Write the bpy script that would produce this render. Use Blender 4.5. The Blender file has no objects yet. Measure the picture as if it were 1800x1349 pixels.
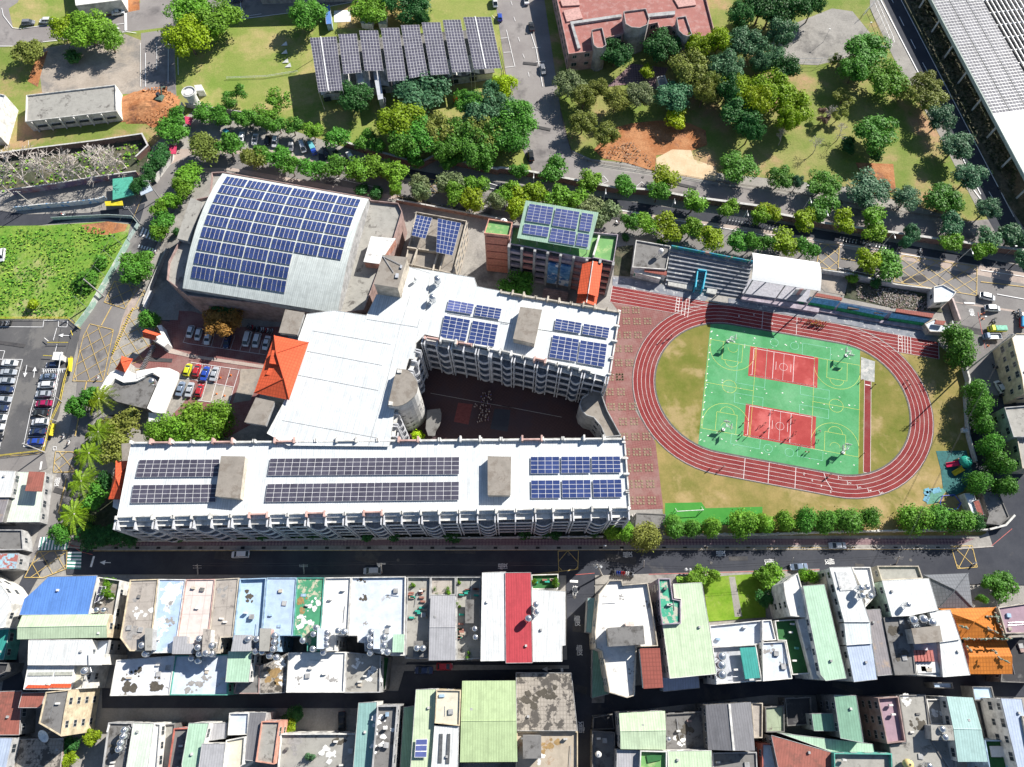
import bpy, math, random
from math import sin, cos, radians, pi, atan2, hypot
S = bpy.context.scene
COL = S.collection
# ---------------------------------------------------------------- camera, sky, sun, exposure
F_, TILT, HC = 1240.0, radians(22), 190.0
cd = bpy.data.cameras.new("camera"); cam = bpy.data.objects.new("camera", cd); COL.objects.link(cam)
cd.sensor_width = 36; cd.lens = F_/1800*36; cd.clip_start = 1; cd.clip_end = 3000
cam.location = (0, 0, HC); cam.rotation_euler = (TILT, 0, 0)
S.camera = cam
SUN_AZ, SUN_EL = radians(42), radians(36)
w = bpy.data.worlds.new("World"); S.world = w; w.use_nodes = True
nt = w.node_tree; bg = nt.nodes["Background"]
sky = nt.nodes.new("ShaderNodeTexSky"); sky.sky_type = 'NISHITA'; sky.sun_disc = False
sky.sun_elevation = SUN_EL; sky.sun_rotation = radians(48); sky.air_density = 1.0; sky.dust_density = 0.4; sky.ozone_density = 2.0
nt.links.new(sky.outputs[0], bg.inputs[0]); bg.inputs[1].default_value = 0.062
sd = bpy.data.lights.new("sun", 'SUN'); sd.energy = 5.0; sd.angle = radians(0.5); sd.color = (1, 0.95, 0.87)
so = bpy.data.objects.new("sun", sd); COL.objects.link(so); so.location = (0, 0, 300)
so.rotation_euler = (pi/2-SUN_EL, 0, SUN_AZ+pi/2)
S.view_settings.view_transform = 'Standard'; S.view_settings.look = 'None'; S.view_settings.exposure = 0.82; S.view_settings.gamma = 1
S.cycles.max_bounces = 5; S.cycles.diffuse_bounces = 3; S.cycles.transparent_max_bounces = 6
R = random.Random(7)
# ---------------------------------------------------------------- survey: photo sheets -> ground coordinates in metres
SH = dict(A=(0,0,3.913), B=(440,0,3.913), C=(880,0,3.913), D=(1340,0,3.913), E=(0,330,3.913), F=(440,330,3.913), G=(880,330,3.913), H=(1340,330,3.913),
          I=(0,660,3.913), J=(440,660,3.913), K=(880,660,3.913), L=(1340,660,3.913), M=(0,1000,3.865), N=(440,1000,3.865), O=(880,1000,3.865), Q=(1340,1000,3.865),
          X=(0,0,1), U=(840,340,6.746), V=(1280,420,4.286), W=(240,500,5.189), Y=(0,540,4.819), Z=(660,620,7.93), T=(1640,540,6.131), R=(540,20,5.0), S=(1500,1200,6.0), P=(1000,1000,5.62), e=(1000,330,7.496))
def px(s):
    out = []; sh = SH['X']
    for t in s.split():
        if t[0].isalpha(): sh = SH[t[0]]; t = t[1:]
        if not t: continue
        a, b = t.split(',')[:2]
        out.append((sh[0]+float(a)/sh[2], sh[1]+float(b)/sh[2]))
    return out
CT, ST = cos(TILT), sin(TILT)
def at(x, y, z=0.0):
    u = (x-900)/F_; v = -(y-674.5)/F_
    k = (z-HC)/(v*ST-CT)
    return (u*k, (v*CT+ST)*k)
def ppm(y, z=0.0):     # photo pixels per metre
    v = -(y-674.5)/F_
    return F_/((z-HC)/(v*ST-CT))
def W_(s, z=0.0): return [at(a, b, z) for a, b in px(s)]
# ---------------------------------------------------------------- materials
MATS = {}
def _nt(name, rough, spec=0.3, metal=0.0):
    m = bpy.data.materials.new(name); m.use_nodes = True
    n = m.node_tree; b = n.nodes["Principled BSDF"]
    b.inputs["Roughness"].default_value = rough; b.inputs["Metallic"].default_value = metal
    b.inputs["Specular IOR Level"].default_value = spec
    return m, n, b
def c4(c): return (c[0], c[1], c[2], 1)
def mix(n, a, b, fac, blend='MIX'):
    x = n.nodes.new("ShaderNodeMix"); x.data_type = 'RGBA'; x.blend_type = blend
    for k, v in ((0, fac), (6, a), (7, b)):
        if isinstance(v, bpy.types.NodeSocket): n.links.new(v, x.inputs[k])
        else: x.inputs[k].default_value = v if k == 0 else c4(v)
    return x.outputs[2]
def noise(n, vec, scale, detail=4, rough=0.6, lo=0.4, hi=0.6, dist=0.0):
    t = n.nodes.new("ShaderNodeTexNoise"); t.inputs["Scale"].default_value = scale; t.inputs["Detail"].default_value = detail
    t.inputs["Roughness"].default_value = rough; t.inputs["Distortion"].default_value = dist*0.4
    if vec is not None: n.links.new(vec, t.inputs["Vector"])
    r = n.nodes.new("ShaderNodeMapRange"); r.inputs[1].default_value = lo; r.inputs[2].default_value = hi
    n.links.new(t.outputs[0], r.inputs[0]); return r.outputs[0]
def geo(n): return n.nodes.new("ShaderNodeNewGeometry").outputs["Position"]
def bump(n, b, h, strength=0.3, dist=0.1):
    u = n.nodes.new("ShaderNodeBump"); u.inputs["Strength"].default_value = strength; u.inputs["Distance"].default_value = dist
    n.links.new(h, u.inputs["Height"]); n.links.new(u.outputs[0], b.inputs["Normal"])
def plain(name, c, rough=0.6, metal=0.0, spec=0.3, var=0.25, sc=1.5):
    """solid colour with faint procedural mottling"""
    if name in MATS: return MATS[name]
    m, n, b = _nt(name, rough, spec, metal)
    o = mix(n, [x*(1-var) for x in c], [min(1, x*(1+var*0.4)) for x in c], noise(n, geo(n), sc, 5, 0.65, 0.35, 0.6))
    n.links.new(o, b.inputs["Base Color"]); MATS[name] = m; return m
def ground(name, c1, c2, sc=0.15, c3=None, sc3=0.05, t3=(0.52, 0.6), rough=0.9, fine=0.35, fsc=3.0, bmp=0.0):
    """two colours in large drifts, a third in patches, fine grain over all"""
    m, n, b = _nt(name, rough, 0.15); g = geo(n)
    o = mix(n, c1, c2, noise(n, g, sc, 6, 0.65, 0.38, 0.62))
    if c3: o = mix(n, o, c3, noise(n, g, sc3, 5, 0.7, *t3, dist=0.4))
    f = noise(n, g, fsc, 4, 0.8, 0.3, 0.7)
    o = mix(n, o, (1-fine,)*3, f, 'MULTIPLY') if fine else o
    n.links.new(o, b.inputs["Base Color"])
    if bmp: bump(n, b, f, bmp, 0.15)
    MATS[name] = m; return m
def roofm(name, c, kind='flat', stain=None, rough=0.6, metal=0.0, amt=(0.56, 0.64), rib=0.75, sc=0.3):
    """flat: painted slab with grain and stains; rib: corrugated sheet, ribs run across the first edge; tile: courses + rows"""
    if name in MATS: return MATS[name]
    m, n, b = _nt(name, rough, 0.3, metal); g = geo(n)
    o = mix(n, [x*0.82 for x in c], c, noise(n, g, 0.5, 6, 0.7, 0.35, 0.55))
    uv = n.nodes.new("ShaderNodeUVMap").outputs[0]
    sx = n.nodes.new("ShaderNodeSeparateXYZ"); n.links.new(uv, sx.inputs[0])
    def saw(sock, per, lo, hi):
        d = n.nodes.new("ShaderNodeMath"); d.operation = 'DIVIDE'; d.inputs[1].default_value = per; n.links.new(sock, d.inputs[0])
        q = n.nodes.new("ShaderNodeMath"); q.operation = 'PINGPONG'; q.inputs[1].default_value = 0.5; n.links.new(d.outputs[0], q.inputs[0])
        r = n.nodes.new("ShaderNodeMapRange"); r.inputs[1].default_value = lo; r.inputs[2].default_value = hi; n.links.new(q.outputs[0], r.inputs[0]); return r.outputs[0]
    if kind in ('rib', 'tile'):
        s = saw(sx.outputs[0], rib if kind == 'tile' else 0.6, 0.0, 0.16)
        o = mix(n, [x*(0.62 if kind == 'tile' else 0.70) for x in c], o, s)
        bump(n, b, s, 0.3, 0.04)
        if kind == 'tile':
            s2 = saw(sx.outputs[1], 0.9, 0.0, 0.2); o = mix(n, [x*0.7 for x in c], o, s2)
        else:
            st = n.nodes.new("ShaderNodeMapping"); st.inputs["Scale"].default_value = (1.2, 0.06, 1); n.links.new(uv, st.inputs[0])
            o = mix(n, o, [x*0.70 for x in c], noise(n, st.outputs[0], 1.3, 5, 0.65, 0.50, 0.70))
    if kind == 'slab':
        s = saw(sx.outputs[0], 3.1, 0.0, 0.03); s2 = saw(sx.outputs[1], 4.3, 0.0, 0.025)
        o = mix(n, [x*0.6 for x in c], o, s); o = mix(n, [x*0.6 for x in c], o, s2)
    if stain: o = mix(n, o, stain, noise(n, g, sc, 7, 0.72, amt[0], amt[1], 0.6))
    o = mix(n, o, (0.78, 0.78, 0.78), noise(n, g, 4, 3, 0.8, 0.35, 0.75), 'MULTIPLY')
    n.links.new(o, b.inputs["Base Color"]); MATS[name] = m; return m
# ---------------------------------------------------------------- mesh helpers
def area(p): return sum(p[i][0]*p[(i+1) % len(p)][1]-p[(i+1) % len(p)][0]*p[i][1] for i in range(len(p)))/2
def ccw(p): return p if area(p) > 0 else p[::-1]
def inset(p, d):
    p = ccw(p); n = len(p); out = []
    for i in range(n):
        a, b, c = p[i-1], p[i], p[(i+1) % n]
        def nrm(u, v):
            L = hypot(v[0]-u[0], v[1]-u[1]) or 1; return (-(v[1]-u[1])/L, (v[0]-u[0])/L)
        n1, n2 = nrm(a, b), nrm(b, c); k = 1+n1[0]*n2[0]+n1[1]*n2[1]; k = max(k, 0.35)
        out.append((b[0]+d*(n1[0]+n2[0])/k, b[1]+d*(n1[1]+n2[1])/k))
    return out
class MB:
    def __init__(s): s.v = []; s.f = []; s.m = []
    def quad(s, *p, m=0):
        i = len(s.v); s.v += [tuple(q) for q in p]; s.f.append(tuple(range(i, i+len(p)))); s.m.append(m); return s
    def prism(s, p, z0, z1, top=True, bot=False, m=0, mt=None):
        p = ccw(p); n = len(p); i = len(s.v)
        zz0 = z0 if hasattr(z0, '__len__') else [z0]*n; zz1 = z1 if hasattr(z1, '__len__') else [z1]*n
        s.v += [(a, b, z) for (a, b), z in zip(p, zz0)]+[(a, b, z) for (a, b), z in zip(p, zz1)]
        for k in range(n): s.f.append((i+k, i+(k+1) % n, i+n+(k+1) % n, i+n+k)); s.m.append(m)
        if top: s.f.append(tuple(i+n+k for k in range(n))); s.m.append(m if mt is None else mt)
        if bot: s.f.append(tuple(i+k for k in range(n))[::-1]); s.m.append(m)
        return s
    def box(s, x0, x1, y0, y1, z0, z1, m=0): return s.prism([(x0, y0), (x1, y0), (x1, y1), (x0, y1)], z0, z1, True, True, m)
    def obox(s, c, u, L, Wd, z0, z1, m=0):
        """box centred at c, length L along unit u, width Wd"""
        v = (-u[1], u[0]); P4 = [(c[0]+u[0]*a*L/2+v[0]*b*Wd/2, c[1]+u[1]*a*L/2+v[1]*b*Wd/2) for a, b in ((-1, -1), (1, -1), (1, 1), (-1, 1))]
        return s.prism(P4, z0, z1, True, True, m)
    def tube(s, a, b, r0, r1=None, n=6, m=0):
        r1 = r0 if r1 is None else r1
        d = [b[i]-a[i] for i in range(3)]; L = math.sqrt(sum(x*x for x in d)) or 1; d = [x/L for x in d]
        h = (0, 0, 1) if abs(d[2]) < 0.9 else (1, 0, 0)
        u = [d[1]*h[2]-d[2]*h[1], d[2]*h[0]-d[0]*h[2], d[0]*h[1]-d[1]*h[0]]; l = math.sqrt(sum(x*x for x in u)); u = [x/l for x in u]
        v = [d[1]*u[2]-d[2]*u[1], d[2]*u[0]-d[0]*u[2], d[0]*u[1]-d[1]*u[0]]
        i = len(s.v)
        for c, r in ((a, r0), (b, r1)):
            for k in range(n):
                t = 2*pi*k/n; s.v.append(tuple(c[j]+r*(u[j]*cos(t)+v[j]*sin(t)) for j in range(3)))
        for k in range(n): s.f.append((i+k, i+(k+1) % n, i+n+(k+1) % n, i+n+k)); s.m.append(m)
        s.f.append(tuple(i+n+k for k in range(n))); s.m.append(m); s.f.append(tuple(i+k for k in range(n))[::-1]); s.m.append(m)
        return s
    def lathe(s, prof, n=12, c=(0, 0), m=0):
        i = len(s.v)
        for r, z in prof:
            for k in range(n): s.v.append((c[0]+r*cos(2*pi*k/n), c[1]+r*sin(2*pi*k/n), z))
        for j in range(len(prof)-1):
            for k in range(n): s.f.append((i+j*n+k, i+j*n+(k+1) % n, i+(j+1)*n+(k+1) % n, i+(j+1)*n+k)); s.m.append(m)
        return s
def mesh(name, mb, mats, org=(0, 0, 0), uvdir=None, smooth=False):
    me = bpy.data.meshes.new(name)
    me.from_pydata([(a-org[0], b-org[1], c-org[2]) for a, b, c in mb.v], [], mb.f)
    for x in (mats if isinstance(mats, (list, tuple)) else [mats]): me.materials.append(x)
    if any(mb.m): me.polygons.foreach_set("material_index", mb.m)
    if uvdir:
        ul = me.uv_layers.new(name="UVMap"); ux, uy = uvdir
        for lp in me.loops:
            q = mb.v[lp.vertex_index]; ul.data[lp.index].uv = (q[0]*ux+q[1]*uy, -q[0]*uy+q[1]*ux)
    if smooth: me.shade_smooth()
    me.update(); return me
def link(name, me, parent=None, loc=(0, 0, 0), rz=0.0, scale=None, label=None):
    o = bpy.data.objects.new(name, me); COL.objects.link(o)
    o.location = loc; o.rotation_euler = (0, 0, rz)
    if scale: o.scale = scale
    if parent: o.parent = parent
    if label: o['label'] = label
    return o
def tag(o, label, cat, group=None):
    o['label'] = label; o['category'] = cat
    if group: o['group'] = group
    return o
def thing(name, label, cat, loc, rz=0.0, group=None):
    o = bpy.data.objects.new(name, None); COL.objects.link(o); o.location = loc; o.rotation_euler = (0, 0, rz); o.empty_display_size = 0.5
    return tag(o, label, cat, group)
def part(name, mb, mats, parent, uvdir=None, smooth=False, label=None):
    return link(name, mesh(name, mb, mats, parent.location if parent else (0, 0, 0), uvdir, smooth), parent, label=label)
def single(name, mb, mats, label, cat, group=None, uvdir=None, smooth=False):
    c = [sum(v[i] for v in mb.v)/len(mb.v) for i in (0, 1)]+[min(v[2] for v in mb.v)]
    return tag(link(name, mesh(name, mb, mats, c, uvdir, smooth), None, c), label, cat, group)
LAY = [0]
def patch(name, s, mat, z=None, uvdir=None, kind='structure'):
    """a sheet of ground cover traced on the ground, each 4 mm above the one laid before"""
    if z is None: LAY[0] += 1; z = 0.004*LAY[0]
    p = W_(s) if isinstance(s, str) else s
    me = mesh(name, MB().quad(*[(a, b, z) for a, b in ccw(p)]), mat, uvdir=uvdir)
    o = link(name, me); o['kind'] = kind; return o
def strip(mb, p, wd, z, closed=False, m=0):
    n = len(p); k = n if closed else n-1
    for i in range(k):
        a, b = p[i], p[(i+1) % n]; L = hypot(b[0]-a[0], b[1]-a[1])
        if L < 1e-6: continue
        u = ((b[0]-a[0])/L, (b[1]-a[1])/L); v = (-u[1]*wd/2, u[0]*wd/2); e = wd*0.0
        mb.quad((a[0]+v[0]-u[0]*e, a[1]+v[1], z), (a[0]-v[0], a[1]-v[1], z), (b[0]-v[0], b[1]-v[1], z), (b[0]+v[0], b[1]+v[1], z), m=m)
def marks(name, items, mat, z=0.24):
    """items: (survey string or points, width, closed)"""
    mb = MB()
    for i, it in enumerate(items):
        p = W_(it[0]) if isinstance(it[0], str) else it[0]
        strip(mb, p, it[1], z+0.0, len(it) > 2 and it[2])
    o = link(name, mesh(name, mb, mat)); o['kind'] = 'structure'; return o
def clipline(poly, a, d):
    """segments of the line a+t*d inside polygon"""
    ts = []
    n = len(poly)
    for i in range(n):
        p, q = poly[i], poly[(i+1) % n]; ex, ey = q[0]-p[0], q[1]-p[1]; den = d[0]*ey-d[1]*ex
        if abs(den) < 1e-9: continue
        t = ((p[0]-a[0])*ey-(p[1]-a[1])*ex)/den; u = ((p[0]-a[0])*d[1]-(p[1]-a[1])*d[0])/den
        if 0 <= u < 1: ts.append(t)
    ts.sort(); return [((a[0]+d[0]*t0, a[1]+d[1]*t0), (a[0]+d[0]*t1, a[1]+d[1]*t1)) for t0, t1 in zip(ts[::2], ts[1::2])]
def hatchbox(s, sp, ang, mat, z=0.24, wd=0.14):
    p = W_(s) if isinstance(s, str) else s; mb = MB(); strip(mb, p, wd*1.3, z, True)
    cx = sum(q[0] for q in p)/len(p); cy = sum(q[1] for q in p)/len(p)
    for a in ang:
        d = (cos(radians(a)), sin(radians(a))); nn = (-d[1], d[0])
        for k in range(-30, 31):
            for q0, q1 in clipline(p, (cx+nn[0]*k*sp, cy+nn[1]*k*sp), d): strip(mb, [q0, q1], wd, z+(0.004 if a == ang[0] else 0.008))
    o = link('road_marking', mesh('road_marking', mb, mat)); o['kind'] = 'structure'; return o
# ================================================================ GROUND
m_lawn = ground('lawn_green', (0.20, 0.29, 0.055), (0.30, 0.33, 0.095), 0.06, (0.46, 0.38, 0.17), 0.035, (0.5, 0.64), fine=0.3, fsc=1.6, bmp=0.3)
m_park = ground('parkland_grass', (0.18, 0.25, 0.05), (0.32, 0.31, 0.11), 0.08, (0.48, 0.30, 0.18), 0.04, (0.52, 0.66), fine=0.32, fsc=1.5, bmp=0.3)
m_dry = ground('dry_grass', (0.20, 0.19, 0.05), (0.34, 0.26, 0.10), 0.10, (0.42, 0.31, 0.15), 0.06, (0.5, 0.62), fine=0.22, fsc=2.2)
m_infield = ground('infield_grass', (0.15, 0.17, 0.03), (0.24, 0.21, 0.06), 0.14, (0.36, 0.28, 0.13), 0.07, (0.52, 0.62), fine=0.2, fsc=2.2)
m_wild = ground('wild_green', (0.13, 0.31, 0.035), (0.27, 0.40, 0.07), 0.12, (0.52, 0.46, 0.24), 0.045, (0.53, 0.66), fine=0.45, fsc=1.3, bmp=0.6)
m_asph = ground('asphalt_old', (0.20, 0.188, 0.186), (0.25, 0.238, 0.23), 0.10, (0.10, 0.095, 0.10), 0.05, (0.56, 0.66), fine=0.18, fsc=4)
m_asphd = ground('asphalt_dark', (0.048, 0.052, 0.066), (0.066, 0.070, 0.084), 0.15, (0.10, 0.10, 0.10), 0.06, (0.6, 0.68), fine=0.2, fsc=4)
m_asphl = ground('asphalt_campus', (0.24, 0.22, 0.215), (0.30, 0.28, 0.27), 0.08, (0.15, 0.14, 0.14), 0.05, (0.56, 0.66), fine=0.15, fsc=3)
m_conc = ground('concrete_ground', (0.30, 0.285, 0.265), (0.40, 0.38, 0.35), 0.12, (0.20, 0.19, 0.18), 0.06, (0.54, 0.66), fine=0.3, fsc=2)
m_conc2 = ground('concrete_plaza', (0.36, 0.31, 0.26), (0.46, 0.40, 0.34), 0.12, (0.26, 0.24, 0.22), 0.09, (0.46, 0.6), fine=0.25, fsc=1.5)
m_soil = ground('orange_soil', (0.42, 0.17, 0.07), (0.55, 0.27, 0.13), 0.2, (0.30, 0.14, 0.08), 0.15, (0.54, 0.62), fine=0.4, fsc=1.5, bmp=0.4)
m_sand = ground('pale_sand', (0.62, 0.46, 0.29), (0.70, 0.56, 0.38), 0.2, (0.45, 0.38, 0.20), 0.1, (0.56, 0.66), fine=0.2, fsc=2)
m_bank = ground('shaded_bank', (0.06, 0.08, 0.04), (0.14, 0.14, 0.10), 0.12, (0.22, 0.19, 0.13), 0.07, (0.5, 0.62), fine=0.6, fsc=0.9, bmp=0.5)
m_pave = ground('pale_paving', (0.42, 0.34, 0.30), (0.50, 0.42, 0.37), 0.2, (0.36, 0.30, 0.27), 0.1, fine=0.2, fsc=4)
def grid_mat(name, cols, per, lw=0.04, rough=0.85, ang=0.0):
    """checker paving of a few brick colours, in ground metres"""
    m, n, b = _nt(name, rough, 0.15)
    mp = n.nodes.new("ShaderNodeMapping"); mp.inputs["Rotation"].default_value = (0, 0, radians(ang)); n.links.new(geo(n), mp.inputs[0])
    ck = n.nodes.new("ShaderNodeTexChecker"); ck.inputs["Scale"].default_value = 1/per; ck.inputs[1].default_value = c4(cols[0]); ck.inputs[2].default_value = c4(cols[1]); n.links.new(mp.outputs[0], ck.inputs[0])
    o = mix(n, ck.outputs[0], cols[-1], noise(n, geo(n), 0.12, 5, 0.7, 0.45, 0.6))
    o = mix(n, o, (0.75, 0.75, 0.75), noise(n, geo(n), 3.5, 4, 0.8, 0.35, 0.7), 'MULTIPLY')
    n.links.new(o, b.inputs["Base Color"]); MATS[name] = m; return m
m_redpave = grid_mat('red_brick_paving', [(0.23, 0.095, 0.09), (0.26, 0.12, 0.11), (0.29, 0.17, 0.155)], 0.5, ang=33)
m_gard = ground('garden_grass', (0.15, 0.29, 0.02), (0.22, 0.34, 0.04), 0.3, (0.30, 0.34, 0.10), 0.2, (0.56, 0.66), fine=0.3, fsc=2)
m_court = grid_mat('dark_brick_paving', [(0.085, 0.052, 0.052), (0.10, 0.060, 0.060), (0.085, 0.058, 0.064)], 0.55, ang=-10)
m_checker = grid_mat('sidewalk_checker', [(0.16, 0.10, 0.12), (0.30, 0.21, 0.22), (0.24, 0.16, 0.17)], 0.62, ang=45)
m_white = plain('road_white', (0.80, 0.80, 0.80), 0.7, var=0.15); m_yel = plain('road_yellow', (0.56, 0.40, 0.14), 0.7, var=0.3)
m_redline = plain('road_red', (0.45, 0.12, 0.11), 0.7)
m_curb = plain('kerb_stone', (0.42, 0.39, 0.36), 0.8)

base = MB().quad((-900, -500, -0.02), (900, -500, -0.02), (900, 1200, -0.02), (-900, 1200, -0.02))
o = link('ground', mesh('ground', base, m_conc)); o['kind'] = 'structure'
patch('lawn', 'X-700,-400 2600,-400 1700,200 1800,420 1500,330 1040,280 1000,262 960,300 640,270 470,215 345,190 262,262 -60,340 -700,350', m_park)
patch('lawn', 'X180,60 470,-60 560,-30 880,-80 935,300 640,265 470,212 345,190 300,120 245,60', m_lawn)
# upper-left roads and plaza
patch('road', 'A-900,430 300,292 850,225 1250,175 1800,120 B400,62 720,20 900,-20 1700,-260 700,-420 A-900,-200', m_asphl)
patch('verge', 'A60,60 120,20 160,-60 950,-120 965,20 900,70 750,112 380,150 150,205 90,195', m_lawn)
patch('dirt_verge', 'A490,150 700,120 960,70 960,-20 800,-10 640,60', m_soil)
patch('plaza', 'A300,335 560,285 850,232 1000,290 1200,300 1215,700 1100,720 1000,640 835,650 800,585 290,640 270,480', m_conc2)
patch('dirt_path', 'A255,380 330,350 290,480 260,600 190,560', m_soil)
patch('dirt', 'A930,660 1000,625 1160,610 1200,700 1170,850 1050,880 960,830 905,740', m_soil)
patch('road', 'A970,230 1180,200 1215,700 1110,690 1000,640 975,600', m_asphl)
patch('dirt_verge', 'B600,60 1000,-60 1230,120 1000,200 870,190 600,200', m_dry)
# campus roads
patch('road', 'X862,-60 948,-60 985,190 1005,272 1060,297 1200,318 1330,333 1500,366 1590,384 1690,391 1735,386 1760,400 1800,420 1830,470 1800,466 1700,445 1560,408 1360,376 1240,356 1060,332 985,318 935,300 900,220 889,130', m_asphl)
patch('road', 'D790,-200 960,0 1640,1330 1800,1620 1880,1800 1660,1700 1500,1420 1320,1100 1100,620 800,30', m_asphd)
patch('pavement', 'D740,-100 800,-60 1085,540 1300,960 1500,1350 1560,1480 1500,1480 1380,1250 1200,900 1010,590 960,520 740,60', m_conc)
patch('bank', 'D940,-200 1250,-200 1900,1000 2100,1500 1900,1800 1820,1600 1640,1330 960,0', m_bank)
patch('playing_court', 'D60,300 130,200 480,60 620,80 790,290 870,330 700,370 580,400 380,450 160,440', m_conc)
patch('dirt', 'C790,880 900,850 1100,830 1300,850 1410,900 1420,1000 1310,1040 1070,1070 1060,1180 860,1120 700,1090 640,1030', m_soil)
patch('sand', 'C1070,1090 1180,1030 1310,1035 1330,1100 1480,1150 1490,1230 1470,1250 1070,1180', m_sand)
patch('dirt', 'D640,1120 900,1130 920,1330 720,1290', m_soil)
patch('paving', 'C730,600 900,440 1150,470 1090,620 900,580', m_checker)
# public road north of the school
patch('sidewalk', 'X252,268 330,262 470,262 640,300 760,325 900,348 1120,375 1340,400 1560,437 1800,480 1950,505 1950,600 1800,575 1640,540 1480,500 1290,470 1080,425 900,400 700,352 560,330 400,300 340,330 262,470 230,560 170,690 120,900 80,905 150,690 200,520 230,400', m_pave)
patch('road', 'X340,270 470,272 560,290 740,325 890,345 1100,378 1290,404 1480,436 1690,478 1800,500 1950,530 1950,575 1800,548 1660,528 1640,512 1470,480 1330,462 1080,412 860,378 700,345 560,322 410,296 350,296 310,370 262,455 240,500 215,560 180,700 150,790 118,900 118,960 60,1010 30,1050 80,900 115,790 135,690 140,560 175,470 220,400 262,330 300,290', m_asph)
patch('road', 'E-300,110 170,185 600,175 860,140 1000,110 960,250 640,205 340,250 0,290 -300,300', m_asphd)
patch('cycle_track', 'X560,282 760,322 1000,352 1180,382 1340,404 1560,440 1800,480 1800,468 1560,425 1340,388 1180,366 1000,338 760,305 560,270', m_asphd)
patch('field', 'E-400,270 300,262 740,235 900,255 870,370 720,620 540,960 500,905 -400,905', m_wild)
patch('dirt', 'E560,260 740,235 880,255 860,300 720,330 600,310', m_soil)
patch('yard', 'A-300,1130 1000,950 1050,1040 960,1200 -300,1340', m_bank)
patch('car_park', 'E-300,905 500,915 560,975 470,1330 I440,60 410,260 310,530 0,560 -300,580', ground('car_park_asphalt', (0.10, 0.10, 0.104), (0.13, 0.128, 0.13), .12, (0.17, 0.165, 0.16), .06, (.56, .62), fine=.2, fsc=4))
patch('road', 'I-300,560 0,570 310,535 330,640 220,680 120,665 -300,650', m_asph)
patch('lane', 'M200,-40 130,110 60,560 0,900 -60,1400 140,1400 200,900 130,640 120,480 110,330 330,-60', m_asphd)
# school ground
patch('school_yard', 'X262,520 330,300 700,352 1110,420 1480,500 1650,560 1700,640 1775,925 1722,948 170,950 120,935 150,800 175,690 230,560', m_conc)
patch('forecourt', 'X283,545 340,548 420,575 520,575 470,640 445,745 400,770 290,745 330,700 335,660 225,645 265,605', m_redpave)
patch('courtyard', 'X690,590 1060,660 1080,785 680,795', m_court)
patch('court_mark', 'J1430,190 1530,200 1500,340 1400,320', plain('court_dullred', (.20, .06, .055), .9)); patch('court_mark', 'J1680,230 1790,240 1770,390 1650,370', m_asphd); None
marks('court_line', [('J1240,125 1540,180 1800,225 K0,210 420,290', .12)], m_curb)
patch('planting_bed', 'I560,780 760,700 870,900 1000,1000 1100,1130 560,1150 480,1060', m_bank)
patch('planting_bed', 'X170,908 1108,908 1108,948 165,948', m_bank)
patch('sports_field', 'X1150,560 1240,530 1640,600 1690,640 1765,880 1730,942 1170,942 1150,780', m_dry)
patch('paved_strip', 'X1074,531 1192,553 1142,588 1112,650 1115,720 1152,778 1166,895 1108,897 1060,770 1068,665 1085,545', m_redpave)
m_turf = ground('artificial_turf', (0.05, 0.24, 0.04), (0.07, 0.28, 0.05), 0.2, fine=0.1)
patch('turf_mat', 'K1130,880 1380,875 1410,915 1800,905 1800,940 1790,1030 1130,1030', m_turf)
# south pavement and road
patch('pavement', 'X150,949 1720,947 1765,930 1740,965 1690,967 170,968 118,962 110,950', m_checker)
patch('pavement', 'X165,960 1690,958 1760,925 1775,935 1740,962 1690,966 165,968 118,960 120,950', m_conc)
patch('road', 'X112,962 170,967 1690,965 1745,962 1705,840 1700,700 1690,640 1680,585 1665,530 1820,560 1900,700 1900,1030 1150,1020 995,1012 118,1010', m_asphd)
patch('road', 'X995,1008 1045,1010 1042,1200 1036,1420 1000,1420', m_asphd)
patch('road', 'X180,1210 700,1215 715,1165 1010,1160 1010,1200 700,1245 180,1245', m_asphd)
patch('road', 'X1030,1215 1360,1180 1820,1185 1820,1225 1350,1222 1035,1258', m_asphd)
patch('road', 'X1668,532 1800,552 1960,575 1960,640 1790,620 1790,640 1740,720 1700,700 1690,640', m_asph)
patch('pavement', 'X560,1168 1000,1170 1000,1176 700,1180', m_conc)
patch('pavement', 'X1046,1012 1440,1000 1440,1018 1046,1028', m_conc)
patch('pavement', 'X1046,1030 1075,1030 1062,1236 1040,1236', m_conc)
patch('garden', 'O1370,60 1790,30 1800,330 1410,360', m_gard); patch('planting_bed', 'e610,790 850,760 835,1040 800,1180 590,1160', m_bank)
patch('garden_path', 'O1550,55 1590,55 1640,325 1590,328', m_conc)
patch('forecourt_band', 'W250,600 330,590 480,640 1190,745 1180,775 480,668 300,630', m_pave); patch('forecourt_grey', 'W850,775 1170,775 1090,960 1040,1060 880,1085 940,900 950,780', m_conc2)
patch('forecourt_grey', 'W500,745 760,790 690,900 560,860', m_conc2); patch('forecourt_grey', 'W640,900 880,945 845,1100 560,1060', m_conc2); patch('forecourt_grey', 'W170,215 400,180 380,330 210,330', m_conc)
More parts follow.
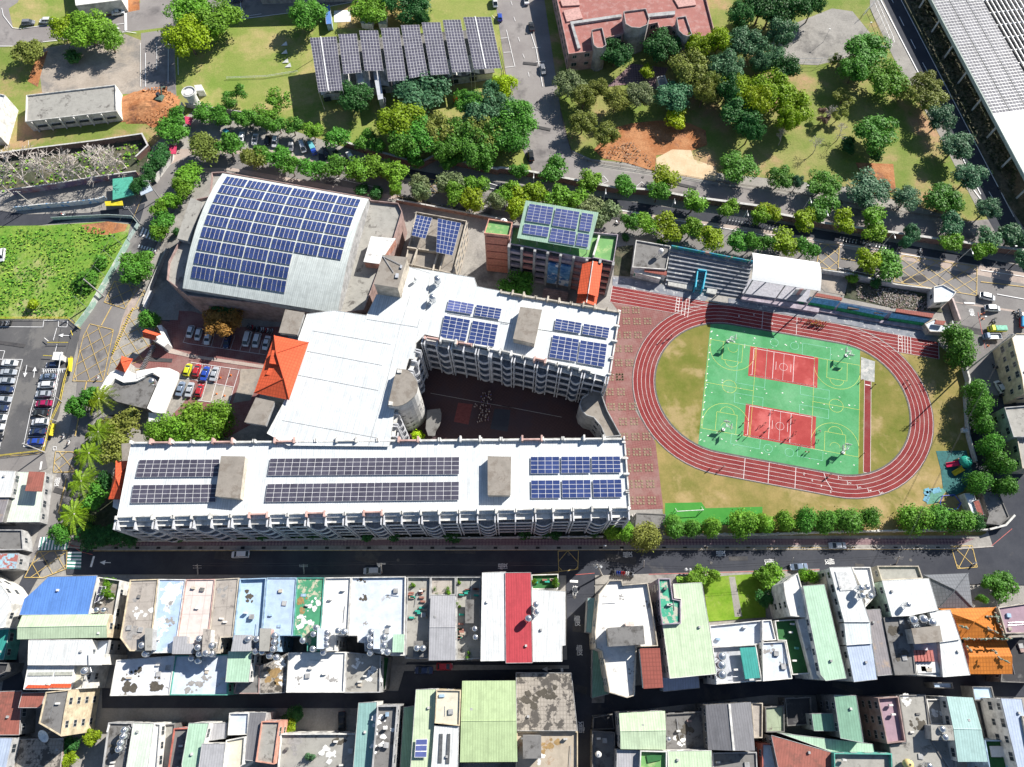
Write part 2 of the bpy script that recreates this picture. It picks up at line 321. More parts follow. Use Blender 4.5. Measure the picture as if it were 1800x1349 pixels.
# ---------------------------------------------------------------- running track, in the court's own frame
CO = (77.69615, 72.78354); CA = radians(-11.1906); CU = (cos(CA), sin(CA)); CV = (-sin(CA), cos(CA))
def L(u, v): return (CO[0]+CU[0]*u+CV[0]*v, CO[1]+CU[1]*u+CV[1]*v)
def oval(r, h=16.1, c=-0.15, n=28):
    p = [L(c+h+r*sin(pi*k/n), r*cos(pi*k/n)) for k in range(n+1)]+[L(c-h-r*sin(pi*k/n), -r*cos(pi*k/n)) for k in range(n+1)]
    return p
m_track = ground('track_red', (0.21, 0.036, 0.038), (0.265, 0.052, 0.05), 0.3, (0.24, 0.075, 0.07), 0.15, (0.5, 0.64), fine=0.2, fsc=2)
m_edge = plain('track_kerb', (0.12, 0.115, 0.11), 0.8); m_tline = plain('track_line', (0.80, 0.76, 0.74), 0.7, var=0.1)
def ring(name, r0, r1, mat, z):
    a, b = oval(r0), oval(r1); mb = MB(); n = len(a)
    for i in range(n): j = (i+1) % n; mb.quad((*a[i], z), (*a[j], z), (*b[j], z), (*b[i], z))
    o = link(name, mesh(name, mb, mat)); o['kind'] = 'structure'
zt = 0.2
patch('track_straight', [L(-53, 26.6), L(-53, 20.9), L(-20, 20.6), L(20, 20.6), L(44.8, 20.7), L(44.8, 26.5), L(10, 26.6)], m_track, zt-0.004)
ring('running_track', 20.5, 26.7, m_track, zt)
ring('track_kerb', 26.7, 26.95, m_edge, zt+0.004)
# infield and painted court
inn = oval(20.1)
patch('infield', inn, m_infield, zt)
o = MB(); a, b = oval(20.1), oval(20.5)
for i in range(len(a)): j = (i+1) % len(a); o.quad((*a[i], .26), (*a[j], .26), (*b[j], .26), (*b[i], .26)); o.quad((*a[i], .12), (*a[j], .12), (*a[j], .26), (*a[i], .26)); o.quad((*b[i], .12), (*b[i], .26), (*b[j], .26), (*b[j], .12))
o = link('track_kerb', mesh('track_kerb', o, m_edge)); o['kind'] = 'structure'
m_green = ground('court_green', (0.075, 0.30, 0.115), (0.11, 0.365, 0.16), 0.14, (0.17, 0.41, 0.21), 0.09, (0.48, 0.72), fine=0.2, fsc=2.5)
gp = [p for p in oval(20.05, n=60)]
def loc2(p): d = (p[0]-CO[0], p[1]-CO[1]); return (d[0]*CU[0]+d[1]*CU[1], d[0]*CV[0]+d[1]*CV[1])
gl = [loc2(p) for p in gp]; gl = [q for q in gl if -22.2 <= q[0] <= 22.0]
gl = [q for q in gl]; top = sorted([q for q in gl if q[1] > 0]); bot = sorted([q for q in gl if q[1] < 0])
yL = math.sqrt(20.05**2-(22.2-16.25)**2); yR = math.sqrt(20.05**2-(22.0-15.95)**2)
patch('sports_court', [L(-22.2, -yL)]+[L(*q) for q in bot]+[L(22, -yR), L(22, yR)]+[L(*q) for q in top[::-1]]+[L(-22.2, yL)], m_green, zt+0.004)
m_cred = ground('court_red', (0.35, 0.052, 0.050), (0.42, 0.075, 0.07), 0.2, (0.52, 0.13, 0.12), 0.1, (0.54, 0.66), fine=0.12, fsc=2.5)
for y0, y1 in ((4.5, 14.35), (-14.25, -4.3)): patch('volleyball_court', [L(-9.95, y0), L(9.95, y0), L(9.95, y1), L(-9.95, y1)], m_cred, zt+0.008)
patch('runway', [L(23.35, -18.3), L(25.25, -18.3), L(25.25, 9.6), L(23.35, 9.6)], m_track, zt+0.004)
m_pit = ground('sand_pit', (0.55, 0.55, 0.52), (0.34, 0.36, 0.35), 0.6, (0.66, 0.64, 0.6), 0.5, fine=0.4, fsc=2)
patch('sand_pit', [L(22.3, 9.7), L(26.2, 9.6), L(26.3, 16.3), L(22.3, 17)], m_pit, zt+0.004)
mb = MB(); z = zt+0.02
for k in range(6): strip(mb, oval(20.62+1.2*k), 0.07, z, True)
for k in range(6): strip(mb, [L(-53, 26.5-1.13*k), L(-22-(k*1.6), 26.1-1.05*k)], 0.07, z+0.004)
for k in range(6): strip(mb, [L(16+3.0*k, 26.5-1.13*k), L(44.8, 26.4-1.13*k)], 0.07, z+0.004)
for x, y0, y1 in ((-53, 20.9, 26.5), (-33.1, 21.2, 26.4), (-32.2, 21.2, 26.4), (-31.2, 20.8, 26.4), (-30.2, 20.4, 26.3), (-29.2, 20.1, 26.3), (33.1, 20.8, 26.4), (34.2, 20.8, 26.4), (35.0, 20.8, 26.4), (35.8, 20.8, 26.4), (36.7, 20.8, 26.4), (44.8, 20.8, 26.5)):
    strip(mb, [L(x, y0), L(x, y1)], 0.12, z+0.008)
for x, k in ((-9, 5), (-2.3, 5), (5.0, 5)): strip(mb, [L(x, -20.6), L(x, -26.6)], 0.12, z+0.008)
strip(mb, [L(12.6, -20.6), L(13.4, -22.8), L(15, -25)], 0.12, z+0.008); strip(mb, [L(-7, 20.6), L(-7, 26.6)], 0.1, z+0.008); strip(mb, [L(3.2, 20.6), L(3.2, 26.6)], 0.1, z+0.008)
for k in range(5):
    a = -(0.03+k*0.11); r = 21.2+1.2*k
    for b, hh in ((15.95, a),): strip(mb, [L(b+(r-0.5)*sin(-a), -(r-0.5)*cos(a)), L(b+(r+0.6)*sin(-a), -(r+0.6)*cos(a))], 0.1, z+0.008)
o = link('track_marking', mesh('track_marking', mb, m_tline)); o['kind'] = 'structure'
def vline(mb, pts, wd=0.08, closed=False): strip(mb, [L(*p) for p in pts], wd, zt+0.03, closed)
def arc(cx, cy, r, a0, a1, n=24): return [(cx+r*cos(radians(a0+(a1-a0)*k/n)), cy+r*sin(radians(a0+(a1-a0)*k/n))) for k in range(n+1)]
mw = MB()
for y0, y1 in ((4.93, 13.66), (-13.76, -4.83)):
    vline(mw, [(-8.85, y0), (8.85, y0), (8.85, y1), (-8.85, y1)], 0.11, True); vline(mw, [(-9.5, y0), (9.5, y0)], .08)
    ym = (y0+y1)/2
    for x in (-2.95, 2.95): vline(mw, [(x, y0), (x, y1)], 0.11)
    vline(mw, [(0, y0), (0, y1)], 0.06); vline(mw, arc(0, ym, 1.15, 0, 360), 0.06)
    for x in (-2.15, 2.15): vline(mw, [(x, ym-1.3), (x, ym+1.3)], 0.09)
vline(mw, [(-11.6, 13.2), (-11.6, 14.6)], .12); vline(mw, [(23.6, 8.3), (25, 8.3)], .25)
for sx in (23.35, 25.25): vline(mw, [(sx, -18.3), (sx, 9.6)], .08)
vline(mw, [(23.35, -18.3), (25.25, -18.3)], .08)
for k in range(60): x = R.uniform(-21.8, 21.5); y = R.choice([R.uniform(-3.5, 3.5), R.uniform(14.6, 19), R.uniform(-18.5, -14.6)]); vline(mw, [(x, y), (x+R.uniform(.1, .5), y+R.uniform(-.2, .2))], R.uniform(.08, .3))
for k in range(16): y = -18+k*2.3; vline(mw, [(-21.9, y), (-21.5, y+R.uniform(.2, .7))], R.uniform(.1, .35))
o = link('court_marking', mesh('court_marking', mw, m_tline)); o['kind'] = 'structure'
my = MB(); m_cy = plain('court_yellow', (0.62, 0.66, 0.16), 0.7, var=0.1)
for x0, x1 in ((-21.9, -8.1), (8.9, 22.0)):
    xm = (x0+x1)/2
    vline(my, [(x0, -14.2), (x1, -14.2), (x1, 14.15), (x0, 14.15)], .08, True); vline(my, [(x0-.2, 0.05), (x1, 0.05)]); vline(my, arc(xm, 0.05, 2.0, 0, 360), .08)
    for s, yb in ((1, -14.2), (-1, 14.15)):
        vline(my, [(xm-2.9, yb), (xm-2.9, yb+s*5.8), (xm+2.9, yb+s*5.8), (xm+2.9, yb)]); vline(my, arc(xm, yb+s*5.8, 2, 0, s*180), .08)
        vline(my, [(xm-6.6, yb), (xm-6.6, yb+s*2.2)]+arc(xm, yb+s*2.2, 6.6, s*180, 0, 30)[1:]+[(xm+6.6, yb)], .08); vline(my, arc(xm, yb+s*1.6, 1.4, 0, s*180), .06)
o = link('court_marking', mesh('court_marking', my, m_cy)); o['kind'] = 'structure'
mc = MB(); m_cc = plain('court_cyan', (0.30, 0.66, 0.52), 0.7, var=0.1)
for (x0, y0, x1, y1) in ((-13.3, -17.2, -5.2, -14.3), (-13.3, 1.6, -5.0, 14.3), (5.2, 14.4, 13.4, 18.2), (5.2, 1.6, 13.4, 4.4), (5.2, -4.4, 13.4, -1.6), (5.2, -17.2, 12.2, -14.3), (-13.3, -4.6, -5.2, -1.6)): vline(mc, [(x0, y0), (x1, y0), (x1, y1), (x0, y1)], .07, True)
for cx, cy in ((-3.1, 16.8), (2.9, 16.8), (-2.9, -16.6), (3.0, -16.6)): vline(mc, arc(cx, cy, 1.2, 0, 360), .07)
o = link('court_marking', mesh('court_marking', mc, m_cc)); o['kind'] = 'structure'
def words(s, c, size, rz, mat, z=0.25, name='road_marking', sc=1):
    cu = bpy.data.curves.new(name, 'FONT'); cu.body = s; cu.size = size; cu.align_x = 'CENTER'; cu.align_y = 'CENTER'; cu.extrude = 0.002; cu.materials.append(mat)
    o = link(name, cu, None, (c[0], c[1], z), rz, (1, sc, 1)); o['kind'] = 'structure'; return o
for k, x in enumerate((-2.0, -2.0)): pass
for k in range(5):
    words(str(k+1), L(-32.65, 21.85+1.06*k), 1.1, CA-pi/2, m_tline); words(str(5-k), L(33.7, 21.9+1.06*(4-k)), 1.1, CA+pi/2, m_tline)
    a = 0.03+k*0.11; r = 21.2+1.2*k; words(str(k+1), L(16.6+r*sin(a), -r*cos(a)), 1.0, CA+a-pi/2+pi, m_tline)
for t_, u_, v_ in (('2', 7.3, -22.0), ('3', 9.6, -23.3), ('4', 12.1, -24.4), ('5', 14.6, -25.6), ('2', -4.0, 23.0), ('3', -9.6, 25.0), ('4', -14, 23.6)): words(t_, L(u_, v_), 1.0, CA+pi, m_tline)
# green tile squares set in the red paving
mt = MB(); m_tg = plain('tile_green', (0.255, 0.195, 0.13), 0.85)
for s in ('G860,845 930,845', 'G865,920 938,922 1010,920', 'G800,1015 872,1016 945,1015', 'G805,1110 880,1110', 'G812,1207 885,1207', 'K750,15 820,12', 'K750,115 828,115', 'K760,218 835,218 908,216', 'K842,320 918,318', 'K850,424 928,424 1003,422', 'K862,528 936,528 1010,528', 'K870,640 943,638 1020,636', 'K880,750 952,748 1030,748', 'K888,862 962,862 1040,862', 'G818,1305'):
    for q in W_(s):
        for i in range(3):
            for j in range(3):
                if i == 1 and j == 1: continue
                c = (q[0]+(i-1)*0.82, q[1]+(j-1)*0.82); r = .27
                mt.quad((c[0]-r, c[1]-r, .24), (c[0]+r, c[1]-r, .24), (c[0]+r, c[1]+r, .24), (c[0]-r, c[1]+r, .24))
o = link('paving_pattern', mesh('paving_pattern', mt, m_tg)); o['kind'] = 'structure'
# ---------------------------------------------------------------- road paint
marks('road_marking', [('B-60,135 300,90 540,50 720,15', .25), ('A300,292 600,262 870,222 940,232', .2), ('A-100,320 90,322', .2), ('A868,215 866,95', .9), ('A866,165 750,178', .2), ('A160,200 280,182 370,165', .15),
    ('A1003,600 1003,370', .2), ('A968,600 968,300', .15), ('A1080,480 1080,300', .15), ('A1158,580 1160,295', .2), ('A1228,520 1225,400', .2), ('A1640,125 1800,100', .2), ('A1668,125 1655,20', .25), ('A15,60 25,110 90,195 150,202', .2),
    ('C-60,110 0,170', .1), ('C0,268 48,264', .15), ('C20,365 72,362', .15), ('C30,468 100,460', .15), ('C40,210 98,460', .15), ('C200,205 245,345 290,600', .2), ('C150,50 190,30', .15), ('C215,335 275,330', .15), ('C245,430 305,425', .15),
    ('C70,10 80,40', .12), ('C90,120 102,150', .12), ('C120,260 132,290', .12), ('C152,375 165,405', .12), ('C190,500 196,530', .12),
    ('D800,-20 1085,530', .35), ('D1290,920 1500,1340', .3), ('D880,-10 900,25', .2), ('D940,120 972,182', .22), ('D1018,275 1052,340', .22), ('D1100,435 1135,500', .22), ('D950,0 1640,1330', .25), ('H1555,30 1600,105', .2), ('H1620,0 1728,205', .25), ('H1445,10 1505,90', .3),
    ('G650,1240 780,1290', .1),
    ('B1480,1215 1800,1310', .2), ('C640,1235 710,1215 740,1250 650,1290', .12), ('C930,1290 970,1255 1010,1290', .12), ('G1280,20 1390,85', .1),
    ('G-100,100 200,160', .18), ('G780,150 1000,190', .22), ('G1130,215 1420,262 1700,310 1800,330', .2), ('H0,330 300,385', .2), ('H530,395 860,440 960,460', .22), ('H960,460 1100,482', .2), ('H1500,570 1800,615', .22), ('H520,555 700,592 900,628', .2), ('H1610,735 1800,770', .25), ('H1385,795 1460,800', .5), ('H0,320 420,375', .12),
    ('B-100,1030 30,1060 300,1120 500,1180', .15), ('B500,1210 900,1300', .15),
    ('F1620,0 1800,40', .2), ('F1390,90 1800,170', .12),
    ('I290,595 280,650', .5), ('I650,1245 628,1320', .55), ('I370,515 390,515 392,492 368,492 370,515', .12), ('O470,85 525,88', .6), ('O415,675 418,700', .6)], m_white)
marks('road_marking', [('E1000,20 900,260', .12), ('E770,820 700,950', .3), ('I600,40 585,110', .3), ('I560,200 520,420', .3), ('I460,710 405,950', .3), ('H820,440 960,455', .12), ('H540,490 640,505', .25), ('H1500,650 1800,685', .25), ('F1000,60 1400,150', .12), ('X165,969 1690,966', .15), ('C1230,0 1231,1', .1),
    ('X1130,965 1500,963', .1)], m_yel)
marks('road_marking', [('X170,968 122,958', .15), ('X1690,965 1740,962 1778,930', .15), ('X1010,1011 1045,1008', .15), ('X1140,1010 1440,1002', .15), ('H1480,860 1530,1110', .15), ('I480,1110 485,1165 560,1215 640,1235', .15)], m_redline)
hatchbox('Y765,145 965,195 920,420 880,610 870,632 620,628 690,330 710,250', 3.4, (38, -62), m_yel)
hatchbox('E720,790 860,835 955,690 790,645', 3.4, (30, -60), m_yel)
hatchbox('E995,705 930,830 860,900 800,1060 740,1290 985,1250 1045,1120 1100,1000 1000,850 1015,780', 3.4, (30, -52), m_yel)
hatchbox('I385,525 550,530 560,665 370,668', 2.6, (45, -45), m_yel)
hatchbox('I265,1215 465,1205 460,1330 M300,60 170,60', 3.0, (40, -50), m_yel)
hatchbox('H395,390 528,395 520,572 370,550', 3.0, (38, -50), m_yel)
hatchbox('H960,470 1475,545 1472,745 900,650', 3.4, (30, -48), m_yel)
hatchbox('K395,1210 535,1205 530,1335 N1750,60 O395,30', 4.6, (48, -48), m_yel)
hatchbox('L1295,1178 1440,1172 1475,1320 1340,1330', 3.2, (52, -50), m_yel)
hatchbox('B1200,1230 1340,1250 1290,1330 1150,1330', 3.2, (38, -48), m_yel)
# zebra crossings: white bars over green paint
def zebra(s, n, mat2=None, a=0, frac=.5):
    q = W_(s); mb = MB(); m2 = MB(); lerp = lambda p, r, t: (p[0]+(r[0]-p[0])*t, p[1]+(r[1]-p[1])*t)
    if mat2: patch('road_marking', q, mat2, 0.225)
    for k in range(n):
        t0, t1 = k/n, (k+frac)/n
        mb.quad(*[(x, y, .24) for x, y in (lerp(q[0], q[1], t0), lerp(q[0], q[1], t1), lerp(q[3], q[2], t1), lerp(q[3], q[2], t0))])
    o = link('road_marking', mesh('road_marking', mb, m_white)); o['kind'] = 'structure'
m_zg = plain('zebra_green', (0.05, 0.22, 0.18), 0.8)
zebra('I280,1115 480,1105 465,1200 262,1205', 9, m_zg); zebra('I470,1215 462,1330 560,1335 565,1215', 5, m_zg)
zebra('E985,275 1130,350 1110,385 960,335', 7, None); zebra('E960,395 1090,430 1080,450 950,415', 7, None)
marks('road_marking', [('I310,525 240,545 0,560', .1)], m_yel)
rp_ = MB(); RR = random.Random(4)
for s in ('X300,560 X270,640 X230,700 X190,740 X400,985 X640,990 X820,980 X1080,985 X1300,985 X1500,985 X1740,700 X1745,800 X1020,1100 X1018,1200 X1400,430 X1600,500 X1100,395 X860,360 X600,1200 X1500,1200 X940,120 X960,220 X1200,322 X1450,355 X60,640 X50,720 X30,600 X110,870 X1650,200 X1720,590').split():
    c = at(*px(s)[0]); a = RR.uniform(-.3, .3); rp_.obox((c[0]+RR.uniform(-2, 2), c[1]+RR.uniform(-2, 2)), (cos(a), sin(a)), RR.uniform(2, 9), RR.uniform(.9, 2.2), .1, .212)
o = link('road_patch', mesh('road_patch', rp_, ground('asphalt_patch', (0.07, 0.07, 0.075), (0.11, 0.105, 0.105), .3))); o['kind'] = 'structure'
mh = MB()
for s in 'X420,978 X700,985 X1000,975 X1250,990 X1600,985 X250,600 X225,660 X165,760 X130,880 X1010,1050 X1015,1150 X1560,470 X1750,560 X925,60 X945,180 X1130,312'.split(): c = at(*px(s)[0]); mh.lathe([(.4, .1), (.4, .22), (.01, .221)], 12, c)
o = link('manhole_cover', mesh('manhole_cover', mh, m_edge)); o['kind'] = 'structure'
# car park bays
m_bay = [('Y500,120 375,115 368,172 0,170', .15), ('Y500,120 578,125 570,172 498,170 500,120', .15), ('Y485,180 455,285', .15), ('Y0,372 45,374 22,452', .15), ('Y0,445 195,447 -10,1230', .15), ('Y487,318 472,380', .15), ('Y270,862 292,788 380,540', .12), ('Y202,1185 270,862', .15), ('Y202,1185 378,1182 430,945 520,520', .15), ('Y360,528 500,525', .15)]
for k in range(10): y = 520+76*k; m_bay.append((f'Y0,{y-3} {178-19*k},{y}', .12))
for k in range(8): y = 632+78*k; m_bay.append((f'Y{338-17*k},{y} {482-15*k},{y-4}', .12))
marks('road_marking', m_bay+[('W425,530 480,545 1175,645', .1), ('W430,530 470,420', .08), ('W600,550 640,430', .08), ('W685,565 720,440', .08), ('W770,580 810,470', .08), ('W860,595 900,470', .08), ('W945,608 985,480', .08), ('W1030,625 1065,500', .08), ('W1118,640 1150,510', .08),
    ('W500,715 940,780 840,1110', .12), ('W770,755 680,1080', .12), ('W860,770 765,1085', .12), ('W400,850 890,940', .12), ('W560,1060 760,1090', .12), ('W640,905 595,1060', .1), ('W690,745 640,905', .1), ('W605,735 560,890', .1)], m_white)
def arrow(s, wd=.3):
    p = W_(s); a, b = p; Ln = hypot(b[0]-a[0], b[1]-a[1]); u = ((b[0]-a[0])/Ln, (b[1]-a[1])/Ln); v = (-u[1], u[0]); mb = MB(); h = (b[0]-u[0]*1.4, b[1]-u[1]*1.4)
    strip(mb, [a, h], wd*.6, .25); mb.quad((*b, .25), (h[0]+v[0]*.6, h[1]+v[1]*.6, .25), (h[0]-v[0]*.6, h[1]-v[1]*.6, .25))
    o = link('road_marking', mesh('road_marking', mb, m_white)); o['kind'] = 'structure'
arrow('Y232,495 212,598'); arrow('Y290,600 302,508'); arrow('Y592,245 498,242'); arrow('O345,682 280,682'); arrow('A790,200 830,200'); arrow('I765,1290 690,1288')
for s, a in (('K878,1235', .5), ('K1518,1227', .5), ('K20,1315', .5), ('L455,1282', -.5), ('L40,1285', -.5), ('O520,360', 0), ('O535,560', 0), ('O548,1070', 1), ('H1438,865', 0), ('I395,740', 0)): words('慢', at(*px(s)[0]), 1.7, a*pi, m_white, sc=1.6)
words('停', at(*px('O505,155')[0]), 1.7, 0, m_white, sc=1.6)
# ================================================================ BUILDINGS
m_frame = plain('window_frame', (0.45, 0.45, 0.45), 0.5); m_glass = plain('window_glass', (0.03, 0.04, 0.05), 0.15, spec=0.6, var=0.1)
def winmesh(wd, ht):
    mb = MB(); x = wd/2
    mb.box(-x, x, -0.05, 0.06, 0, ht, 0); g = MB(); g.box(-x+.08, -.04, .04, .07, .08, ht-.08); g.box(.04, x-.08, .04, .07, .08, ht-.08)
    return mesh('window', mb, m_frame), mesh('pane', g, m_glass)
def win(k, t, loc, rz): return link('pane', WIN[k][1], link('window', WIN[k][0], t, loc, rz))
WIN = [winmesh(1.5, 1.3), winmesh(1.9, 1.5), winmesh(0.9, 1.0)]
HOUSES = []; PENDING = []
WC = dict(white=(0.62, 0.61, 0.58), cream=(0.56, 0.47, 0.33), grey=(0.36, 0.36, 0.36), dark=(0.17, 0.165, 0.16), pink=(0.52, 0.34, 0.30), mauve=(0.36, 0.31, 0.36), beige=(0.46, 0.41, 0.34), brick=(0.34, 0.24, 0.22), blue=(0.30, 0.42, 0.55), teal=(0.10, 0.34, 0.28), salmon=(0.56, 0.28, 0.21), red=(0.42, 0.13, 0.10))
def wallm(k): return plain('wall_'+k, WC[k], 0.85, var=0.35, sc=0.6)
RC = {  # colour, kind, stain, amount
 'conc': ((0.36, 0.35, 0.32), 'flat', (0.13, 0.12, 0.11), (0.55, 0.66)), 'concs': ((0.42, 0.38, 0.34), 'slab', (0.20, 0.18, 0.17), (0.55, 0.64)), 'cdark': ((0.20, 0.195, 0.19), 'flat', (0.08, 0.075, 0.07), (0.52, 0.64)),
 'cbrown': ((0.30, 0.27, 0.235), 'flat', (0.22, 0.19, 0.16), (0.5, 0.6)), 'black': ((0.045, 0.045, 0.05), 'flat', (0.12, 0.12, 0.12), (0.56, 0.66)), 'wstain': ((0.68, 0.70, 0.74), 'flat', (0.17, 0.15, 0.12), (0.575, 0.60)),
 'bluest': ((0.42, 0.55, 0.78), 'flat', (0.82, 0.83, 0.84), (0.50, 0.54)), 'pinkf': ((0.72, 0.62, 0.58), 'slab', (0.60, 0.50, 0.46), (0.58, 0.72)), 'lblue': ((0.45, 0.60, 0.76), 'flat', (0.30, 0.36, 0.42), (0.63, 0.69)), 'lblue2': ((0.44, 0.56, 0.74), 'flat', (0.36, 0.46, 0.60), (0.5, 0.7)),
 'gstain': ((0.07, 0.30, 0.16), 'flat', (0.52, 0.48, 0.36), (0.53, 0.57)), 'whitef': ((0.76, 0.76, 0.74), 'flat', (0.40, 0.38, 0.36), (0.60, 0.67)), 'pale': ((0.60, 0.66, 0.74), 'flat', (0.40, 0.40, 0.42), (0.61, 0.69)), 'greyf': ((0.50, 0.52, 0.56), 'flat', (0.26, 0.25, 0.24), (0.58, 0.66)),
 'turf': ((0.035, 0.15, 0.045), 'flat', (0.03, 0.10, 0.03), (0.5, 0.7)), 'greenf': ((0.16, 0.36, 0.12), 'flat', (0.34, 0.46, 0.20), (0.5, 0.62)), 'pinkfl': ((0.36, 0.25, 0.30), 'flat', None, (0, 1)), 'redf': ((0.36, 0.14, 0.12), 'flat', (0.42, 0.24, 0.22), (0.5, 0.66)),
 'wsheet': ((0.70, 0.72, 0.72), 'rib', None, 0), 'csheet': ((0.66, 0.72, 0.73), 'rib', None, 0), 'blsheet': ((0.12, 0.27, 0.66), 'rib', None, 0), 'mint': ((0.55, 0.68, 0.47), 'rib', None, 0), 'mintd': ((0.22, 0.40, 0.29), 'rib', None, 0), 'gsheet': ((0.46, 0.58, 0.32), 'rib', None, 0), 'mint2': ((0.44, 0.64, 0.48), 'rib', None, 0),
 'grsheet': ((0.42, 0.42, 0.44), 'rib', None, 0), 'grsheetd': ((0.20, 0.20, 0.215), 'rib', None, 0), 'redsheet': ((0.48, 0.06, 0.075), 'rib', None, 0), 'rust': ((0.36, 0.13, 0.10), 'rib', (0.20, 0.09, 0.07), (0.5, 0.65)), 'teal': ((0.26, 0.44, 0.42), 'rib', None, 0), 'tealt': ((0.05, 0.34, 0.30), 'rib', None, 0), 'brsheet': ((0.28, 0.26, 0.27), 'rib', (0.40, 0.30, 0.22), (0.56, 0.7)),
 'lbsheet': ((0.46, 0.54, 0.68), 'rib', None, 0), 'maroon': ((0.30, 0.085, 0.065), 'tile', None, 0), 'otile': ((0.60, 0.20, 0.03), 'tile', None, 0), 'rtile': ((0.70, 0.115, 0.045), 'tile', None, 0), 'gtile': ((0.17, 0.18, 0.20), 'tile', None, 0), 'rough': ((0.40, 0.36, 0.31), 'tile', (0.10, 0.09, 0.08), (0.5, 0.54)), 'striped': ((0.36, 0.55, 0.66), 'rib', (0.38, 0.14, 0.12), (0.5, 0.52)),
 'skin': ((0.70, 0.735, 0.75), 'rib', None, 0)}
def rm(k):
    c, kind, st, am = RC[k]; return roofm('roof_'+k, c, kind, st, amt=am or (.56, .64), rough=0.55 if kind == 'rib' else 0.75, sc=0.22 if k in ('wstain', 'bluest', 'gstain') else 0.4)
def udir(p):
    L_ = hypot(p[1][0]-p[0][0], p[1][1]-p[0][1]); return ((p[1][0]-p[0][0])/L_, (p[1][1]-p[0][1])/L_)
def blockmb(p, z0, h, par=0.0, mb=None):
    """walls m0, top m1"""
    mb = mb or MB(); p = ccw(p)
    if par > 0:
        q = inset(p, 0.22); n = len(p); mb.prism(p, z0, h, top=False)
        for i in range(n): j = (i+1) % n; mb.quad((*p[i], h), (*p[j], h), (*q[j], h), (*q[i], h)); mb.quad((*q[i], h), (*q[j], h), (*q[j], h-par), (*q[i], h-par))
        mb.quad(*[(a, b, h-par) for a, b in q], m=1)
    else: mb.prism(p, z0, h, mt=1)
    return mb
def gable(p, h, rise, ax, th=0.14, m=0):
    """sheet roof over a traced quad: ridge parallel to edge 0-1 (ax 0) or 1-2 (ax 1)"""
    if ax == 1: p = p[1:]+p[:1]
    a, b, c, d = p; m1 = ((b[0]+c[0])/2, (b[1]+c[1])/2); m2 = ((d[0]+a[0])/2, (d[1]+a[1])/2); mb = MB()
    for q in ((a, b, m1, m2), (m2, m1, c, d)):
        z = [h, h, h+rise, h+rise] if q[0] == a else [h+rise, h+rise, h, h]
        if area(list(q)) < 0: q = q[::-1]; z = z[::-1]
        mb.prism(q, [t-th for t in z], z, True, True, m)
    r = (udir([m2, m1]))
    return mb, (m2, m1)
def bld(s, h, wall, roof, label, name='row_house', cat='house', par=0.5, ov=0.0, rise=0.0, ax=0, group=None, win=True, flr=3.3, z0=0.0, rlabel=None):
    p = W_(s, h) if isinstance(s, str) else s; raw = p; c = (sum(q[0] for q in p)/len(p), sum(q[1] for q in p)/len(p), z0)
    t = thing(name, label, cat, c, group=group); sheet = RC[roof][1] in ('rib', 'tile'); u = udir(raw)
    if sheet:
        wl = inset(p, ov+0.08); mb = MB(); n = len(wl)
        mb.prism(wl, z0, h-0.2, top=True); part('wall', mb, wallm(wall), t)
        if rise and len(p) == 4:
            g, rd = gable(raw, h, rise, ax); part('roof', g, rm(roof), t, u)
            for e in (0, 1):   # gable ends
                pass
            k = MB(); k.tube((*rd[0], h+rise), (*rd[1], h+rise), 0.12, n=5); part('ridge_cap', k, rm(roof), t, u)
            gm = MB(); q = ccw(raw); a, b, c_, d = (raw if ax == 0 else raw[1:]+raw[:1])
            for e0, e1, ap in ((b, c_, rd[1]), (d, a, rd[0])): gm.quad((*e0, h-.18), (*e1, h-.18), (*ap, h+rise-.18))
            part('gable_end', gm, wallm(wall), t)
        else:
            part('roof', MB().prism(p, h-0.16, h, True, True), rm(roof), t, u)
            k = MB(); q = ccw(p)
            for i in range(len(q)): k.tube((*q[i], h+.01), (*q[(i+1) % len(q)], h+.01), 0.07, n=4)
            part('roof_trim', k, wallm('white' if roof in ('wsheet', 'mint', 'csheet', 'skin') else 'grey'), t)
    else:
        mb = blockmb(p, z0, h, par); wm = MB(); wm.v = mb.v; wm.f = [f for f, m in zip(mb.f, mb.m) if m == 0]; wm.m = [0]*len(wm.f)
        part('wall', wm, wallm(wall), t)
        q = inset(p, 0.22) if par > 0 else ccw(p); rz = h-par if par > 0 else h
        part('roof', MB().prism(q, rz-0.2, rz+0.005), rm(roof), t, u)
    HOUSES.append((ccw(p), h, t)); 
    if win: PENDING.append((t, ccw(inset(p, ov+0.08) if sheet else p), z0, h, flr))
    t['h'] = h; return t
def head(t, s, h, wall, roof, z0=None, par=0.0, name='stair_head', label=None):
    p = W_(s, h) if isinstance(s, str) else s; z0 = t['h']-0.6 if z0 is None else z0
    ov = ccw(p); mb = MB(); mb.prism(inset(ov, .12), z0, h-.18)
    o = part(name, mb, wallm(wall), t, label=label)
    r = MB(); r.prism(ov, h-.2, h) if par == 0 else blockmb(ov, h-.2, h+par, par, r)
    k = part('head_roof', r, rm(roof) if par == 0 else [wallm(wall), rm(roof)], t, udir(p)); k.parent = o; k.location = (0, 0, 0); return o
m_rail = plain('steel_rail', (0.55, 0.56, 0.58), 0.4, 0.6, 0.5)
m_pv = None
def pvmat(name, c, line, cell=(1.0, 1.0), rough=0.25):
    m, n, b = _nt(name, rough, 0.5 if rough < .6 else .1); uv = n.nodes.new("ShaderNodeUVMap").outputs[0]
    nz = noise(n, geo(n), 0.35, 3, 0.6, 0.35, 0.65)
    o = mix(n, c, [min(1, x*1.35+0.01) for x in c], nz)
    n.links.new(o, b.inputs["Base Color"]); MATS[name] = m; return m
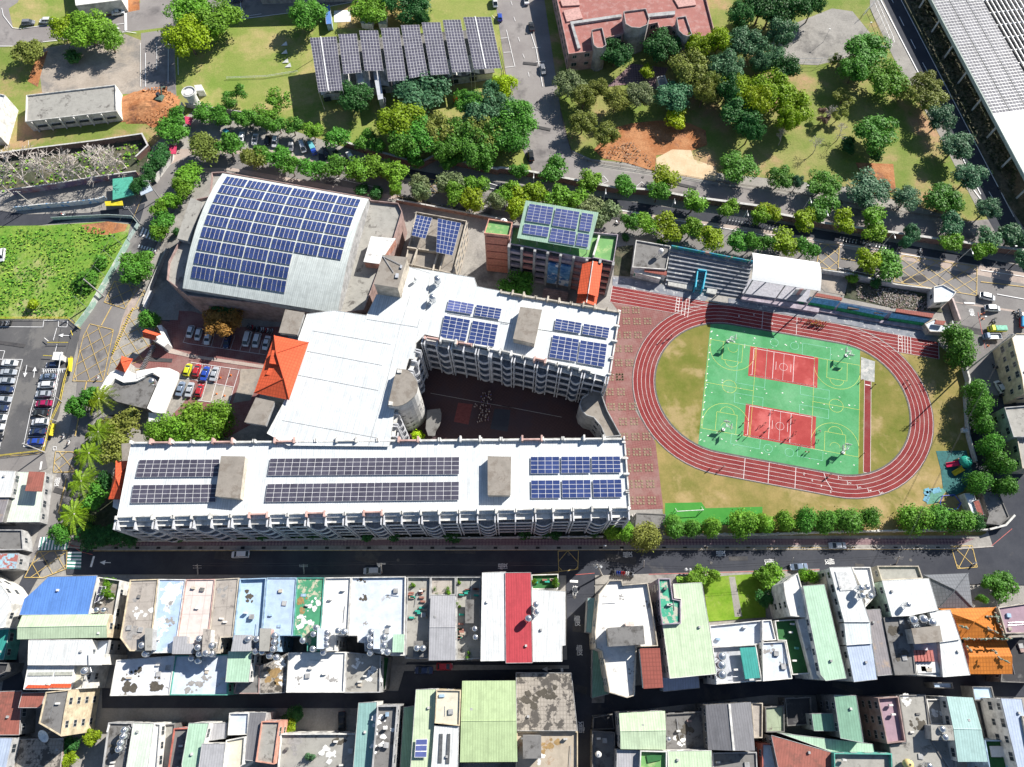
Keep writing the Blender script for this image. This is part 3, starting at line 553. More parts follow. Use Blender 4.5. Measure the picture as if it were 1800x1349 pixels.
pv_blue = pvmat('panel_blue', (0.024, 0.042, 0.135), 0); pv_grey = pvmat('panel_grey', (0.055, 0.052, 0.075), 0, rough=0.35); pv_violet = pvmat('panel_violet', (0.075, 0.095, 0.24), 0); pv_pale = pvmat('panel_pale', (0.16, 0.16, 0.175), 0, rough=0.75)
m_alu = plain('aluminium', (0.66, 0.64, 0.60), 0.45, 0.0, 0.4); m_alub = plain('aluminium_bright', (0.74, 0.74, 0.74), 0.45)
def arr(t, s, nx, ny, z, mat=None, fr=None, gap=0.10, name='solar_array', tilt=0.0, parent=None):
    """a block of nx x ny panels over the traced quad (0-1 is nx side); z height or 4 heights"""
    zz = z if hasattr(z, '__len__') else [z]*4
    c4_ = px(s); p = [at(a, b, q) for (a, b), q in zip(c4_, zz)]
    mb = MB(); lerp = lambda a, b, k: a+(b-a)*k
    def pt(u, v, dz=0.0):
        x = lerp(lerp(p[0][0], p[1][0], u), lerp(p[3][0], p[2][0], u), v); y = lerp(lerp(p[0][1], p[1][1], u), lerp(p[3][1], p[2][1], u), v); q = lerp(lerp(zz[0], zz[1], u), lerp(zz[3], zz[2], u), v)
        return (x, y, q+dz)
    i = len(mb.v); mb.v += [pt(a, b, d) for d in (0, 0.06) for a, b in ((0, 0), (1, 0), (1, 1), (0, 1))]
    mb.f += [(0, 1, 5, 4), (1, 2, 6, 5), (2, 3, 7, 6), (3, 0, 4, 7), (4, 5, 6, 7), (3, 2, 1, 0)]; mb.m += [0]*6
    LX = hypot(p[1][0]-p[0][0], p[1][1]-p[0][1])/nx; LY = hypot(p[3][0]-p[0][0], p[3][1]-p[0][1])/ny; gx = gap/LX/2; gy = gap/LY/2
    for a in range(nx):
        for b in range(ny):
            q = [pt((a+gx)/nx, (b+gy)/ny, .075), pt((a+1-gx)/nx, (b+gy)/ny, .075), pt((a+1-gx)/nx, (b+1-gy)/ny, .075), pt((a+gx)/nx, (b+1-gy)/ny, .075)]
            mb.quad(*q, m=1)
    o = part(name, mb, [fr or m_alu, mat or pv_blue], t); return o
# ---------------------------------------------------------------- the school
HB = 18.0
long_ = bld('I905,460 K850,430 885,935 I800,1008', HB, 'grey', 'skin', 'long white ribbed roof of the classroom block along the south road', 'classroom_block', 'school building', ov=0.3, win=False)
north = bld('F1090,545 1540,620 1560,680 G0,712 815,850 740,1305 F1660,1110 1200,1010 1140,1070 1130,1180 1000,1170', HB, 'grey', 'skin', 'white roofed classroom wing between the courtyard and the administration block', 'classroom_wing', 'school building', ov=0.3, win=False)
hall = bld('F580,845 800,880 870,735 1040,760 1090,545 1240,590 1210,820 1130,1090 1090,1180 J1000,170 970,400 955,490 260,483 115,400 320,20 F330,1040 390,870', HB+0.7, 'grey', 'skin', 'central white hall roof joining the two classroom wings', 'central_hall', 'school building', ov=0.3, win=False)
for p_ in ('F1100,740 1030,960 940,1325 J815,480', 'F430,985 965,1078', 'F390,1125 905,1222', 'F330,1290 880,1395', 'J220,310 870,430', 'F800,905 1150,960 1165,905'):
    q = W_(p_, HB+.8); k = MB()
    for i in range(len(q)-1): k.tube((*q[i], HB+.74), (*q[i+1], HB+.74), 0.05, n=4)
    part('roof_seam', k, wallm('grey'), hall)
# ribbed parapet beams and posts along the roof edges
def parapet_run(t, s, z, n, red=(), wall='white', side=1, hgt=1.0, nm='parapet'):
    a, b = W_(s, z); u = udir([a, b]); v = (-u[1]*side, u[0]*side); Ln = hypot(b[0]-a[0], b[1]-a[1]); st = Ln/n
    for i in range(n):
        x = (i+.5)*st; c = (a[0]+u[0]*x, a[1]+u[1]*x)
        big = i % 3 == 1
        mb = MB(); mb.obox((c[0]+v[0]*.25, c[1]+v[1]*.25), u, st*(.86 if big else .72), 0.35, z-.3, z+hgt*(1.25 if big else .8))
        for e in (-1, 1): mb.obox((c[0]+u[0]*e*st*.47, c[1]+u[1]*e*st*.47), u, 0.45, 1.5 if big else .9, z-.3, z+hgt*(1.45 if big else 1.0))
        part(nm, mb, wallm('pink' if i in red else wall), t)
parapet_run(long_, 'I905,465 K850,437', HB, 24, (1, 4, 7, 13, 19), side=-1)
parapet_run(long_, 'I805,985 K882,920', HB, 27, (7, 10, 13), side=1)
parapet_run(north, 'G0,722 810,858', HB, 10, (), 'beige', side=-1, hgt=.9)
parapet_run(north, 'F1200,1040 1640,1110', HB, 4, (0, 2), side=1); parapet_run(north, 'F1640,1120 G625,1275', HB, 9, (4,), side=1)
parapet_run(north, 'G815,850 745,1290', HB, 4, (), side=1, hgt=.6); parapet_run(long_, 'K845,460 880,920', HB, 4, (), side=1, hgt=.6)
# balconied elevations: fins, wavy balcony fronts, recessed dark rooms
m_balc = plain('balcony_front', (0.52, 0.53, 0.56), 0.85, var=0.3); m_rec = plain('recess', (0.07, 0.07, 0.075), 0.9)
def balconies(t, s, z, nb, out, floors=4, wave=True, nfin=None, dep=1.7):
    a, b = W_(s, z); u = udir([a, b]); v = (-u[1]*out, u[0]*out); Ln = hypot(b[0]-a[0], b[1]-a[1]); st = Ln/nb
    for f in range(floors):
        zf = 1.0+f*(z-1.6)/floors+0.6
        mb = MB(); top = []; m = nb*10
        for i in range(m+1):
            x = Ln*i/m; ph = (x/st) % 3.0; off = dep+(1.0*sin(pi*(ph-1)) if wave and 1 < ph < 2 else 0.0)
            top.append((a[0]+u[0]*x+v[0]*off, a[1]+u[1]*x+v[1]*off))
        for i in range(m):
            p, q = top[i], top[i+1]
            pi_ = (p[0]-v[0]*.18, p[1]-v[1]*.18); qi = (q[0]-v[0]*.18, q[1]-v[1]*.18)
            mb.quad((*p, zf-.35), (*q, zf-.35), (*q, zf+1.0), (*p, zf+1.0)); mb.quad((*p, zf+1.0), (*q, zf+1.0), (*qi, zf+1.0), (*pi_, zf+1.0)); mb.quad((*pi_, zf), (*qi, zf), (*qi, zf+1.0), (*pi_, zf+1.0))
            x0 = Ln*i/m; x1 = Ln*(i+1)/m; w0 = (a[0]+u[0]*x0-v[0]*.4, a[1]+u[1]*x0-v[1]*.4); w1 = (a[0]+u[0]*x1-v[0]*.4, a[1]+u[1]*x1-v[1]*.4)
            mb.quad((*w0, zf), (*w1, zf), (*qi, zf), (*pi_, zf))
        part('balcony', mb, m_balc, t)
        if f == 0: ev = MB(); w_ = dep*.8; ev.prism([(a[0]-v[0]*.1, a[1]-v[1]*.1), (b[0]-v[0]*.1, b[1]-v[1]*.1), (b[0]+v[0]*w_, b[1]+v[1]*w_), (a[0]+v[0]*w_, a[1]+v[1]*w_)], z-1.1, z-.75, True, True); part('eave', ev, wallm('white'), t)
        nw = nb
        for i in range(nw):
            x = (i+.5)*st; c = (a[0]+u[0]*x-v[0]*(-.1), a[1]+u[1]*x-v[1]*(-.1))
            o = win(1, t, (c[0]-t.location[0], c[1]-t.location[1], zf+1.0), atan2(v[1], v[0])-pi/2)
    for i in range(nb+1):
        x = i*st
        for e in ((-.35, .35) if i % 2 == 0 else (0,)):
            c = (a[0]+u[0]*(x+e)+v[0]*dep*.62, a[1]+u[1]*(x+e)+v[1]*dep*.62)
            part('fin', MB().obox(c, u, 0.3, dep*1.35, 0.2, z+.2), m_balc, t)
balconies(long_, 'I805,1000 K880,935', HB, 27, -1)
balconies(north, 'F1200,1030 1660,1120', HB, 5, -1); balconies(north, 'F1660,1120 G735,1300', HB, 10, -1)
balconies(hall, 'F1135,1120 1085,1260', HB, 2, 1, dep=1.2); balconies(hall, 'J1000,190 970,420', HB, 3, 1, dep=1.0)
for s in ('G0,715 810,852', 'I905,462 K850,432'):
    a, b = W_(s, HB); u = udir([a, b]); v = (-u[1], u[0]); n = int(hypot(b[0]-a[0], b[1]-a[1])/4)
    T_ = north if s[0] == 'G' else long_
    for f in range(5):
        for i in range(n):
            x = (i+.5)*4; win(1, T_, (a[0]+u[0]*x-v[0]*.28-T_.location[0]+v[0]*.1, a[1]+u[1]*x-v[1]*.28-T_.location[1]+v[1]*.1, 1.6+f*3.4), atan2(v[1], v[0])-pi/2)
head(long_, 'I1520,555 1685,558 1650,848 1480,832', HB+2.6, 'beige', 'cbrown'); head(long_, 'J1632,556 1795,560 1790,825 1633,825', HB+2.2, 'beige', 'cbrown')
head(north, 'G135,820 285,840 235,1075 85,1040', HB+2.6, 'beige', 'cbrown')
head(hall, 'F240,838 372,860 322,1012 195,998', HB+1.6, 'grey', 'cbrown', name='entrance_slab'); head(hall, 'J38,152 165,180 103,345 -42,322', HB+1.6, 'grey', 'cbrown', name='entrance_slab')
tw = head(hall, 'F910,462 1080,480 1015,690 848,664', HB+6.5, 'beige', 'cbrown', z0=0.3, name='lift_tower', label='stained concrete lift tower rising above the white roofs')
for s in ('F1000,590 1020,590 1018,620 995,618', 'F1030,535 1045,535 1042,555 1028,553'): head(hall, s, HB+6.9, 'white', 'greyf', z0=HB+6.5, name='roof_hatch')
for s in ('F912,472 1040,535', 'F912,472 985,585'):
    q = W_(s, HB+6.6); part('roof_pipe', MB().tube((*q[0], HB+6.7), (*q[1], HB+6.7), .09), m_rail, hall)
# round stair tower (half cylinder with a flat back) carrying lettering
rp = W_('Z300,222 440,240 500,285 545,340 580,400 592,470 580,545 545,605 500,650 450,690 380,730 300,750 165,742 200,620 250,400', HB+3.2)
rt = thing('stair_tower', 'round white stair tower with brown top facing the courtyard', 'tower', (rp[5][0], rp[5][1], 0))
part('wall', MB().prism(inset(rp, .15), 0, HB+3.0), plain('tower_wall', (0.55, 0.54, 0.52), 0.85, var=.3, sc=.5), rt)
part('roof', MB().prism(rp, HB+3.0, HB+3.25, True, True), rm('cbrown'), rt, (1, 0))
cx_, cy_ = sum(q[0] for q in rp[3:10])/7-4.0, sum(q[1] for q in rp[3:10])/7+1.2
q_ = ccw(rp); ins = inset(rp, .12)
mbx = MB(); R2 = random.Random(5)
def edgept(a, b, t): return (a[0]+(b[0]-a[0])*t, a[1]+(b[1]-a[1])*t)
for fl in range(4):
    z = 3.2+fl*3.0
    for i in range(len(ins)):
        a, b = ins[i], ins[(i+1) % len(ins)]; n_ = (b[1]-a[1], a[0]-b[0]); Ln = hypot(*n_); n_ = (n_[0]/Ln, n_[1]/Ln)
        if -(n_[0]*a[0]+n_[1]*a[1]) < 0 or Ln > 5: continue
        k = max(1, int(Ln/0.8))
        for j in range(k):
            if R2.random() < .2: continue
            m0 = edgept(a, b, (j+.15)/k); m1 = edgept(a, b, (j+.8)/k); d = (n_[0]*.03, n_[1]*.03); hh = .9
            for st_ in range(3):
                f0, f1 = st_/3, (st_+.55)/3
                if R2.random() < .5: c0, c1 = m0, m1; za, zb = z+f0*hh, z+f1*hh
                else: c0, c1 = edgept(m0, m1, f0), edgept(m0, m1, f1); za, zb = z, z+hh
                mbx.quad((c0[0]+d[0], c0[1]+d[1], za), (c1[0]+d[0], c1[1]+d[1], za), (c1[0]+d[0], c1[1]+d[1], zb), (c0[0]+d[0], c0[1]+d[1], zb))
part('lettering', mbx, plain('letter_black', (0.05, 0.045, 0.05), 0.7), rt)
for s in ('Z305,232 365,238 360,285 300,280', 'Z190,680 242,685 235,735 180,730'):
    part('roof_cap', MB().prism(W_(s, HB+3.6), HB+3.2, HB+3.6), wallm('white'), rt)
ap = W_('Z720,800 900,780 920,850 915,940 890,1020 840,1100 830,1160 735,1160 700,1060', 3.5); ar = thing('tower_porch', 'low curved grey entrance roof at the foot of the round tower', 'porch', (*ap[3], 0))
part('roof', MB().prism(ap, 3.2, 3.5, True, True), rm('cdark'), ar, (1, 0)); part('wall', MB().prism(inset(ap, .8), 0, 3.2), wallm('grey'), ar)
# link corridor at the east end
lk = bld('K625,-5 695,30 700,140 735,240 830,415 722,425 690,350 640,290 590,275 555,240 542,195 560,150 600,125', 11.0, 'grey', 'cbrown', 'curved link corridor with a concrete roof closing the east end of the courtyard', 'link_corridor', 'corridor', par=1.0)
# red hip roofs
def hip(t, s, h, rise, roof, sub=None):
    p = W_(s, h); q = ccw(p); c = (sum(a for a, b in q)/len(q), sum(b for a, b in q)/len(q)); mb = MB(); n = len(q); u = udir(p)
    for i in range(n): mb.quad((*q[i], h), (*q[(i+1) % n], h), (*c, h+rise))
    mb.quad(*[(a, b, h-.02) for a, b in q[::-1]])
    part('roof', mb, rm(roof), t, u)
    r = MB()
    for a, b in q: r.tube((a, b, h+.05), (*c, h+rise+.05), .16, n=5)
    part('ridge_tile', r, rm(roof), t, u); return c
tower_r = thing('entrance_roof', 'big red tiled hip roof over the school main entrance', 'roof', (*at(495, 648, 16), 0))
part('wall', MB().prism(inset(W_('F175,1030 395,1068 J262,165 35,118', 19.8), 1.0), 0, 19.7), wallm('grey'), tower_r)
q4 = W_('F165,1018 402,1065 J267,170 25,122', 19.8); r1_, r2_ = at(485.5, 621, 22.0), at(499, 666, 22.0); hz = 19.8; rb_ = MB()
rb_.quad((*q4[2], hz), (*q4[1], hz), (*r1_, 22.0), (*r2_, 22.0)); rb_.quad((*q4[1], hz), (*q4[0], hz), (*r1_, 22.0)); rb_.quad((*q4[3], hz), (*q4[2], hz), (*r2_, 22.0)); rb_.quad((*q4[0], hz), (*q4[3], hz), (*r2_, 22.0), (*r1_, 22.0))
part('roof', rb_, rm('rtile'), tower_r, udir(q4)); rb_ = MB()
for a, b in ((q4[1], r1_), (q4[0], r1_), (q4[2], r2_), (q4[3], r2_)): rb_.tube((*a, hz+.05), (*b, 22.05), .16, n=5)
rb_.tube((*r1_, 22.05), (*r2_, 22.05), .2, n=5); part('ridge_tile', rb_, rm('rtile'), tower_r)
for s_, z_ in (('F148,1118 178,1122 212,1222 130,1208', 21.6), ('F128,1240 215,1255 222,1300 105,1285', 20.7)): part('dormer', MB().prism(W_(s_, z_), z_-1.0, z_, True, True), rm('rtile'), tower_r, (0, 1))
wr = thing('gable_roof', 'small red tiled hip roof at the west tip of the long classroom block', 'roof', (*at(213, 845, 12), 0))
part('wall', MB().prism(inset(W_('I800,590 912,588 855,852 750,852', 14.5), .5), 0, 14.4), wallm('pink'), wr); hip(wr, 'I800,590 912,588 855,852 750,852', 14.5, 2.2, 'rtile')
for s, h, w_, r_ in (('I835,470 905,465 895,585 840,590', 12, 'pink', 'cbrown'), ('I780,855 845,855 830,935 775,905', 13, 'white', 'whitef')): head(long_, s, h, w_, r_, z0=0, name='side_stair')
# arrays on the long block, the wing
for s, nx, ny, mt in (('I960,582 1512,578 1500,697 932,702', 11, 4, pv_grey), ('I918,755 1488,750 1484,872 898,880', 11, 4, pv_grey), ('J138,573 1438,562 1436,682 118,690', 25, 4, pv_grey), ('J118,748 1436,732 1434,858 100,872', 25, 4, pv_grey)): arr(long_, s, nx, ny, HB+.35, mt, m_alub, .09)
for x in (0, 1, 2): arr(long_, f'K{207+209*x},{561-x} {403+209*x},{560-x} {405+211*x},{676-3*x} {207+210*x},{677-3*x}', 4, 4, HB+.35, None, m_alub, .09); arr(long_, f'K{209+212*x},{723-2*x} {407+211*x},{722-3*x} {409+213*x},{845-3*x} {211+214*x},{846-3*x}', 4, 4, HB+.35, None, m_alub, .09)
for s, nx, ny in (('F1365,772 1540,803 1523,872 1348,845', 4, 4), ('F1556,806 1730,835 1714,907 1540,880', 4, 4), ('F1335,880 1513,912 1480,1060 1305,1030', 4, 6), ('F1530,915 1705,945 1675,1098 1497,1068', 4, 6), ('G380,902 558,932 545,1004 367,976', 4, 4), ('G572,936 750,966 738,1038 560,1008', 4, 4), ('G360,1015 540,1045 520,1200 332,1168', 4, 6), ('G550,1050 733,1078 712,1236 527,1204', 4, 6)): arr(north, s, nx, ny, HB+.4, pv_violet if s[0] == 'F' and '1365' in s else None, m_alub, .10)
for s in ('F1355,865 1795,935', 'G0,935 50,940', 'G260,975 600,1025'):
    q = W_(s, HB+.1); part('roof_seam', MB().tube((*q[0], HB+.08), (*q[1], HB+.08), .06, n=4), wallm('grey'), north)
# gymnasium: barrel sheet roof over a concrete ring
GB = 13.0
gy = bld('X372,303 392,302 650,348 652,352 700,357 707,372 696,408 684,450 668,470 640,545 593,551 560,545 330,520 293,492 296,460 340,375 345,350 368,345', 11.5, 'brick', 'conc', 'sports hall with a curved pale metal roof full of blue solar panels', 'sports_hall', 'sports hall', par=.9, win=False)
c0, c1, c2, c3 = [at(*q, GB) for q in px('X391,305 648,350 594,551 321,507')]
lerp2 = lambda a, b, t: (a[0]+(b[0]-a[0])*t, a[1]+(b[1]-a[1])*t)
def gz(v): return GB+3.6*(1-(2*v-1)**2)
def gpt(u_, v_): q = lerp2(lerp2(c0, c1, u_), lerp2(c3, c2, u_), v_); return (q[0], q[1], gz(v_))
mb = MB(); NV = 22
for j in range(NV): mb.quad(gpt(0, j/NV), gpt(0, (j+1)/NV), gpt(1, (j+1)/NV), gpt(1, j/NV))
part('barrel_roof', mb, roofm('roof_gym', (0.60, 0.65, 0.63), 'rib', None, rib=.9), gy, udir([c0, c1]))
mb = MB()
for u_ in (0, 1):
    for j in range(NV):
        a, b = gpt(u_, j/NV), gpt(u_, (j+1)/NV); mb.quad((a[0], a[1], 10.5), (b[0], b[1], 10.5), b, a)
for v_ in (0, 1): a, b = gpt(0, v_), gpt(1, v_); mb.quad((a[0], a[1], 10.5), (b[0], b[1], 10.5), b, a)
part('clerestory', mb, wallm('grey'), gy)
rows = [('X391,309 638,351 629,364 384,323', 0), ('X384,327 626,368 616,384 374,342', 0)]
# rows of arrays: left end, right end per row, in photo pixels (top-left, top-right, bottom-right, bottom-left)
rws = [((391,309),(638,352),(633,366),(384,322),6), ((383,326),(623,369),(617,386),(374,342),6), ((375,346),(615,390),(610,408),(366,363),6), ((367,366),(608,411),(602,429),(358,383),6), ((359,387),(600,431),(595,450),(350,405),6),
       ((353,409),(594,456),(588,483),(340,425),6), ((344,429),(504,455),(500,475),(338,447),4), ((338,444),(503,474),(499,494),(334,464),4), ((335,469),(499,499),(494,521),(331,492),4)]
import itertools
def toUV(x, y):   # photo pixel -> gym roof parameters, by fixed-point iteration
    v_ = .5
    for _ in range(12):
        z = gz(v_); p = at(x, y, z)
        # solve bilinear
        uu = .5; vv = v_
        for _ in range(6):
            q = gpt(uu, vv); ex, ey = p[0]-q[0], p[1]-q[1]
            a = gpt(uu+.01, vv); b = gpt(uu, vv+.01); J = ((a[0]-q[0])*100, (a[1]-q[1])*100, (b[0]-q[0])*100, (b[1]-q[1])*100); D_ = J[0]*J[3]-J[1]*J[2]
            uu += (ex*J[3]-ey*J[2])/D_; vv += (ey*J[0]-ex*J[1])/D_
        v_ = vv
    return uu, vv
NR = 9; u0, v0 = toUV(391, 309); _, v9 = toUV(331, 492)
for r_ in range(NR):
    va = v0+(v9-v0)*(r_)/NR+.004; vb = v0+(v9-v0)*(r_+.82)/NR+.004; ncol = 6 if r_ < 6 else 4
    for k in range(ncol):
        ua = .045+k*.1533; ub = ua+.1465
        mb = MB()
        for i in range(5):
            for j in range(2):
                a = ua+(ub-ua)*(i+.05)/5; b = ua+(ub-ua)*(i+.95)/5; c = va+(vb-va)*(j+.04)/2; d = va+(vb-va)*(j+.96)/2
                mb.quad(*[(q[0], q[1], q[2]+.30) for q in (gpt(a, c), gpt(a, d), gpt(b, d), gpt(b, c))], m=1)
        q = [gpt(ua, va), gpt(ua, vb), gpt(ub, vb), gpt(ub, va)]; mb.quad(*[(x, y, z+.25) for x, y, z in q]); mb.quad(*[(x, y, z+.19) for x, y, z in q[::-1]])
        for i in range(4): a, b = q[i], q[(i+1) % 4]; mb.quad((a[0], a[1], a[2]+.19), (b[0], b[1], b[2]+.19), (b[0], b[1], b[2]+.25), (a[0], a[1], a[2]+.25))
        part('solar_array', mb, [m_alu, pv_blue], gy)
head(gy, 'F830,335 1000,350 885,525 778,510', 13.8, 'salmon', 'whitef', z0=10.5, name='white_roof_room')
head(gy, 'E1310,70 1390,100 1300,370 1215,350', 12.6, 'grey', 'conc', z0=10.5, name='side_ledge')
# small north wing with raised arrays
nw = bld('F1140,165 1490,228 1395,592 1060,520', 10.0, 'beige', 'cbrown', 'low beige wing with two raised solar tables between the sports hall and the offices', 'service_wing', 'school building', par=.8)
def legs(t, pts, z0, z1, r=.08):
    for a, b in pts: part('post', MB().tube((a, b, z0), (a, b, z1), r, n=5), m_rail, t)
arr(nw, 'F1145,188 1252,210 1205,352 1108,330', 4, 6, 12.5, None, m_alub, .1, name='solar_table'); arr(nw, 'F1290,213 1450,245 1390,468 1278,445', 5, 8, 12.8, None, m_alub, .1, name='solar_table')
legs(nw, W_('F1150,195 1245,215 1200,345 1115,325 1295,220 1440,250 1385,460 1285,440', 12.5), 9.2, 12.5)
for s in ('F1080,410 1290,440', 'F1290,440 1255,570', 'F1150,420 1110,535', 'F1330,470 1300,575'):
    q = W_(s, 10.3); part('roof_beam', MB().obox(((q[0][0]+q[1][0])/2, (q[0][1]+q[1][1])/2), udir(q), hypot(q[1][0]-q[0][0], q[1][1]-q[0][1]), .4, 9.2, 10.4), wallm('beige'), nw)
# administration block
ad = bld('U415,375 1665,488 1610,815 1380,765 1300,775 470,612 375,600', 18.0, 'mauve', 'greenf', 'office block with green roof decks, pink bays and a blue mural on its front', 'office_block', 'school building', par=1.0, win=False)
head(ad, 'U128,318 412,360 375,520 72,488', 20.0, 'salmon', 'greenf', z0=0, par=.7, name='pink_tower')
sh = thing('metal_roof', 'pale green metal roof with violet solar panels above the office block', 'roof', (*at(980, 400, 18), 17))
zz = [22.5, 22.5, 19.6, 19.6]; pr = [at(a, b, z) for (a, b), z in zip(px('U568,85 1432,228 1320,672 465,530'), zz)]
part('sheet', MB().prism(pr[::-1] if area(pr) < 0 else pr, [z-.15 for z in (zz[::-1] if area(pr) < 0 else zz)], (zz[::-1] if area(pr) < 0 else zz), True, True), rm('mint2'), sh, udir(pr))
def zU(y): return 22.5-(y-85)/445*2.9
for s, nx, ny in (('U612,125 900,168 862,372 565,328', 4, 6), ('U925,178 1208,222 1168,430 880,385', 4, 6), ('U1232,230 1372,252 1332,460 1198,438', 2, 6), ('U550,362 850,405 828,522 530,475', 4, 3), ('U875,412 1165,460 1145,618 842,568', 4, 4), ('U1188,470 1325,492 1302,642 1158,618', 2, 4)):
    pp = px(s); zs = [22.75-((b-352.6)-(a-924)*.165)/66*2.9 for a, b in pp]; arr(sh, s, nx, ny, zs, pv_violet, m_alub, .1)
for a, b in W_('U490,560 700,590 900,620 1100,660 1290,690', 18.2): part('post', MB().tube((a, b, 17), (a, b, 19.6), .12), m_rail, sh)
for a, b in W_('U590,110 1000,180 1400,240', 21): part('post', MB().tube((a, b-1, 17), (a, b-1, 22.2), .12), m_rail, sh)
# front elevation of the office block: bays, pilasters, mural, steps
a, b = W_('U470,612 1300,775', 18.0); u = udir([a, b]); v = (u[1], -u[0]); Ln = hypot(b[0]-a[0], b[1]-a[1]); rz_ = atan2(v[1], v[0])-pi/2
def onad(x, z, name, mb): pass
m_pinkp = plain('pink_panel', (0.50, 0.24, 0.22), .85); m_mural = ground('mural_blue', (0.05, 0.16, 0.42), (0.22, 0.45, 0.70), 0.5, (0.75, 0.80, 0.85), 0.3, (0.52, 0.58), fine=.1)
a2, b2 = W_('U375,600 1610,815', 18.0); u = udir([a2, b2]); v = (u[1], -u[0]); L2_ = hypot(b2[0]-a2[0], b2[1]-a2[1])
nb = 8; st = L2_/nb
for i in range(nb+1):
    c = (a2[0]+u[0]*i*st+v[0]*.5, a2[1]+u[1]*i*st+v[1]*.5); part('pilaster', MB().obox(c, u, .7, 1.2, 0, 18), wallm('grey'), ad)
for f in range(5):
    for i in range(nb):
        if i in (3, 4) and f < 4: continue
        c = (a2[0]+u[0]*(i+.5)*st+v[0]*.35, a2[1]+u[1]*(i+.5)*st+v[1]*.35); z = .8+f*3.5
        part('balcony', MB().obox(c, u, st-.7, 1.0, z-.3, z+.9), m_pinkp if i % 2 else wallm('mauve'), ad)
        part('window_band', MB().obox((c[0]-v[0]*.25, c[1]-v[1]*.25), u, st-1.2, .2, z+1.1, z+2.7), m_glass, ad)
c = (a2[0]+u[0]*4*st+v[0]*.8, a2[1]+u[1]*4*st+v[1]*.8); part('mural', MB().obox(c, u, 2*st-.8, .6, 2.0, 13.2), m_mural, ad, label='blue mural panel on the front wall')
c = (a2[0]+u[0]*4*st+v[0]*3.0, a2[1]+u[1]*4*st+v[1]*3.0)
for k in range(6): part('step', MB().obox((c[0]+v[0]*k*.7, c[1]+v[1]*k*.7), u, 2*st, .7, 0, 1.6-k*.26), wallm('brick'), ad)
pa, pb = W_('U72,490 375,522', 20); u = udir([pa, pb]); v = (u[1], -u[0])
for f in range(5): part('pink_panel', MB().obox(((pa[0]+pb[0])/2+v[0]*.02, (pa[1]+pb[1])/2+v[1]*.02), u, hypot(pb[0]-pa[0], pb[1]-pa[1])-1.2, .3, .6+f*3.85, 3.9+f*3.85), plain('salmon_tile', (0.60, 0.24, 0.17), .8), ad)
part('roof_pipe', MB().obox(at(*px('U1405,620')[0], 18.4), udir(W_('U1440,520 1370,760', 18.4)), 7, .5, 17.2, 18.6), wallm('white'), ad)
# orange gabled stair roof
oc = thing('covered_stair', 'orange tiled gable roof over the stair beside the running track', 'roof', (*at(1038, 500, 6), 0))
for s, h in (('U1240,835 1480,822 1425,1230 1180,1195', 17.2), ('U1185,1195 1420,1230 1400,1335 1165,1300', 15.8)):
    p = W_(s, h); g, rd = gable(p, h, 1.0, 1); part('roof', g, rm('rtile'), oc, udir(p)); part('wall', MB().prism(inset(p, .7), 0, h-.1), wallm('pink'), oc)
    part('ridge_tile', MB().tube((*rd[0], h+1.05), (*rd[1], h+1.05), .14), wallm('white'), oc)
# changing rooms, grandstand, stage, mural wall, gate lodge
ch = bld('e885,690 1345,770 1285,1080 1000,1060 835,1050', 4.2, 'white', 'cdark', 'flat grey roofed changing rooms with a red tiled canopy beside the stand', 'changing_room', 'school building', par=.5, win=False)
head(ch, 'e1000,1065 1290,1105 1288,1160 995,1108', 3.6, 'white', 'maroon', z0=0, name='canopy')
for s in ('e850,1145 955,1160', 'e980,1165 1180,1200'):
    q = W_(s, 1.5); u = udir(q); part('window', MB().obox(((q[0][0]+q[1][0])/2, (q[0][1]+q[1][1])/2), u, hypot(q[1][0]-q[0][0], q[1][1]-q[0][1]), .3, 1.0, 2.3), plain('green_shutter', (.04, .2, .12), .7), ch)
q = W_('e835,1180 1180,1270 1200,1215 850,1130', 0); part('front_wall', MB().prism(q, 0, 3.0), wallm('white'), ch)
gs = thing('grandstand', 'weathered stepped concrete grandstand above the running track', 'grandstand', (*at(1240, 480), 0))
n_ = 9; A0, A1, B1, B0 = [at(*q, z) for q, z in zip(px('G1172,412 1735,520 1670,760 1130,675'), (5.5, 5.5, 0, 0))]
m_stand = ground('stand_concrete', (0.20, 0.22, 0.26), (0.34, 0.35, 0.38), 0.6, (0.62, 0.62, 0.60), 0.8, (0.56, 0.64), fine=.4, fsc=1.2)
for k in range(n_):
    t0, t1 = k/n_, (k+1)/n_; z = 5.2*(1-t0)
    p = [lerp2(A0, B0, t0), lerp2(A1, B1, t0), lerp2(A1, B1, t1), lerp2(A0, B0, t1)]; part('step', MB().prism(p, 0, z), m_stand, gs)
p = [A0, A1, lerp2(A1, B1, -.03), lerp2(A0, B0, -.03)]
part('back_wall', MB().prism(p, 0, 6.4), ground('graffiti_wall', (0.05, 0.22, 0.42), (0.06, 0.36, 0.16), 0.6, (0.45, 0.28, 0.25), 0.3, (0.55, 0.58), fine=.1), gs)
p = W_('G1350,582 1408,590 1385,712 1335,700', 2.2); k_ = MB(); u = udir([p[0], p[3]])
for e0, e1 in ((p[0], p[3]), (p[1], p[2])): k_.obox(((e0[0]+e1[0])/2, (e0[1]+e1[1])/2), udir([e0, e1]), hypot(e1[0]-e0[0], e1[1]-e0[1]), .35, 0, 3.6)
k_.obox(((p[0][0]+p[1][0])/2, (p[0][1]+p[1][1])/2), udir([p[0], p[1]]), hypot(p[1][0]-p[0][0], p[1][1]-p[0][1]), .35, 0, 3.9)
single('tunnel_gate', k_, plain('tunnel_blue', (0.04, 0.40, 0.55), .6), 'turquoise walls of the tunnel opening in the middle of the stand', 'gate')
for s in ('G1155,635 1325,672 1318,705 1150,672', 'G1425,680 1495,690 1480,735 1415,722'):
    part('platform', MB().prism(W_(s, 1.0), 0, 1.0), plain('stand_light', (.42, .42, .40), .85), gs)
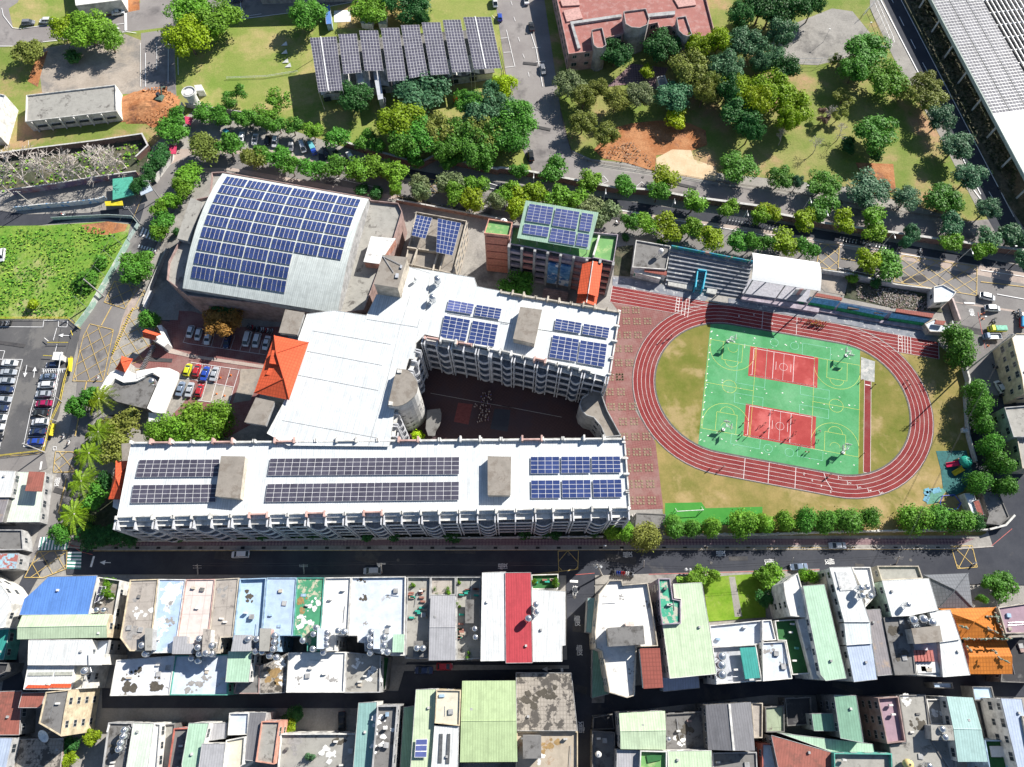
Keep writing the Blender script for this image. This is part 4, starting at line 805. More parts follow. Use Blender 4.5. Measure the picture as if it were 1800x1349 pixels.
sg = thing('stage_canopy', 'big white curved canopy over the open air stage', 'canopy', (*at(1382, 500), 0))
mb = MB(); e = [at(*q, 11.2) for q in px('V185,103 688,176 697,392 178,306')]
for i in range(12):
    t0, t1 = i/12, (i+1)/12; z0_, z1_ = 11.0+1.1*sin(pi*t0), 11.0+1.1*sin(pi*t1)
    a0, a1 = lerp2(e[0], e[3], t0), lerp2(e[1], e[2], t0); b0, b1 = lerp2(e[0], e[3], t1), lerp2(e[1], e[2], t1)
    mb.quad((*b0, z1_), (*b1, z1_), (*a1, z0_), (*a0, z0_)); mb.quad((*a0, z0_-.12), (*a1, z0_-.12), (*b1, z1_-.12), (*b0, z1_-.12))
part('roof', mb, plain('canopy_white', (0.86, 0.86, 0.84), .6, var=.06), sg)
for q in (e[0], e[1], e[2], e[3], lerp2(e[0], e[1], .5), lerp2(e[3], e[2], .5)):
    c = lerp2(q, at(1382, 470, 10), .05); part('post', MB().tube((*c, 0), (*c, 11.0), .2), m_rail, sg)
stg = thing('stage', 'pale raised stage under the big white canopy', 'stage', (*at(1370, 515), 0))
part('floor', MB().prism(W_('V160,300 620,385 600,480 105,410', 2.0), 0, 2.0), plain('stage_floor', (0.34, 0.34, 0.38), .8), stg)
part('front_wall', MB().prism(W_('V105,412 690,515 680,555 100,455', 1.3), 0, 1.3), wallm('mauve'), stg)
for k in range(3): q = at(*px(f'V{505+28*k},405')[0], 3.4); part('banner', MB().obox(q, (1, 0), 1.2, .15, 2, 5.5), plain('banner_pink' if k % 2 else 'banner_white', (.62, .35, .33) if k % 2 else (.7, .7, .7), .7), stg)
m_mw = plain('mural_sky', (0.22, 0.50, 0.72), .8, var=.3); m_mg = plain('mural_grass', (0.04, 0.32, 0.12), .8, var=.4)
mwl = thing('mural_wall', 'long wall painted with sky and grass below the red tiled copings', 'wall', (*at(1500, 540), 0))
def slantquad(s_top, zt_, s_bot, zb_, mat, nm, lab=None):
    a, b = [at(*q, zt_) for q in px(s_top)]; c, d = [at(*q, zb_) for q in px(s_bot)]
    mb = MB(); mb.quad((*c, zb_), (*d, zb_), (*b, zt_), (*a, zt_)); mb.quad((*a, zt_), (*b, zt_), (*b, 0), (*a, 0)); mb.quad((*c, 0), (*d, 0), (*d, zb_), (*c, zb_)); mb.quad((*c, 0), (*c, zb_), (*a, zt_), (*a, 0)); mb.quad((*d, zb_), (*d, 0), (*b, 0), (*b, zt_))
    part(nm, mb, mat, mwl, label=lab)
slantquad('V615,435 1540,600', 2.9, 'V590,490 1480,640', 1.5, wallm('mauve'), 'wall_body')
for s1, s2 in (('V620,438 845,470', 'V600,480 810,515'), ('V850,485 1205,560', 'V825,518 1175,590'), ('V1235,560 1520,605', 'V1215,595 1480,635')):
    slantquad(s1, 3.1, s2, 1.9, m_mw, 'sky_panel')
for s1, s2 in (('V605,478 805,512', 'V600,492 800,527'), ('V825,518 1175,588', 'V820,530 1170,602'), ('V1215,595 1480,633', 'V1215,606 1478,648'), ('V140,392 340,432', 'V135,402 335,444'), ('V365,432 575,472', 'V360,442 570,484')):
    slantquad(s1, 2.0, s2, 1.55, m_mg, 'grass_panel')
for s in ('V655,405 862,445 855,465 650,430', 'V1268,525 1550,565 1540,595 1262,550', 'V1565,612 1640,620 1625,650 1555,640'): part('tile_coping', MB().prism(W_(s, 3.6), 3.2, 3.6), rm('maroon'), mwl, (1, 0))
for s in ('V600,500 1140,608 1140,625 600,530', 'V1145,610 1480,655 1478,685 1140,630', 'V105,425 600,515 598,540 105,455'): part('seat_step', MB().prism(W_(s, .8), 0, .8), wallm('mauve'), mwl)
for s in ('V905,510 990,520 985,535 900,525', 'V1105,545 1190,555 1185,570 1100,560'): part('grille', MB().prism(W_(s, 2.6), 1.5, 2.7), plain('grille_dark', (.06, .04, .04), .6), mwl)
gl_ = bld('V1550,360 1620,345 1720,400 1700,430 1660,470 1550,480', 4.0, 'white', 'pale', 'small pale gate lodge where the school wall meets the side road', 'gate_lodge', 'lodge', par=.4)
bld('V1480,640 1560,600 1640,650 1720,640 1640,705 1520,700', 2.6, 'beige', 'pale', 'pale triangular annex with a red coping at the east end of the mural wall', 'store_annex', 'annex', par=.3, win=False)
# west gate: white curved canopy, guard house, red roofs
gt = thing('gate_house', 'white angular gate house with a grey inner roof at the west entrance', 'gate house', (*at(240, 690), 0))
m_gw = plain('gate_white', (0.80, 0.79, 0.76), .7, var=.12)
for s, h in (('W0,790 200,758 300,765 378,800 372,860 245,1180 150,1165 95,1130 215,850 145,805 0,860', 4.6), ('I690,90 730,20 760,-20 850,-60 905,-20 1000,10 940,40 850,50 790,20 760,60 720,130 690,135', 4.4), ('W110,1170 245,1180 200,1250 110,1250', 3.2)):
    part('canopy', MB().prism(W_(s, h), h-.9, h, True, True), m_gw, gt)
part('guard_roof', MB().prism(W_('I735,95 790,55 850,20 960,-20 1020,-20 1090,10 1060,90 1000,230 800,180 735,130', 3.6), 0, 3.6), rm('cdark'), gt, (1, 0))
for s, h in (('E840,1160 915,1180 862,1272 795,1250', 5.2), ('E1000,975 1112,1010 1065,1050 985,1030', 5.6)):
    r_ = thing('gate_roof', 'red tiled cap on the %s gate pillar of the west entrance' % ('southern' if h < 5.5 else 'northern'), 'roof', (*at(*px(s)[0], 3), 0), group='red tiled gate pillars')
    part('pillar', MB().prism(inset(W_(s, h), 1.0), 0, h), wallm('white'), r_)
    if h < 5.5: hip(r_, s, h, 1.5, 'rtile')
    else: p = W_(s, h); g, rd = gable(p, h, 1.1, 0); part('roof', g, rm('rtile'), r_, (0, 1))
part('side_wing', MB().prism(W_('E1080,950 1110,945 1155,1070 1130,1095 1060,1050 1040,1040 1110,1010', 3.4), 0, 3.4), m_gw, gt)
gv = MB(); 
for k in range(16): c = at(*px(f'W{160-7.2*k:.1f},{570+14*k:.1f}')[0], .6); gv.obox(c, (1, 0), .9, .12, .1, 1.4)
single('sliding_gate', gv, m_rail, 'slatted steel sliding gate between the two red capped pillars', 'gate')
# ================================================================ NORTH CAMPUS
wb = bld('A180,655 795,583 800,765 172,838', 4.6, 'white', 'conc', 'long white flat roofed store in the lawn by the orange soil heap', 'store_building', 'building', par=.5, win=False)
a, b = W_('A215,838 790,770', 4.6)
for k in range(6):
    q = lerp2(a, b, (k+.5)/6); u = udir([a, b]); v = (u[1], -u[0]); part('window', MB().obox((q[0]+v[0]*.0, q[1]+v[1]*.0), u, 3.0, .5, 1.9, 2.4), m_glass, wb)
    q = lerp2(a, b, k/6); part('pilaster', MB().obox((q[0]+v[0]*.1, q[1]+v[1]*.1), u, .35, .6, 0, 4.4), wallm('white'), wb)
ct = thing('water_tower', 'round white water tower with an open ringed top beside the lawn wall', 'water tower', (*at(344, 184, 0), 0))
part('shaft', MB().lathe([(1.75, 0), (1.75, 4.8)], 24), plain('tower_plaster', (.62, .62, .60), .8), ct).location = (0, 0, 0)
for ch_ in ct.children:
    me = ch_.data; 
    for v_ in me.vertices: v_.co.x += ct.location.x; v_.co.y += ct.location.y
def local(name, mb, mats, parent, smooth=False):
    return link(name, mesh(name, mb, mats, (0, 0, 0), None, smooth), parent)
local('tank', MB().lathe([(1.75, 4.4), (2.35, 4.9), (2.35, 6.0), (2.1, 6.0), (2.1, 5.4), (1.5, 5.4), (1.5, 5.8), (0.01, 5.8)], 28), plain('tower_plaster', (.62, .62, .60), .8), ct)
pq = W_('X341,150 354,149 358,159 345,160', 2.6); part('pump_room', MB().prism(pq, 0, 2.6), plain('tower_plaster', (.62, .62, .60), .8), ct)
def bsh(s, h, **k): return bld(s, h, **k)
bld('A-200,600 35,655 -40,900 -250,900', 7, 'white', 'whitef', 'white building cut by the left picture edge on the lawn', 'edge_building', 'building', win=False)
bld('A495,-160 830,-180 835,0 520,40', 5, 'white', 'whitef', 'pale building at the top edge above the parked white car', 'top_building', 'building', win=False)
bld('B0,-420 720,-460 690,-210 0,-190', 13, 'grey', 'conc', 'building beyond the top edge that shades the upper road', 'top_building', 'building', win=False)
# solar hall: long low building under eight raised tables of panels
hh = thing('solar_hall', 'low white building under eight tilted tables of grey solar panels', 'building', (*at(715, 130, 0), 0))
hp = W_('B480,650 600,640 900,600 1380,540 1680,500 1640,200 1180,230 900,260 520,310', 3.6)
part('wall', MB().prism(inset(hp, .6), 0, 3.4), wallm('white'), hh); part('roof', MB().prism(hp, 3.4, 3.65, True, True), rm('cdark'), hh, (1, 0))
for i in range(9):
    x = 530+125*i; y = 648-17.5*i; p = W_(f'B{x-45},{y} {x+48},{y-9} {x+30},{y-130} {x-60},{y-120}', 4.2)
    g, rd = gable(p, 3.7, .9, 1); part('gable', g, wallm('white'), hh)
    a, b = W_(f'B{x-30},{y+45} {x+36},{y+38}', 1.6); part('window', MB().obox(((a[0]+b[0])/2, (a[1]+b[1])/2), udir([a, b]), 2.4, .4, 1.2, 2.6), m_glass, hh)
ZT = 8.5
tabs = [('B410,262 590,253 635,622 470,635', 9, 18), ('B607,238 730,234 765,500 640,512', 6, 13), ('B750,212 876,211 915,487 787,490', 6, 13), ('B898,195 1022,193 1075,553 950,562', 6, 18), ('B1036,176 1160,173 1222,520 1095,540', 6, 18), ('B1180,157 1305,155 1368,510 1243,518', 6, 18), ('B1325,139 1445,137 1515,495 1390,500', 6, 18), ('B1467,120 1655,118 1728,470 1540,480', 9, 18)]
for i, (s, nx, ny) in enumerate(tabs):
    arr(hh, s, nx, ny, [ZT+.5, ZT-.2, ZT-.2, ZT+.5], pv_grey, m_alub, .09, name='solar_table'); q = W_(s, ZT)
    for c in q+[lerp2(q[0], q[3], .5), lerp2(q[1], q[2], .5)]: part('post', MB().tube((*c, 0), (*c, ZT-.1), .12, n=5), m_rail, hh)
    if nx == 9:
        t_ = .42; a, b = lerp2(q[0], q[1], t_), lerp2(q[3], q[2], t_); part('walkway', MB().obox(((a[0]+b[0])/2, (a[1]+b[1])/2), udir([a, b]), hypot(a[0]-b[0], a[1]-b[1]), .3, ZT+.25, ZT+.42), m_alub, hh)
for s in ('B728,505 770,500 790,600 748,600', 'B843,490 885,487 915,680 880,688'): head(hh, s, 6.2, 'white', 'greyf', z0=0, name='vent_block')
bld('B512,60 545,30 560,165 522,168', 2.8, 'blue', 'blsheet', 'small blue hut beside the trees above the lawn', 'blue_hut', 'hut', win=False)
single('tarpaulin', MB().prism(W_('B575,75 690,70 692,150 578,155', .1), .05, .12), plain('sheet_white', (.75, .75, .74), .8), 'flat white tarpaulin on the lawn beside the blue hut', 'tarpaulin')
for s, lab in (('B870,85 940,85 935,170 880,165', 'pale tent roof among the trees right of the white tarpaulin'), ('B750,100 850,110 840,170 760,160', 'pale tent roof under the tree left of the other tent')):
    bld(s, 2.4, 'white', 'wsheet', lab, 'tent', 'tent', win=False)
# red roofed faculty building
rb = thing('faculty_building', 'large pink building with red flat roofs and three rounded stair towers', 'building', (*at(1110, 60, 0), 0)); rb['h'] = 7.8
rp_ = W_('C345,-200 1350,-260 1478,238 1300,262 1165,178 1090,190 1080,155 850,200 845,232 725,262 640,350 468,372', 7.8)
mb = blockmb(rp_, 0, 7.8, .7); wm = MB(); wm.v = mb.v; wm.f = [f for f, m in zip(mb.f, mb.m) if m == 0]; wm.m = [0]*len(wm.f); part('wall', wm, plain('wall_oldpink', (.44, .28, .26), .9, var=.35, sc=.4), rb)
part('roof', MB().prism(inset(rp_, .22), 7.0, 7.1), rm('redf'), rb, (1, 0)); HOUSES.append((ccw(rp_), 7.8, rb)); PENDING.append((rb, ccw(rp_), 0, 7.8, 3.4))
for s, h in (('C845,78 1000,58 1025,130 1010,170 960,192 900,188 860,165', 11.2), ('C625,205 700,190 728,310 700,330 665,330 640,310', 10.2), ('C1210,120 1275,110 1318,235 1290,250 1255,240 1225,210', 10.2)):
    p = W_(s, h); mb = blockmb(p, 0, h, .6); part('stair_tower', mb, [plain('tower_concrete', (.36, .33, .32), .9, var=.4, sc=.5), rm('redf')], rb, (1, 0))
for s in ('C478,150 830,98 835,115 500,165 550,330 530,335', 'C1010,95 1200,75 1200,100 1015,118'): part('gutter', MB().prism(W_(s, 7.9), 7.1, 7.9), wallm('grey'), rb)
for s in ('C410,0 535,-5 545,35 425,42', 'C432,75 540,50 565,125 455,150', 'C1190,-10 1330,-30 1345,35 1225,50'): part('roof_deck', MB().prism(W_(s, 7.6), 7.1, 7.6), plain('deck_rose', (.50, .30, .27), .85), rb)
bld('C1075,530 1130,518 1165,610 1105,635', 2.6, 'white', 'conc', 'small pale flat roofed shelter between the trees below the red roofed building', 'garden_shelter', 'shelter', win=False)
# big right-hand solar canopy on posts
cv = thing('solar_canopy', 'very long pale solar canopy on white posts beside the right hand road', 'canopy', (*at(1700, 200, 0), 0))
e = [at(*q, 7.5) for q in px('D1100,-140 1850,-260 2600,900 1980,1500')]
L0, L1 = at(*px('D1130,-60')[0], 7.5), at(*px('D1580,785')[0], 7.5)
du = udir([L0, L1])
WD = 44.0; dv = (-du[1], du[0])
if dv[0] < 0: dv = (-dv[0], -dv[1])
LN = hypot(L1[0]-L0[0], L1[1]-L0[1])
def cp(a, b, z): return (L0[0]+du[0]*a+dv[0]*b, L0[1]+du[1]*a+dv[1]*b, z)
k0 = -20
part('edge_beam', MB().prism([cp(k0, 0, 0)[:2], cp(LN+70, 0, 0)[:2], cp(LN+70, .3, 0)[:2], cp(k0, .3, 0)[:2]], 6.3, 7.55), plain('beam_green', (.42, .48, .44), .7), cv)
bw = 9.4
for i in range(3):
    b0 = .5+i*bw/3*1.9
    mb = MB(); w0 = 5.6; mb.prism([cp(k0, b0, 0)[:2], cp(LN, b0, 0)[:2], cp(LN, b0+w0, 0)[:2], cp(k0, b0+w0, 0)[:2]], 7.4, 7.5)
    na, nb_ = int((LN-k0)/1.35), 5
    for a_ in range(na):
        for b_ in range(nb_):
            x0, x1 = k0+(a_+.07)*(LN-k0)/na, k0+(a_+.93)*(LN-k0)/na; y0, y1 = b0+(b_+.05)*w0/nb_, b0+(b_+.95)*w0/nb_
            mb.quad(cp(x0, y0, 7.52), cp(x1, y0, 7.52), cp(x1, y1, 7.52), cp(x0, y1, 7.52), m=1)
            if dv[0]*du[1]-dv[1]*du[0] > 0: mb.f[-1] = mb.f[-1][::-1]
    part('panel_field', mb, [m_alub, pv_pale], cv)
part('white_deck', MB().prism([cp(LN, 0, 0)[:2], cp(LN+70, 0, 0)[:2], cp(LN+70, 18.3, 0)[:2], cp(LN, 18.3, 0)[:2]], 7.3, 7.5), plain('deck_white', (.84, .84, .84), .6, var=.05), cv)
for k in range(12):
    a_ = -12+k*12.2; x, y, _ = cp(a_, 1.0, 0); part('post', MB().tube((x, y, 0), (x, y, 6.4), .32, n=8), m_alub, cv); x, y, _ = cp(a_, 16, 0); part('post', MB().tube((x, y, 0), (x, y, 7.3), .32, n=8), m_alub, cv)
gr_ = thing('steel_frame_roof', 'open white steel grid over dark machinery beyond the long solar canopy', 'canopy', (*cp(20, 28, 0)[:2], 0))
for b_ in [19+1.7*i for i in range(16)]: part('purlin', MB().prism([cp(-20, b_, 0)[:2], cp(LN, b_, 0)[:2], cp(LN, b_+.28, 0)[:2], cp(-20, b_+.28, 0)[:2]], 6.0, 6.3), m_alub, gr_)
for a_ in [-18+6.0*i for i in range(15)]: part('rafter', MB().prism([cp(a_, 18.8, 0)[:2], cp(a_+.25, 18.8, 0)[:2], cp(a_+.25, 45, 0)[:2], cp(a_, 45, 0)[:2]], 5.6, 5.95), m_alub, gr_)
part('floor', MB().prism([cp(-22, 19, 0)[:2], cp(LN, 19, 0)[:2], cp(LN, 46, 0)[:2], cp(-22, 46, 0)[:2]], .2, .5), rm('black'), gr_, (1, 0))
# ================================================================ HOUSES
for a_ in [
 ('M328,55 660,47 600,312 130,315 165,205 250,130', 11, 'white', 'blsheet', 'bright blue ribbed metal roof at the west end of the street row', dict(ov=.1)),
 ('M665,55 818,78 790,240 748,465 745,315 612,300 640,180', 9.6, 'white', 'cbrown', 'white walled roof terrace with plants right of the bright blue roof', dict(par=.8)),
 ('M150,318 745,308 725,468 115,480', 11.6, 'cream', 'mint', 'pale green gabled metal roof directly below the bright blue roof', dict(rise=.8)),
 ('M195,485 625,482 610,655 190,655', 11.5, 'white', 'wsheet', 'plain white metal roof below the pale green gable', {}),
 ('M190,658 505,655 480,822 160,820', 10.5, 'white', 'wsheet', 'white metal roof with two strip skylights above the rusty yard', {}),
 ('M508,655 600,650 560,815 482,820', 9.8, 'white', 'cream_', 'narrow cream roof strip beside the steel tank and the skylight roof', {}),
 ('M632,488 745,485 728,575 690,650 618,600', 9.0, 'grey', 'pale', 'small shaded grey roof between the white metal roof and the side lane', {}),
 ('M0,835 150,830 130,1130 -60,1130', 6, 'dark', 'rust', 'rusty steel framed roof at the left edge', {}),
 ('M150,845 312,840 275,945 125,945', 9, 'white', 'rust', 'small dark red sheet roof beside the charcoal roof', {}),
 ('M310,838 470,822 440,980 415,1140 262,1050', 13.4, 'cream', 'cdark', 'tall cream building with three columns of windows facing the side lane', dict(par=.3)),
 ('M-200,-20 0,100 62,190 80,235 25,400 -200,430', 9, 'white', 'wsheet', 'white gabled roof cut by the left edge beside the lane', {}),
 ('I-200,1225 130,1225 110,1330 -200,1340', 5, 'grey', 'striped', 'blue and brown striped metal roof by the left edge near the zebra crossing', {}),
 ('M-200,405 65,410 25,620 -200,620', 5, 'teal', 'tealt', 'dark teal awning roof at the left edge', {}),
 ('M-200,630 60,640 40,700 -200,820', 6, 'dark', 'black', 'dark low roof at the left edge below the teal awning', {}),
 ('M-200,1150 85,1150 20,1450 -200,1450', 7, 'grey', 'lbsheet', 'pale blue roof in the bottom left corner', {}),
 ('M100,1160 430,1152 400,1450 60,1450', 4, 'brick', 'rough', 'broken reddish roof and rubble in the bottom left corner', {}),
 ('M882,75 1075,70 1020,560 880,560 815,470', 12, 'cream', 'concs', 'stained beige concrete slab roof at the left end of the middle terrace', dict(par=.3)),
 ('M1077,70 1262,72 1205,460 1175,570 1022,575', 12, 'white', 'bluest', 'blue roof with peeling white paint in the middle terrace', dict(par=.25)),
 ('M1264,72 1460,70 1415,470 1375,575 1180,575 1207,460', 12, 'pink', 'pinkf', 'pale pink tiled flat roof in the middle terrace', dict(par=.25)),
 ('M1462,70 1622,62 1580,465 1500,470 1480,575 1378,575 1417,470', 12, 'beige', 'concs', 'grey concrete slab roof between the pink roof and the light blue roof', dict(par=.25)),
 ('N-72,68 108,62 78,445 60,560 -130,560 -115,450', 12, 'blue', 'lblue', 'light blue flat roof with a dark puddle stain', dict(par=.9)),
 ('N112,60 315,60 288,455 198,455 188,562 62,562 80,447', 12, 'blue', 'lblue2', 'plain light blue flat roof left of the green stained roof', dict(par=.25)),
 ('N317,60 503,60 478,440 470,560 385,560 385,510 345,508 343,455 290,455', 12, 'teal', 'gstain', 'dark green flat roof with bare concrete streaks', dict(par=.3)),
 ('N505,60 685,57 664,450 585,455 575,560 473,562 480,442', 12, 'white', 'whitef', 'bright white flat roof between the green roof and the wide pale roof', dict(par=.5)),
 ('N687,57 1055,52 1045,590 940,590 777,560 775,505 727,500 727,455 666,455', 12, 'white', 'pale', 'wide pale grey blue flat roof with a dark spot', dict(par=.6)),
 ('M790,620 1190,590 1150,860 745,865', 9.5, 'white', 'wstain', 'white flat roof with two black burnt looking stains', dict(par=.25)),
 ('M1192,590 1550,582 1545,860 1152,860', 9.5, 'teal', 'pale', 'pale flat roof with a grey patch and a teal awning below', dict(par=.25)),
 ('M1552,562 1712,560 1690,772 1532,770', 12.3, 'white', 'mint2', 'small mint green metal roof behind the light blue roof', {}),
 ('M1600,780 1695,640 N65,660 60,850 -115,850', 9.3, 'brick', 'cdark', 'dark patched concrete roof right of the mint roof', dict(par=.3)),
 ('N68,660 130,640 252,575 235,842 64,850', 9.2, 'grey', 'rough', 'brown mossy roof with white patches left of the bright white square roof', dict(par=.3)),
 ('N258,570 648,565 635,842 243,842', 10.5, 'white', 'whitef', 'bright white square roof behind the terrace, with two grey marks', dict(par=.4)),
 ('N652,565 885,590 880,842 640,845', 9.6, 'grey', 'conc', 'grey concrete roof in the rear corner above the alley', dict(par=.5)),
 ('N888,592 945,600 920,820 888,838', 5, 'dark', 'turf', 'narrow dark green roof strip beside the rear concrete roof', dict(win=False)),
 ('N1066,55 1225,55 1215,490 1205,610 1050,610', 11, 'grey', 'conc', 'roof terrace of planter boxes right of the wide pale roof', dict(par=.8)),
 ('N1227,55 1395,55 1394,178 1225,180', 10.5, 'grey', 'concs', 'small tiled terrace in front of the silver ribbed roof', dict(par=.7)),
 ('N1225,182 1395,182 1395,622 1212,624', 13, 'white', 'grsheet', 'silver grey ribbed roof between two planted terraces', dict(rise=.5, ax=0)),
 ('N1400,55 1563,55 1565,612 1400,620', 10, 'grey', 'conc', 'narrow cluttered terrace left of the white ribbed roof', dict(par=.8)),
 ('N1575,28 1735,22 1740,625 1565,628', 13, 'white', 'wsheet', 'white ribbed metal roof left of the red one', {}),
 ('O30,28 205,26 215,640 35,642', 13.2, 'red', 'redsheet', 'bright red ribbed metal roof', {}),
 ('O212,140 395,152 440,155 440,520 417,522 417,630 220,632', 12.6, 'white', 'wsheet', 'white metal roof right of the bright red roof', {}),
 ('O210,40 393,35 390,140 212,140', 8, 'white', 'turf', 'small balcony with artificial turf above the white roof', dict(par=.8)),
 ('O738,78 825,75 832,108 1000,95 1048,365 1070,525 925,530 912,862 860,878 740,842 690,560 648,540 640,430 665,172', 14, 'beige', 'whitef', 'big white flat roof of the corner apartment block beside the alley', dict(par=.9)),
 ('O592,200 665,195 640,430 628,440 580,430', 6, 'grey', 'teal', 'teal awnings on the west side of the white apartment block', dict(win=False)),
 ('O625,545 690,560 735,850 620,880', 4.5, 'grey', 'mintd', 'low green annex roof along the alley below the apartment block', dict(win=False)),
 ('O1072,66 1152,65 1172,205 1225,215 1225,372 1100,380 1085,290', 15.5, 'mauve', 'gstain2', 'green stained terrace with a tall mauve side wall', dict(par=.5)),
 ('O1172,105 1365,95 1415,380 1466,715 1150,746 1102,384 1226,374 1225,205 1180,200', 14.5, 'mauve', 'mint', 'large pale green ribbed roof beside the garden', {}),
 ('O1095,720 1345,730 1352,810 1105,835', 5, 'blue', 'lbsheet', 'low blue roof in the shade under the large pale green roof', dict(win=False)),
 ('O1420,385 1792,348 1785,512 1545,527 1440,527', 9.5, 'white', 'pale', 'pale blue terrace below the garden', dict(par=.6)),
 ('O1440,530 1545,525 1735,513 1778,762 1460,787', 11.5, 'white', 'greyf', 'white framed roof deck with a row of big tanks', dict(par=1.2)),
 ('Q0,500 155,492 205,748 5,765', 11.8, 'white', 'pale', 'pale square roof with a white rim beside the dark green deck', dict(par=.5)),
 ('Q0,350 62,347 95,485 0,490', 10.5, 'white', 'pale', 'small pale roof above the square white rimmed roof', dict(par=.4)),
 ('Q85,352 235,342 335,712 205,722 160,490 105,488', 10.5, 'white', 'turf', 'dark green roof deck inside white walls', dict(par=1.0)),
 ('Q145,95 242,28 268,120 298,330 190,322 150,160', 12.5, 'white', 'whitef', 'white stepped building right of the garden', dict(par=.3)),
 ('Q240,345 300,335 390,745 345,750', 11.5, 'white', 'whitef', 'long white wall strip right of the dark green deck', dict(par=.3)),
 ('Q275,118 422,106 572,745 430,762 395,720', 14, 'white', 'mint2', 'long green gabled roof with a paler left slope', {}),
 ('Q425,15 453,10 555,362 560,520 510,365 445,115', 12, 'beige', 'conc', 'narrow concrete gap roof between the green gable and the white strip roof', dict(win=False)),
 ('Q456,-8 605,-10 732,362 556,362', 15.2, 'white', 'wsheet', 'long white metal strip roof with a grey skylight patch', {}),
 ('Q556,365 733,364 745,508 572,520', 14.9, 'white', 'csheet', 'pale blue grey metal roof below the long white strip', {}),
 ('Q572,522 746,510 780,752 622,770', 14.5, 'white', 'lbsheet', 'sky blue tinted metal roof above the alley', {}),
 ('Q608,-12 735,-12 775,180 700,262 692,170', 13, 'white', 'whitef', 'white tiled terrace with four tanks in two pairs', dict(par=.5)),
 ('Q700,280 800,276 882,720 785,728 750,508', 13.6, 'white', 'brsheet', 'brownish worn metal roof between the white strip and the dark roof', {}),
 ('Q780,-20 1062,-20 1092,66 812,80', 10, 'beige', 'conc', 'concrete terrace above the wide white gable', dict(par=.6)),
 ('Q812,82 1132,66 1196,280 1000,320 880,326', 15, 'mint', 'wsheet', 'wide white gable roof near the dark hipped roof', {}),
 ('Q1133,292 1277,280 1345,480 1205,500', 14.6, 'white', 'wsheet', 'white metal roof strip left of the temple roof', {}),
 ('Q1205,502 1346,482 1412,722 1227,736', 14.2, 'white', 'wsheet', 'lower white ribbed roof strip beside the temple', {}),
 ('Q823,332 978,320 1010,405 1045,720 902,724', 14, 'dark', 'cdark', 'soot dark concrete roof in the middle of the right block', dict(par=.25)),
 ('Q980,322 1130,312 1200,500 1225,735 1050,722 1012,405', 13.2, 'white', 'pale', 'pale roof with red stacked chairs shaded racks and a small white deck', dict(par=.5)),
 ('Q1602,262 1850,225 1900,440 1655,440', 12, 'beige', 'pinkfl', 'rounded dull mauve building at the right edge', dict(par=.5)),
 ('Q1650,470 1850,460 1900,780 1620,770', 6, 'dark', 'black', 'dark low roofs under the rounded mauve building', dict(par=.5)),
 ('M735,1045 900,1048 860,1460 680,1460', 8, 'grey', 'cdark', 'grey flat roof with four steel tanks in a line', dict(par=.5)),
 ('M905,1050 1045,1053 990,1460 840,1460', 9, 'white', 'mint3', 'very pale green metal roof beside the four tanks', {}),
 ('M1048,1050 1092,1053 1060,1460 995,1460', 8.4, 'white', 'whitef', 'narrow white roof strip beside the very pale green one', {}),
 ('M1095,1060 1190,1052 1160,1460 1065,1460', 6, 'dark', 'conc', 'shaded concrete roof behind the red framed one', {}),
 ('M1180,1085 1278,1082 1240,1460 1125,1460', 8, 'red', 'cdark', 'dark roof with a red left wall in the bottom row', dict(par=.5)),
 ('M1283,1050 1418,1050 1350,1325 1240,1460 1235,1325', 11, 'white', 'mint2', 'slim mint roof with one small hatch in the bottom row', {}),
 ('M1420,1052 1542,1048 1535,1152 1402,1172', 8, 'grey', 'grsheet', 'grey metal roof above the silver ribbed one in the bottom row', {}),
 ('M1372,1190 1532,1190 1500,1460 1335,1460', 12, 'white', 'grsheet', 'silver ribbed roof at the bottom edge left of the cream one', {}),
 ('M1535,1165 1665,1140 1650,1332 1500,1460', 10, 'white', 'cream_', 'cream roof with a yellow green rim at the bottom', {}),
 ('M1557,980 1692,978 1682,1128 1546,1132', 9, 'white', 'pale', 'pale roof above the cream one with dark notches', {}),
 ('N-5,977 108,980 50,1310 -40,1300', 9, 'grey', 'grsheetd', 'grey striped roof left of the salmon edged roof', {}),
 ('N75,1037 200,1037 160,1330 35,1312', 10, 'salmon', 'conc', 'concrete roof with a salmon left edge', dict(par=.5)),
 ('N205,1122 722,1120 700,1460 175,1460', 8, 'white', 'conc', 'large bare concrete roof with a round bush', dict(par=.8)),
 ('N735,912 860,906 825,1460 690,1460', 10.5, 'white', 'teal', 'blue green ribbed roof left of the mottled concrete strip', {}),
 ('N862,932 1000,930 960,1460 815,1460', 12.5, 'grey', 'cdark', 'mottled grey concrete strip roof with raised rims', dict(par=1.0)),
 ('N1042,942 1112,932 1088,1460 1010,1460', 7.5, 'grey', 'mintd', 'shaded green roof between the mottled strip and the pale green roof', {}),
 ('N1125,822 1262,816 1225,1460 1080,1460', 11.5, 'white', 'gsheet2', 'pale green roof carrying one small blue panel set', {}),
 ('N1264,822 1430,824 1422,1068 1252,1050', 13, 'cream', 'cream_', 'cream flat roof left of the wide olive green roof', dict(par=.4)),
 ('N1252,1068 1417,1072 1405,1460 1220,1460', 12.4, 'white', 'wsheet', 'white roof with two long dark skylights', {}),
 ('N1440,762 1802,760 1815,1312 1425,1315', 12, 'white', 'gsheet', 'very wide olive green ribbed roof', dict(rise=.6, ax=0)),
 ('N1425,1322 1700,1320 1700,1460 1420,1460', 6, 'dark', 'cdark', 'dark roof at the bottom edge under the olive green roof', {}),
 ('O105,706 480,710 522,1102 108,1102', 9, 'beige', 'rough', 'old brown tiled roof with rows of crumbling cement tiles', {}),
 ('O110,1106 525,1106 525,1460 100,1460', 8.5, 'cream', 'conc2_', 'brown stained concrete roof below the old brown tiled roof', dict(par=.7)),
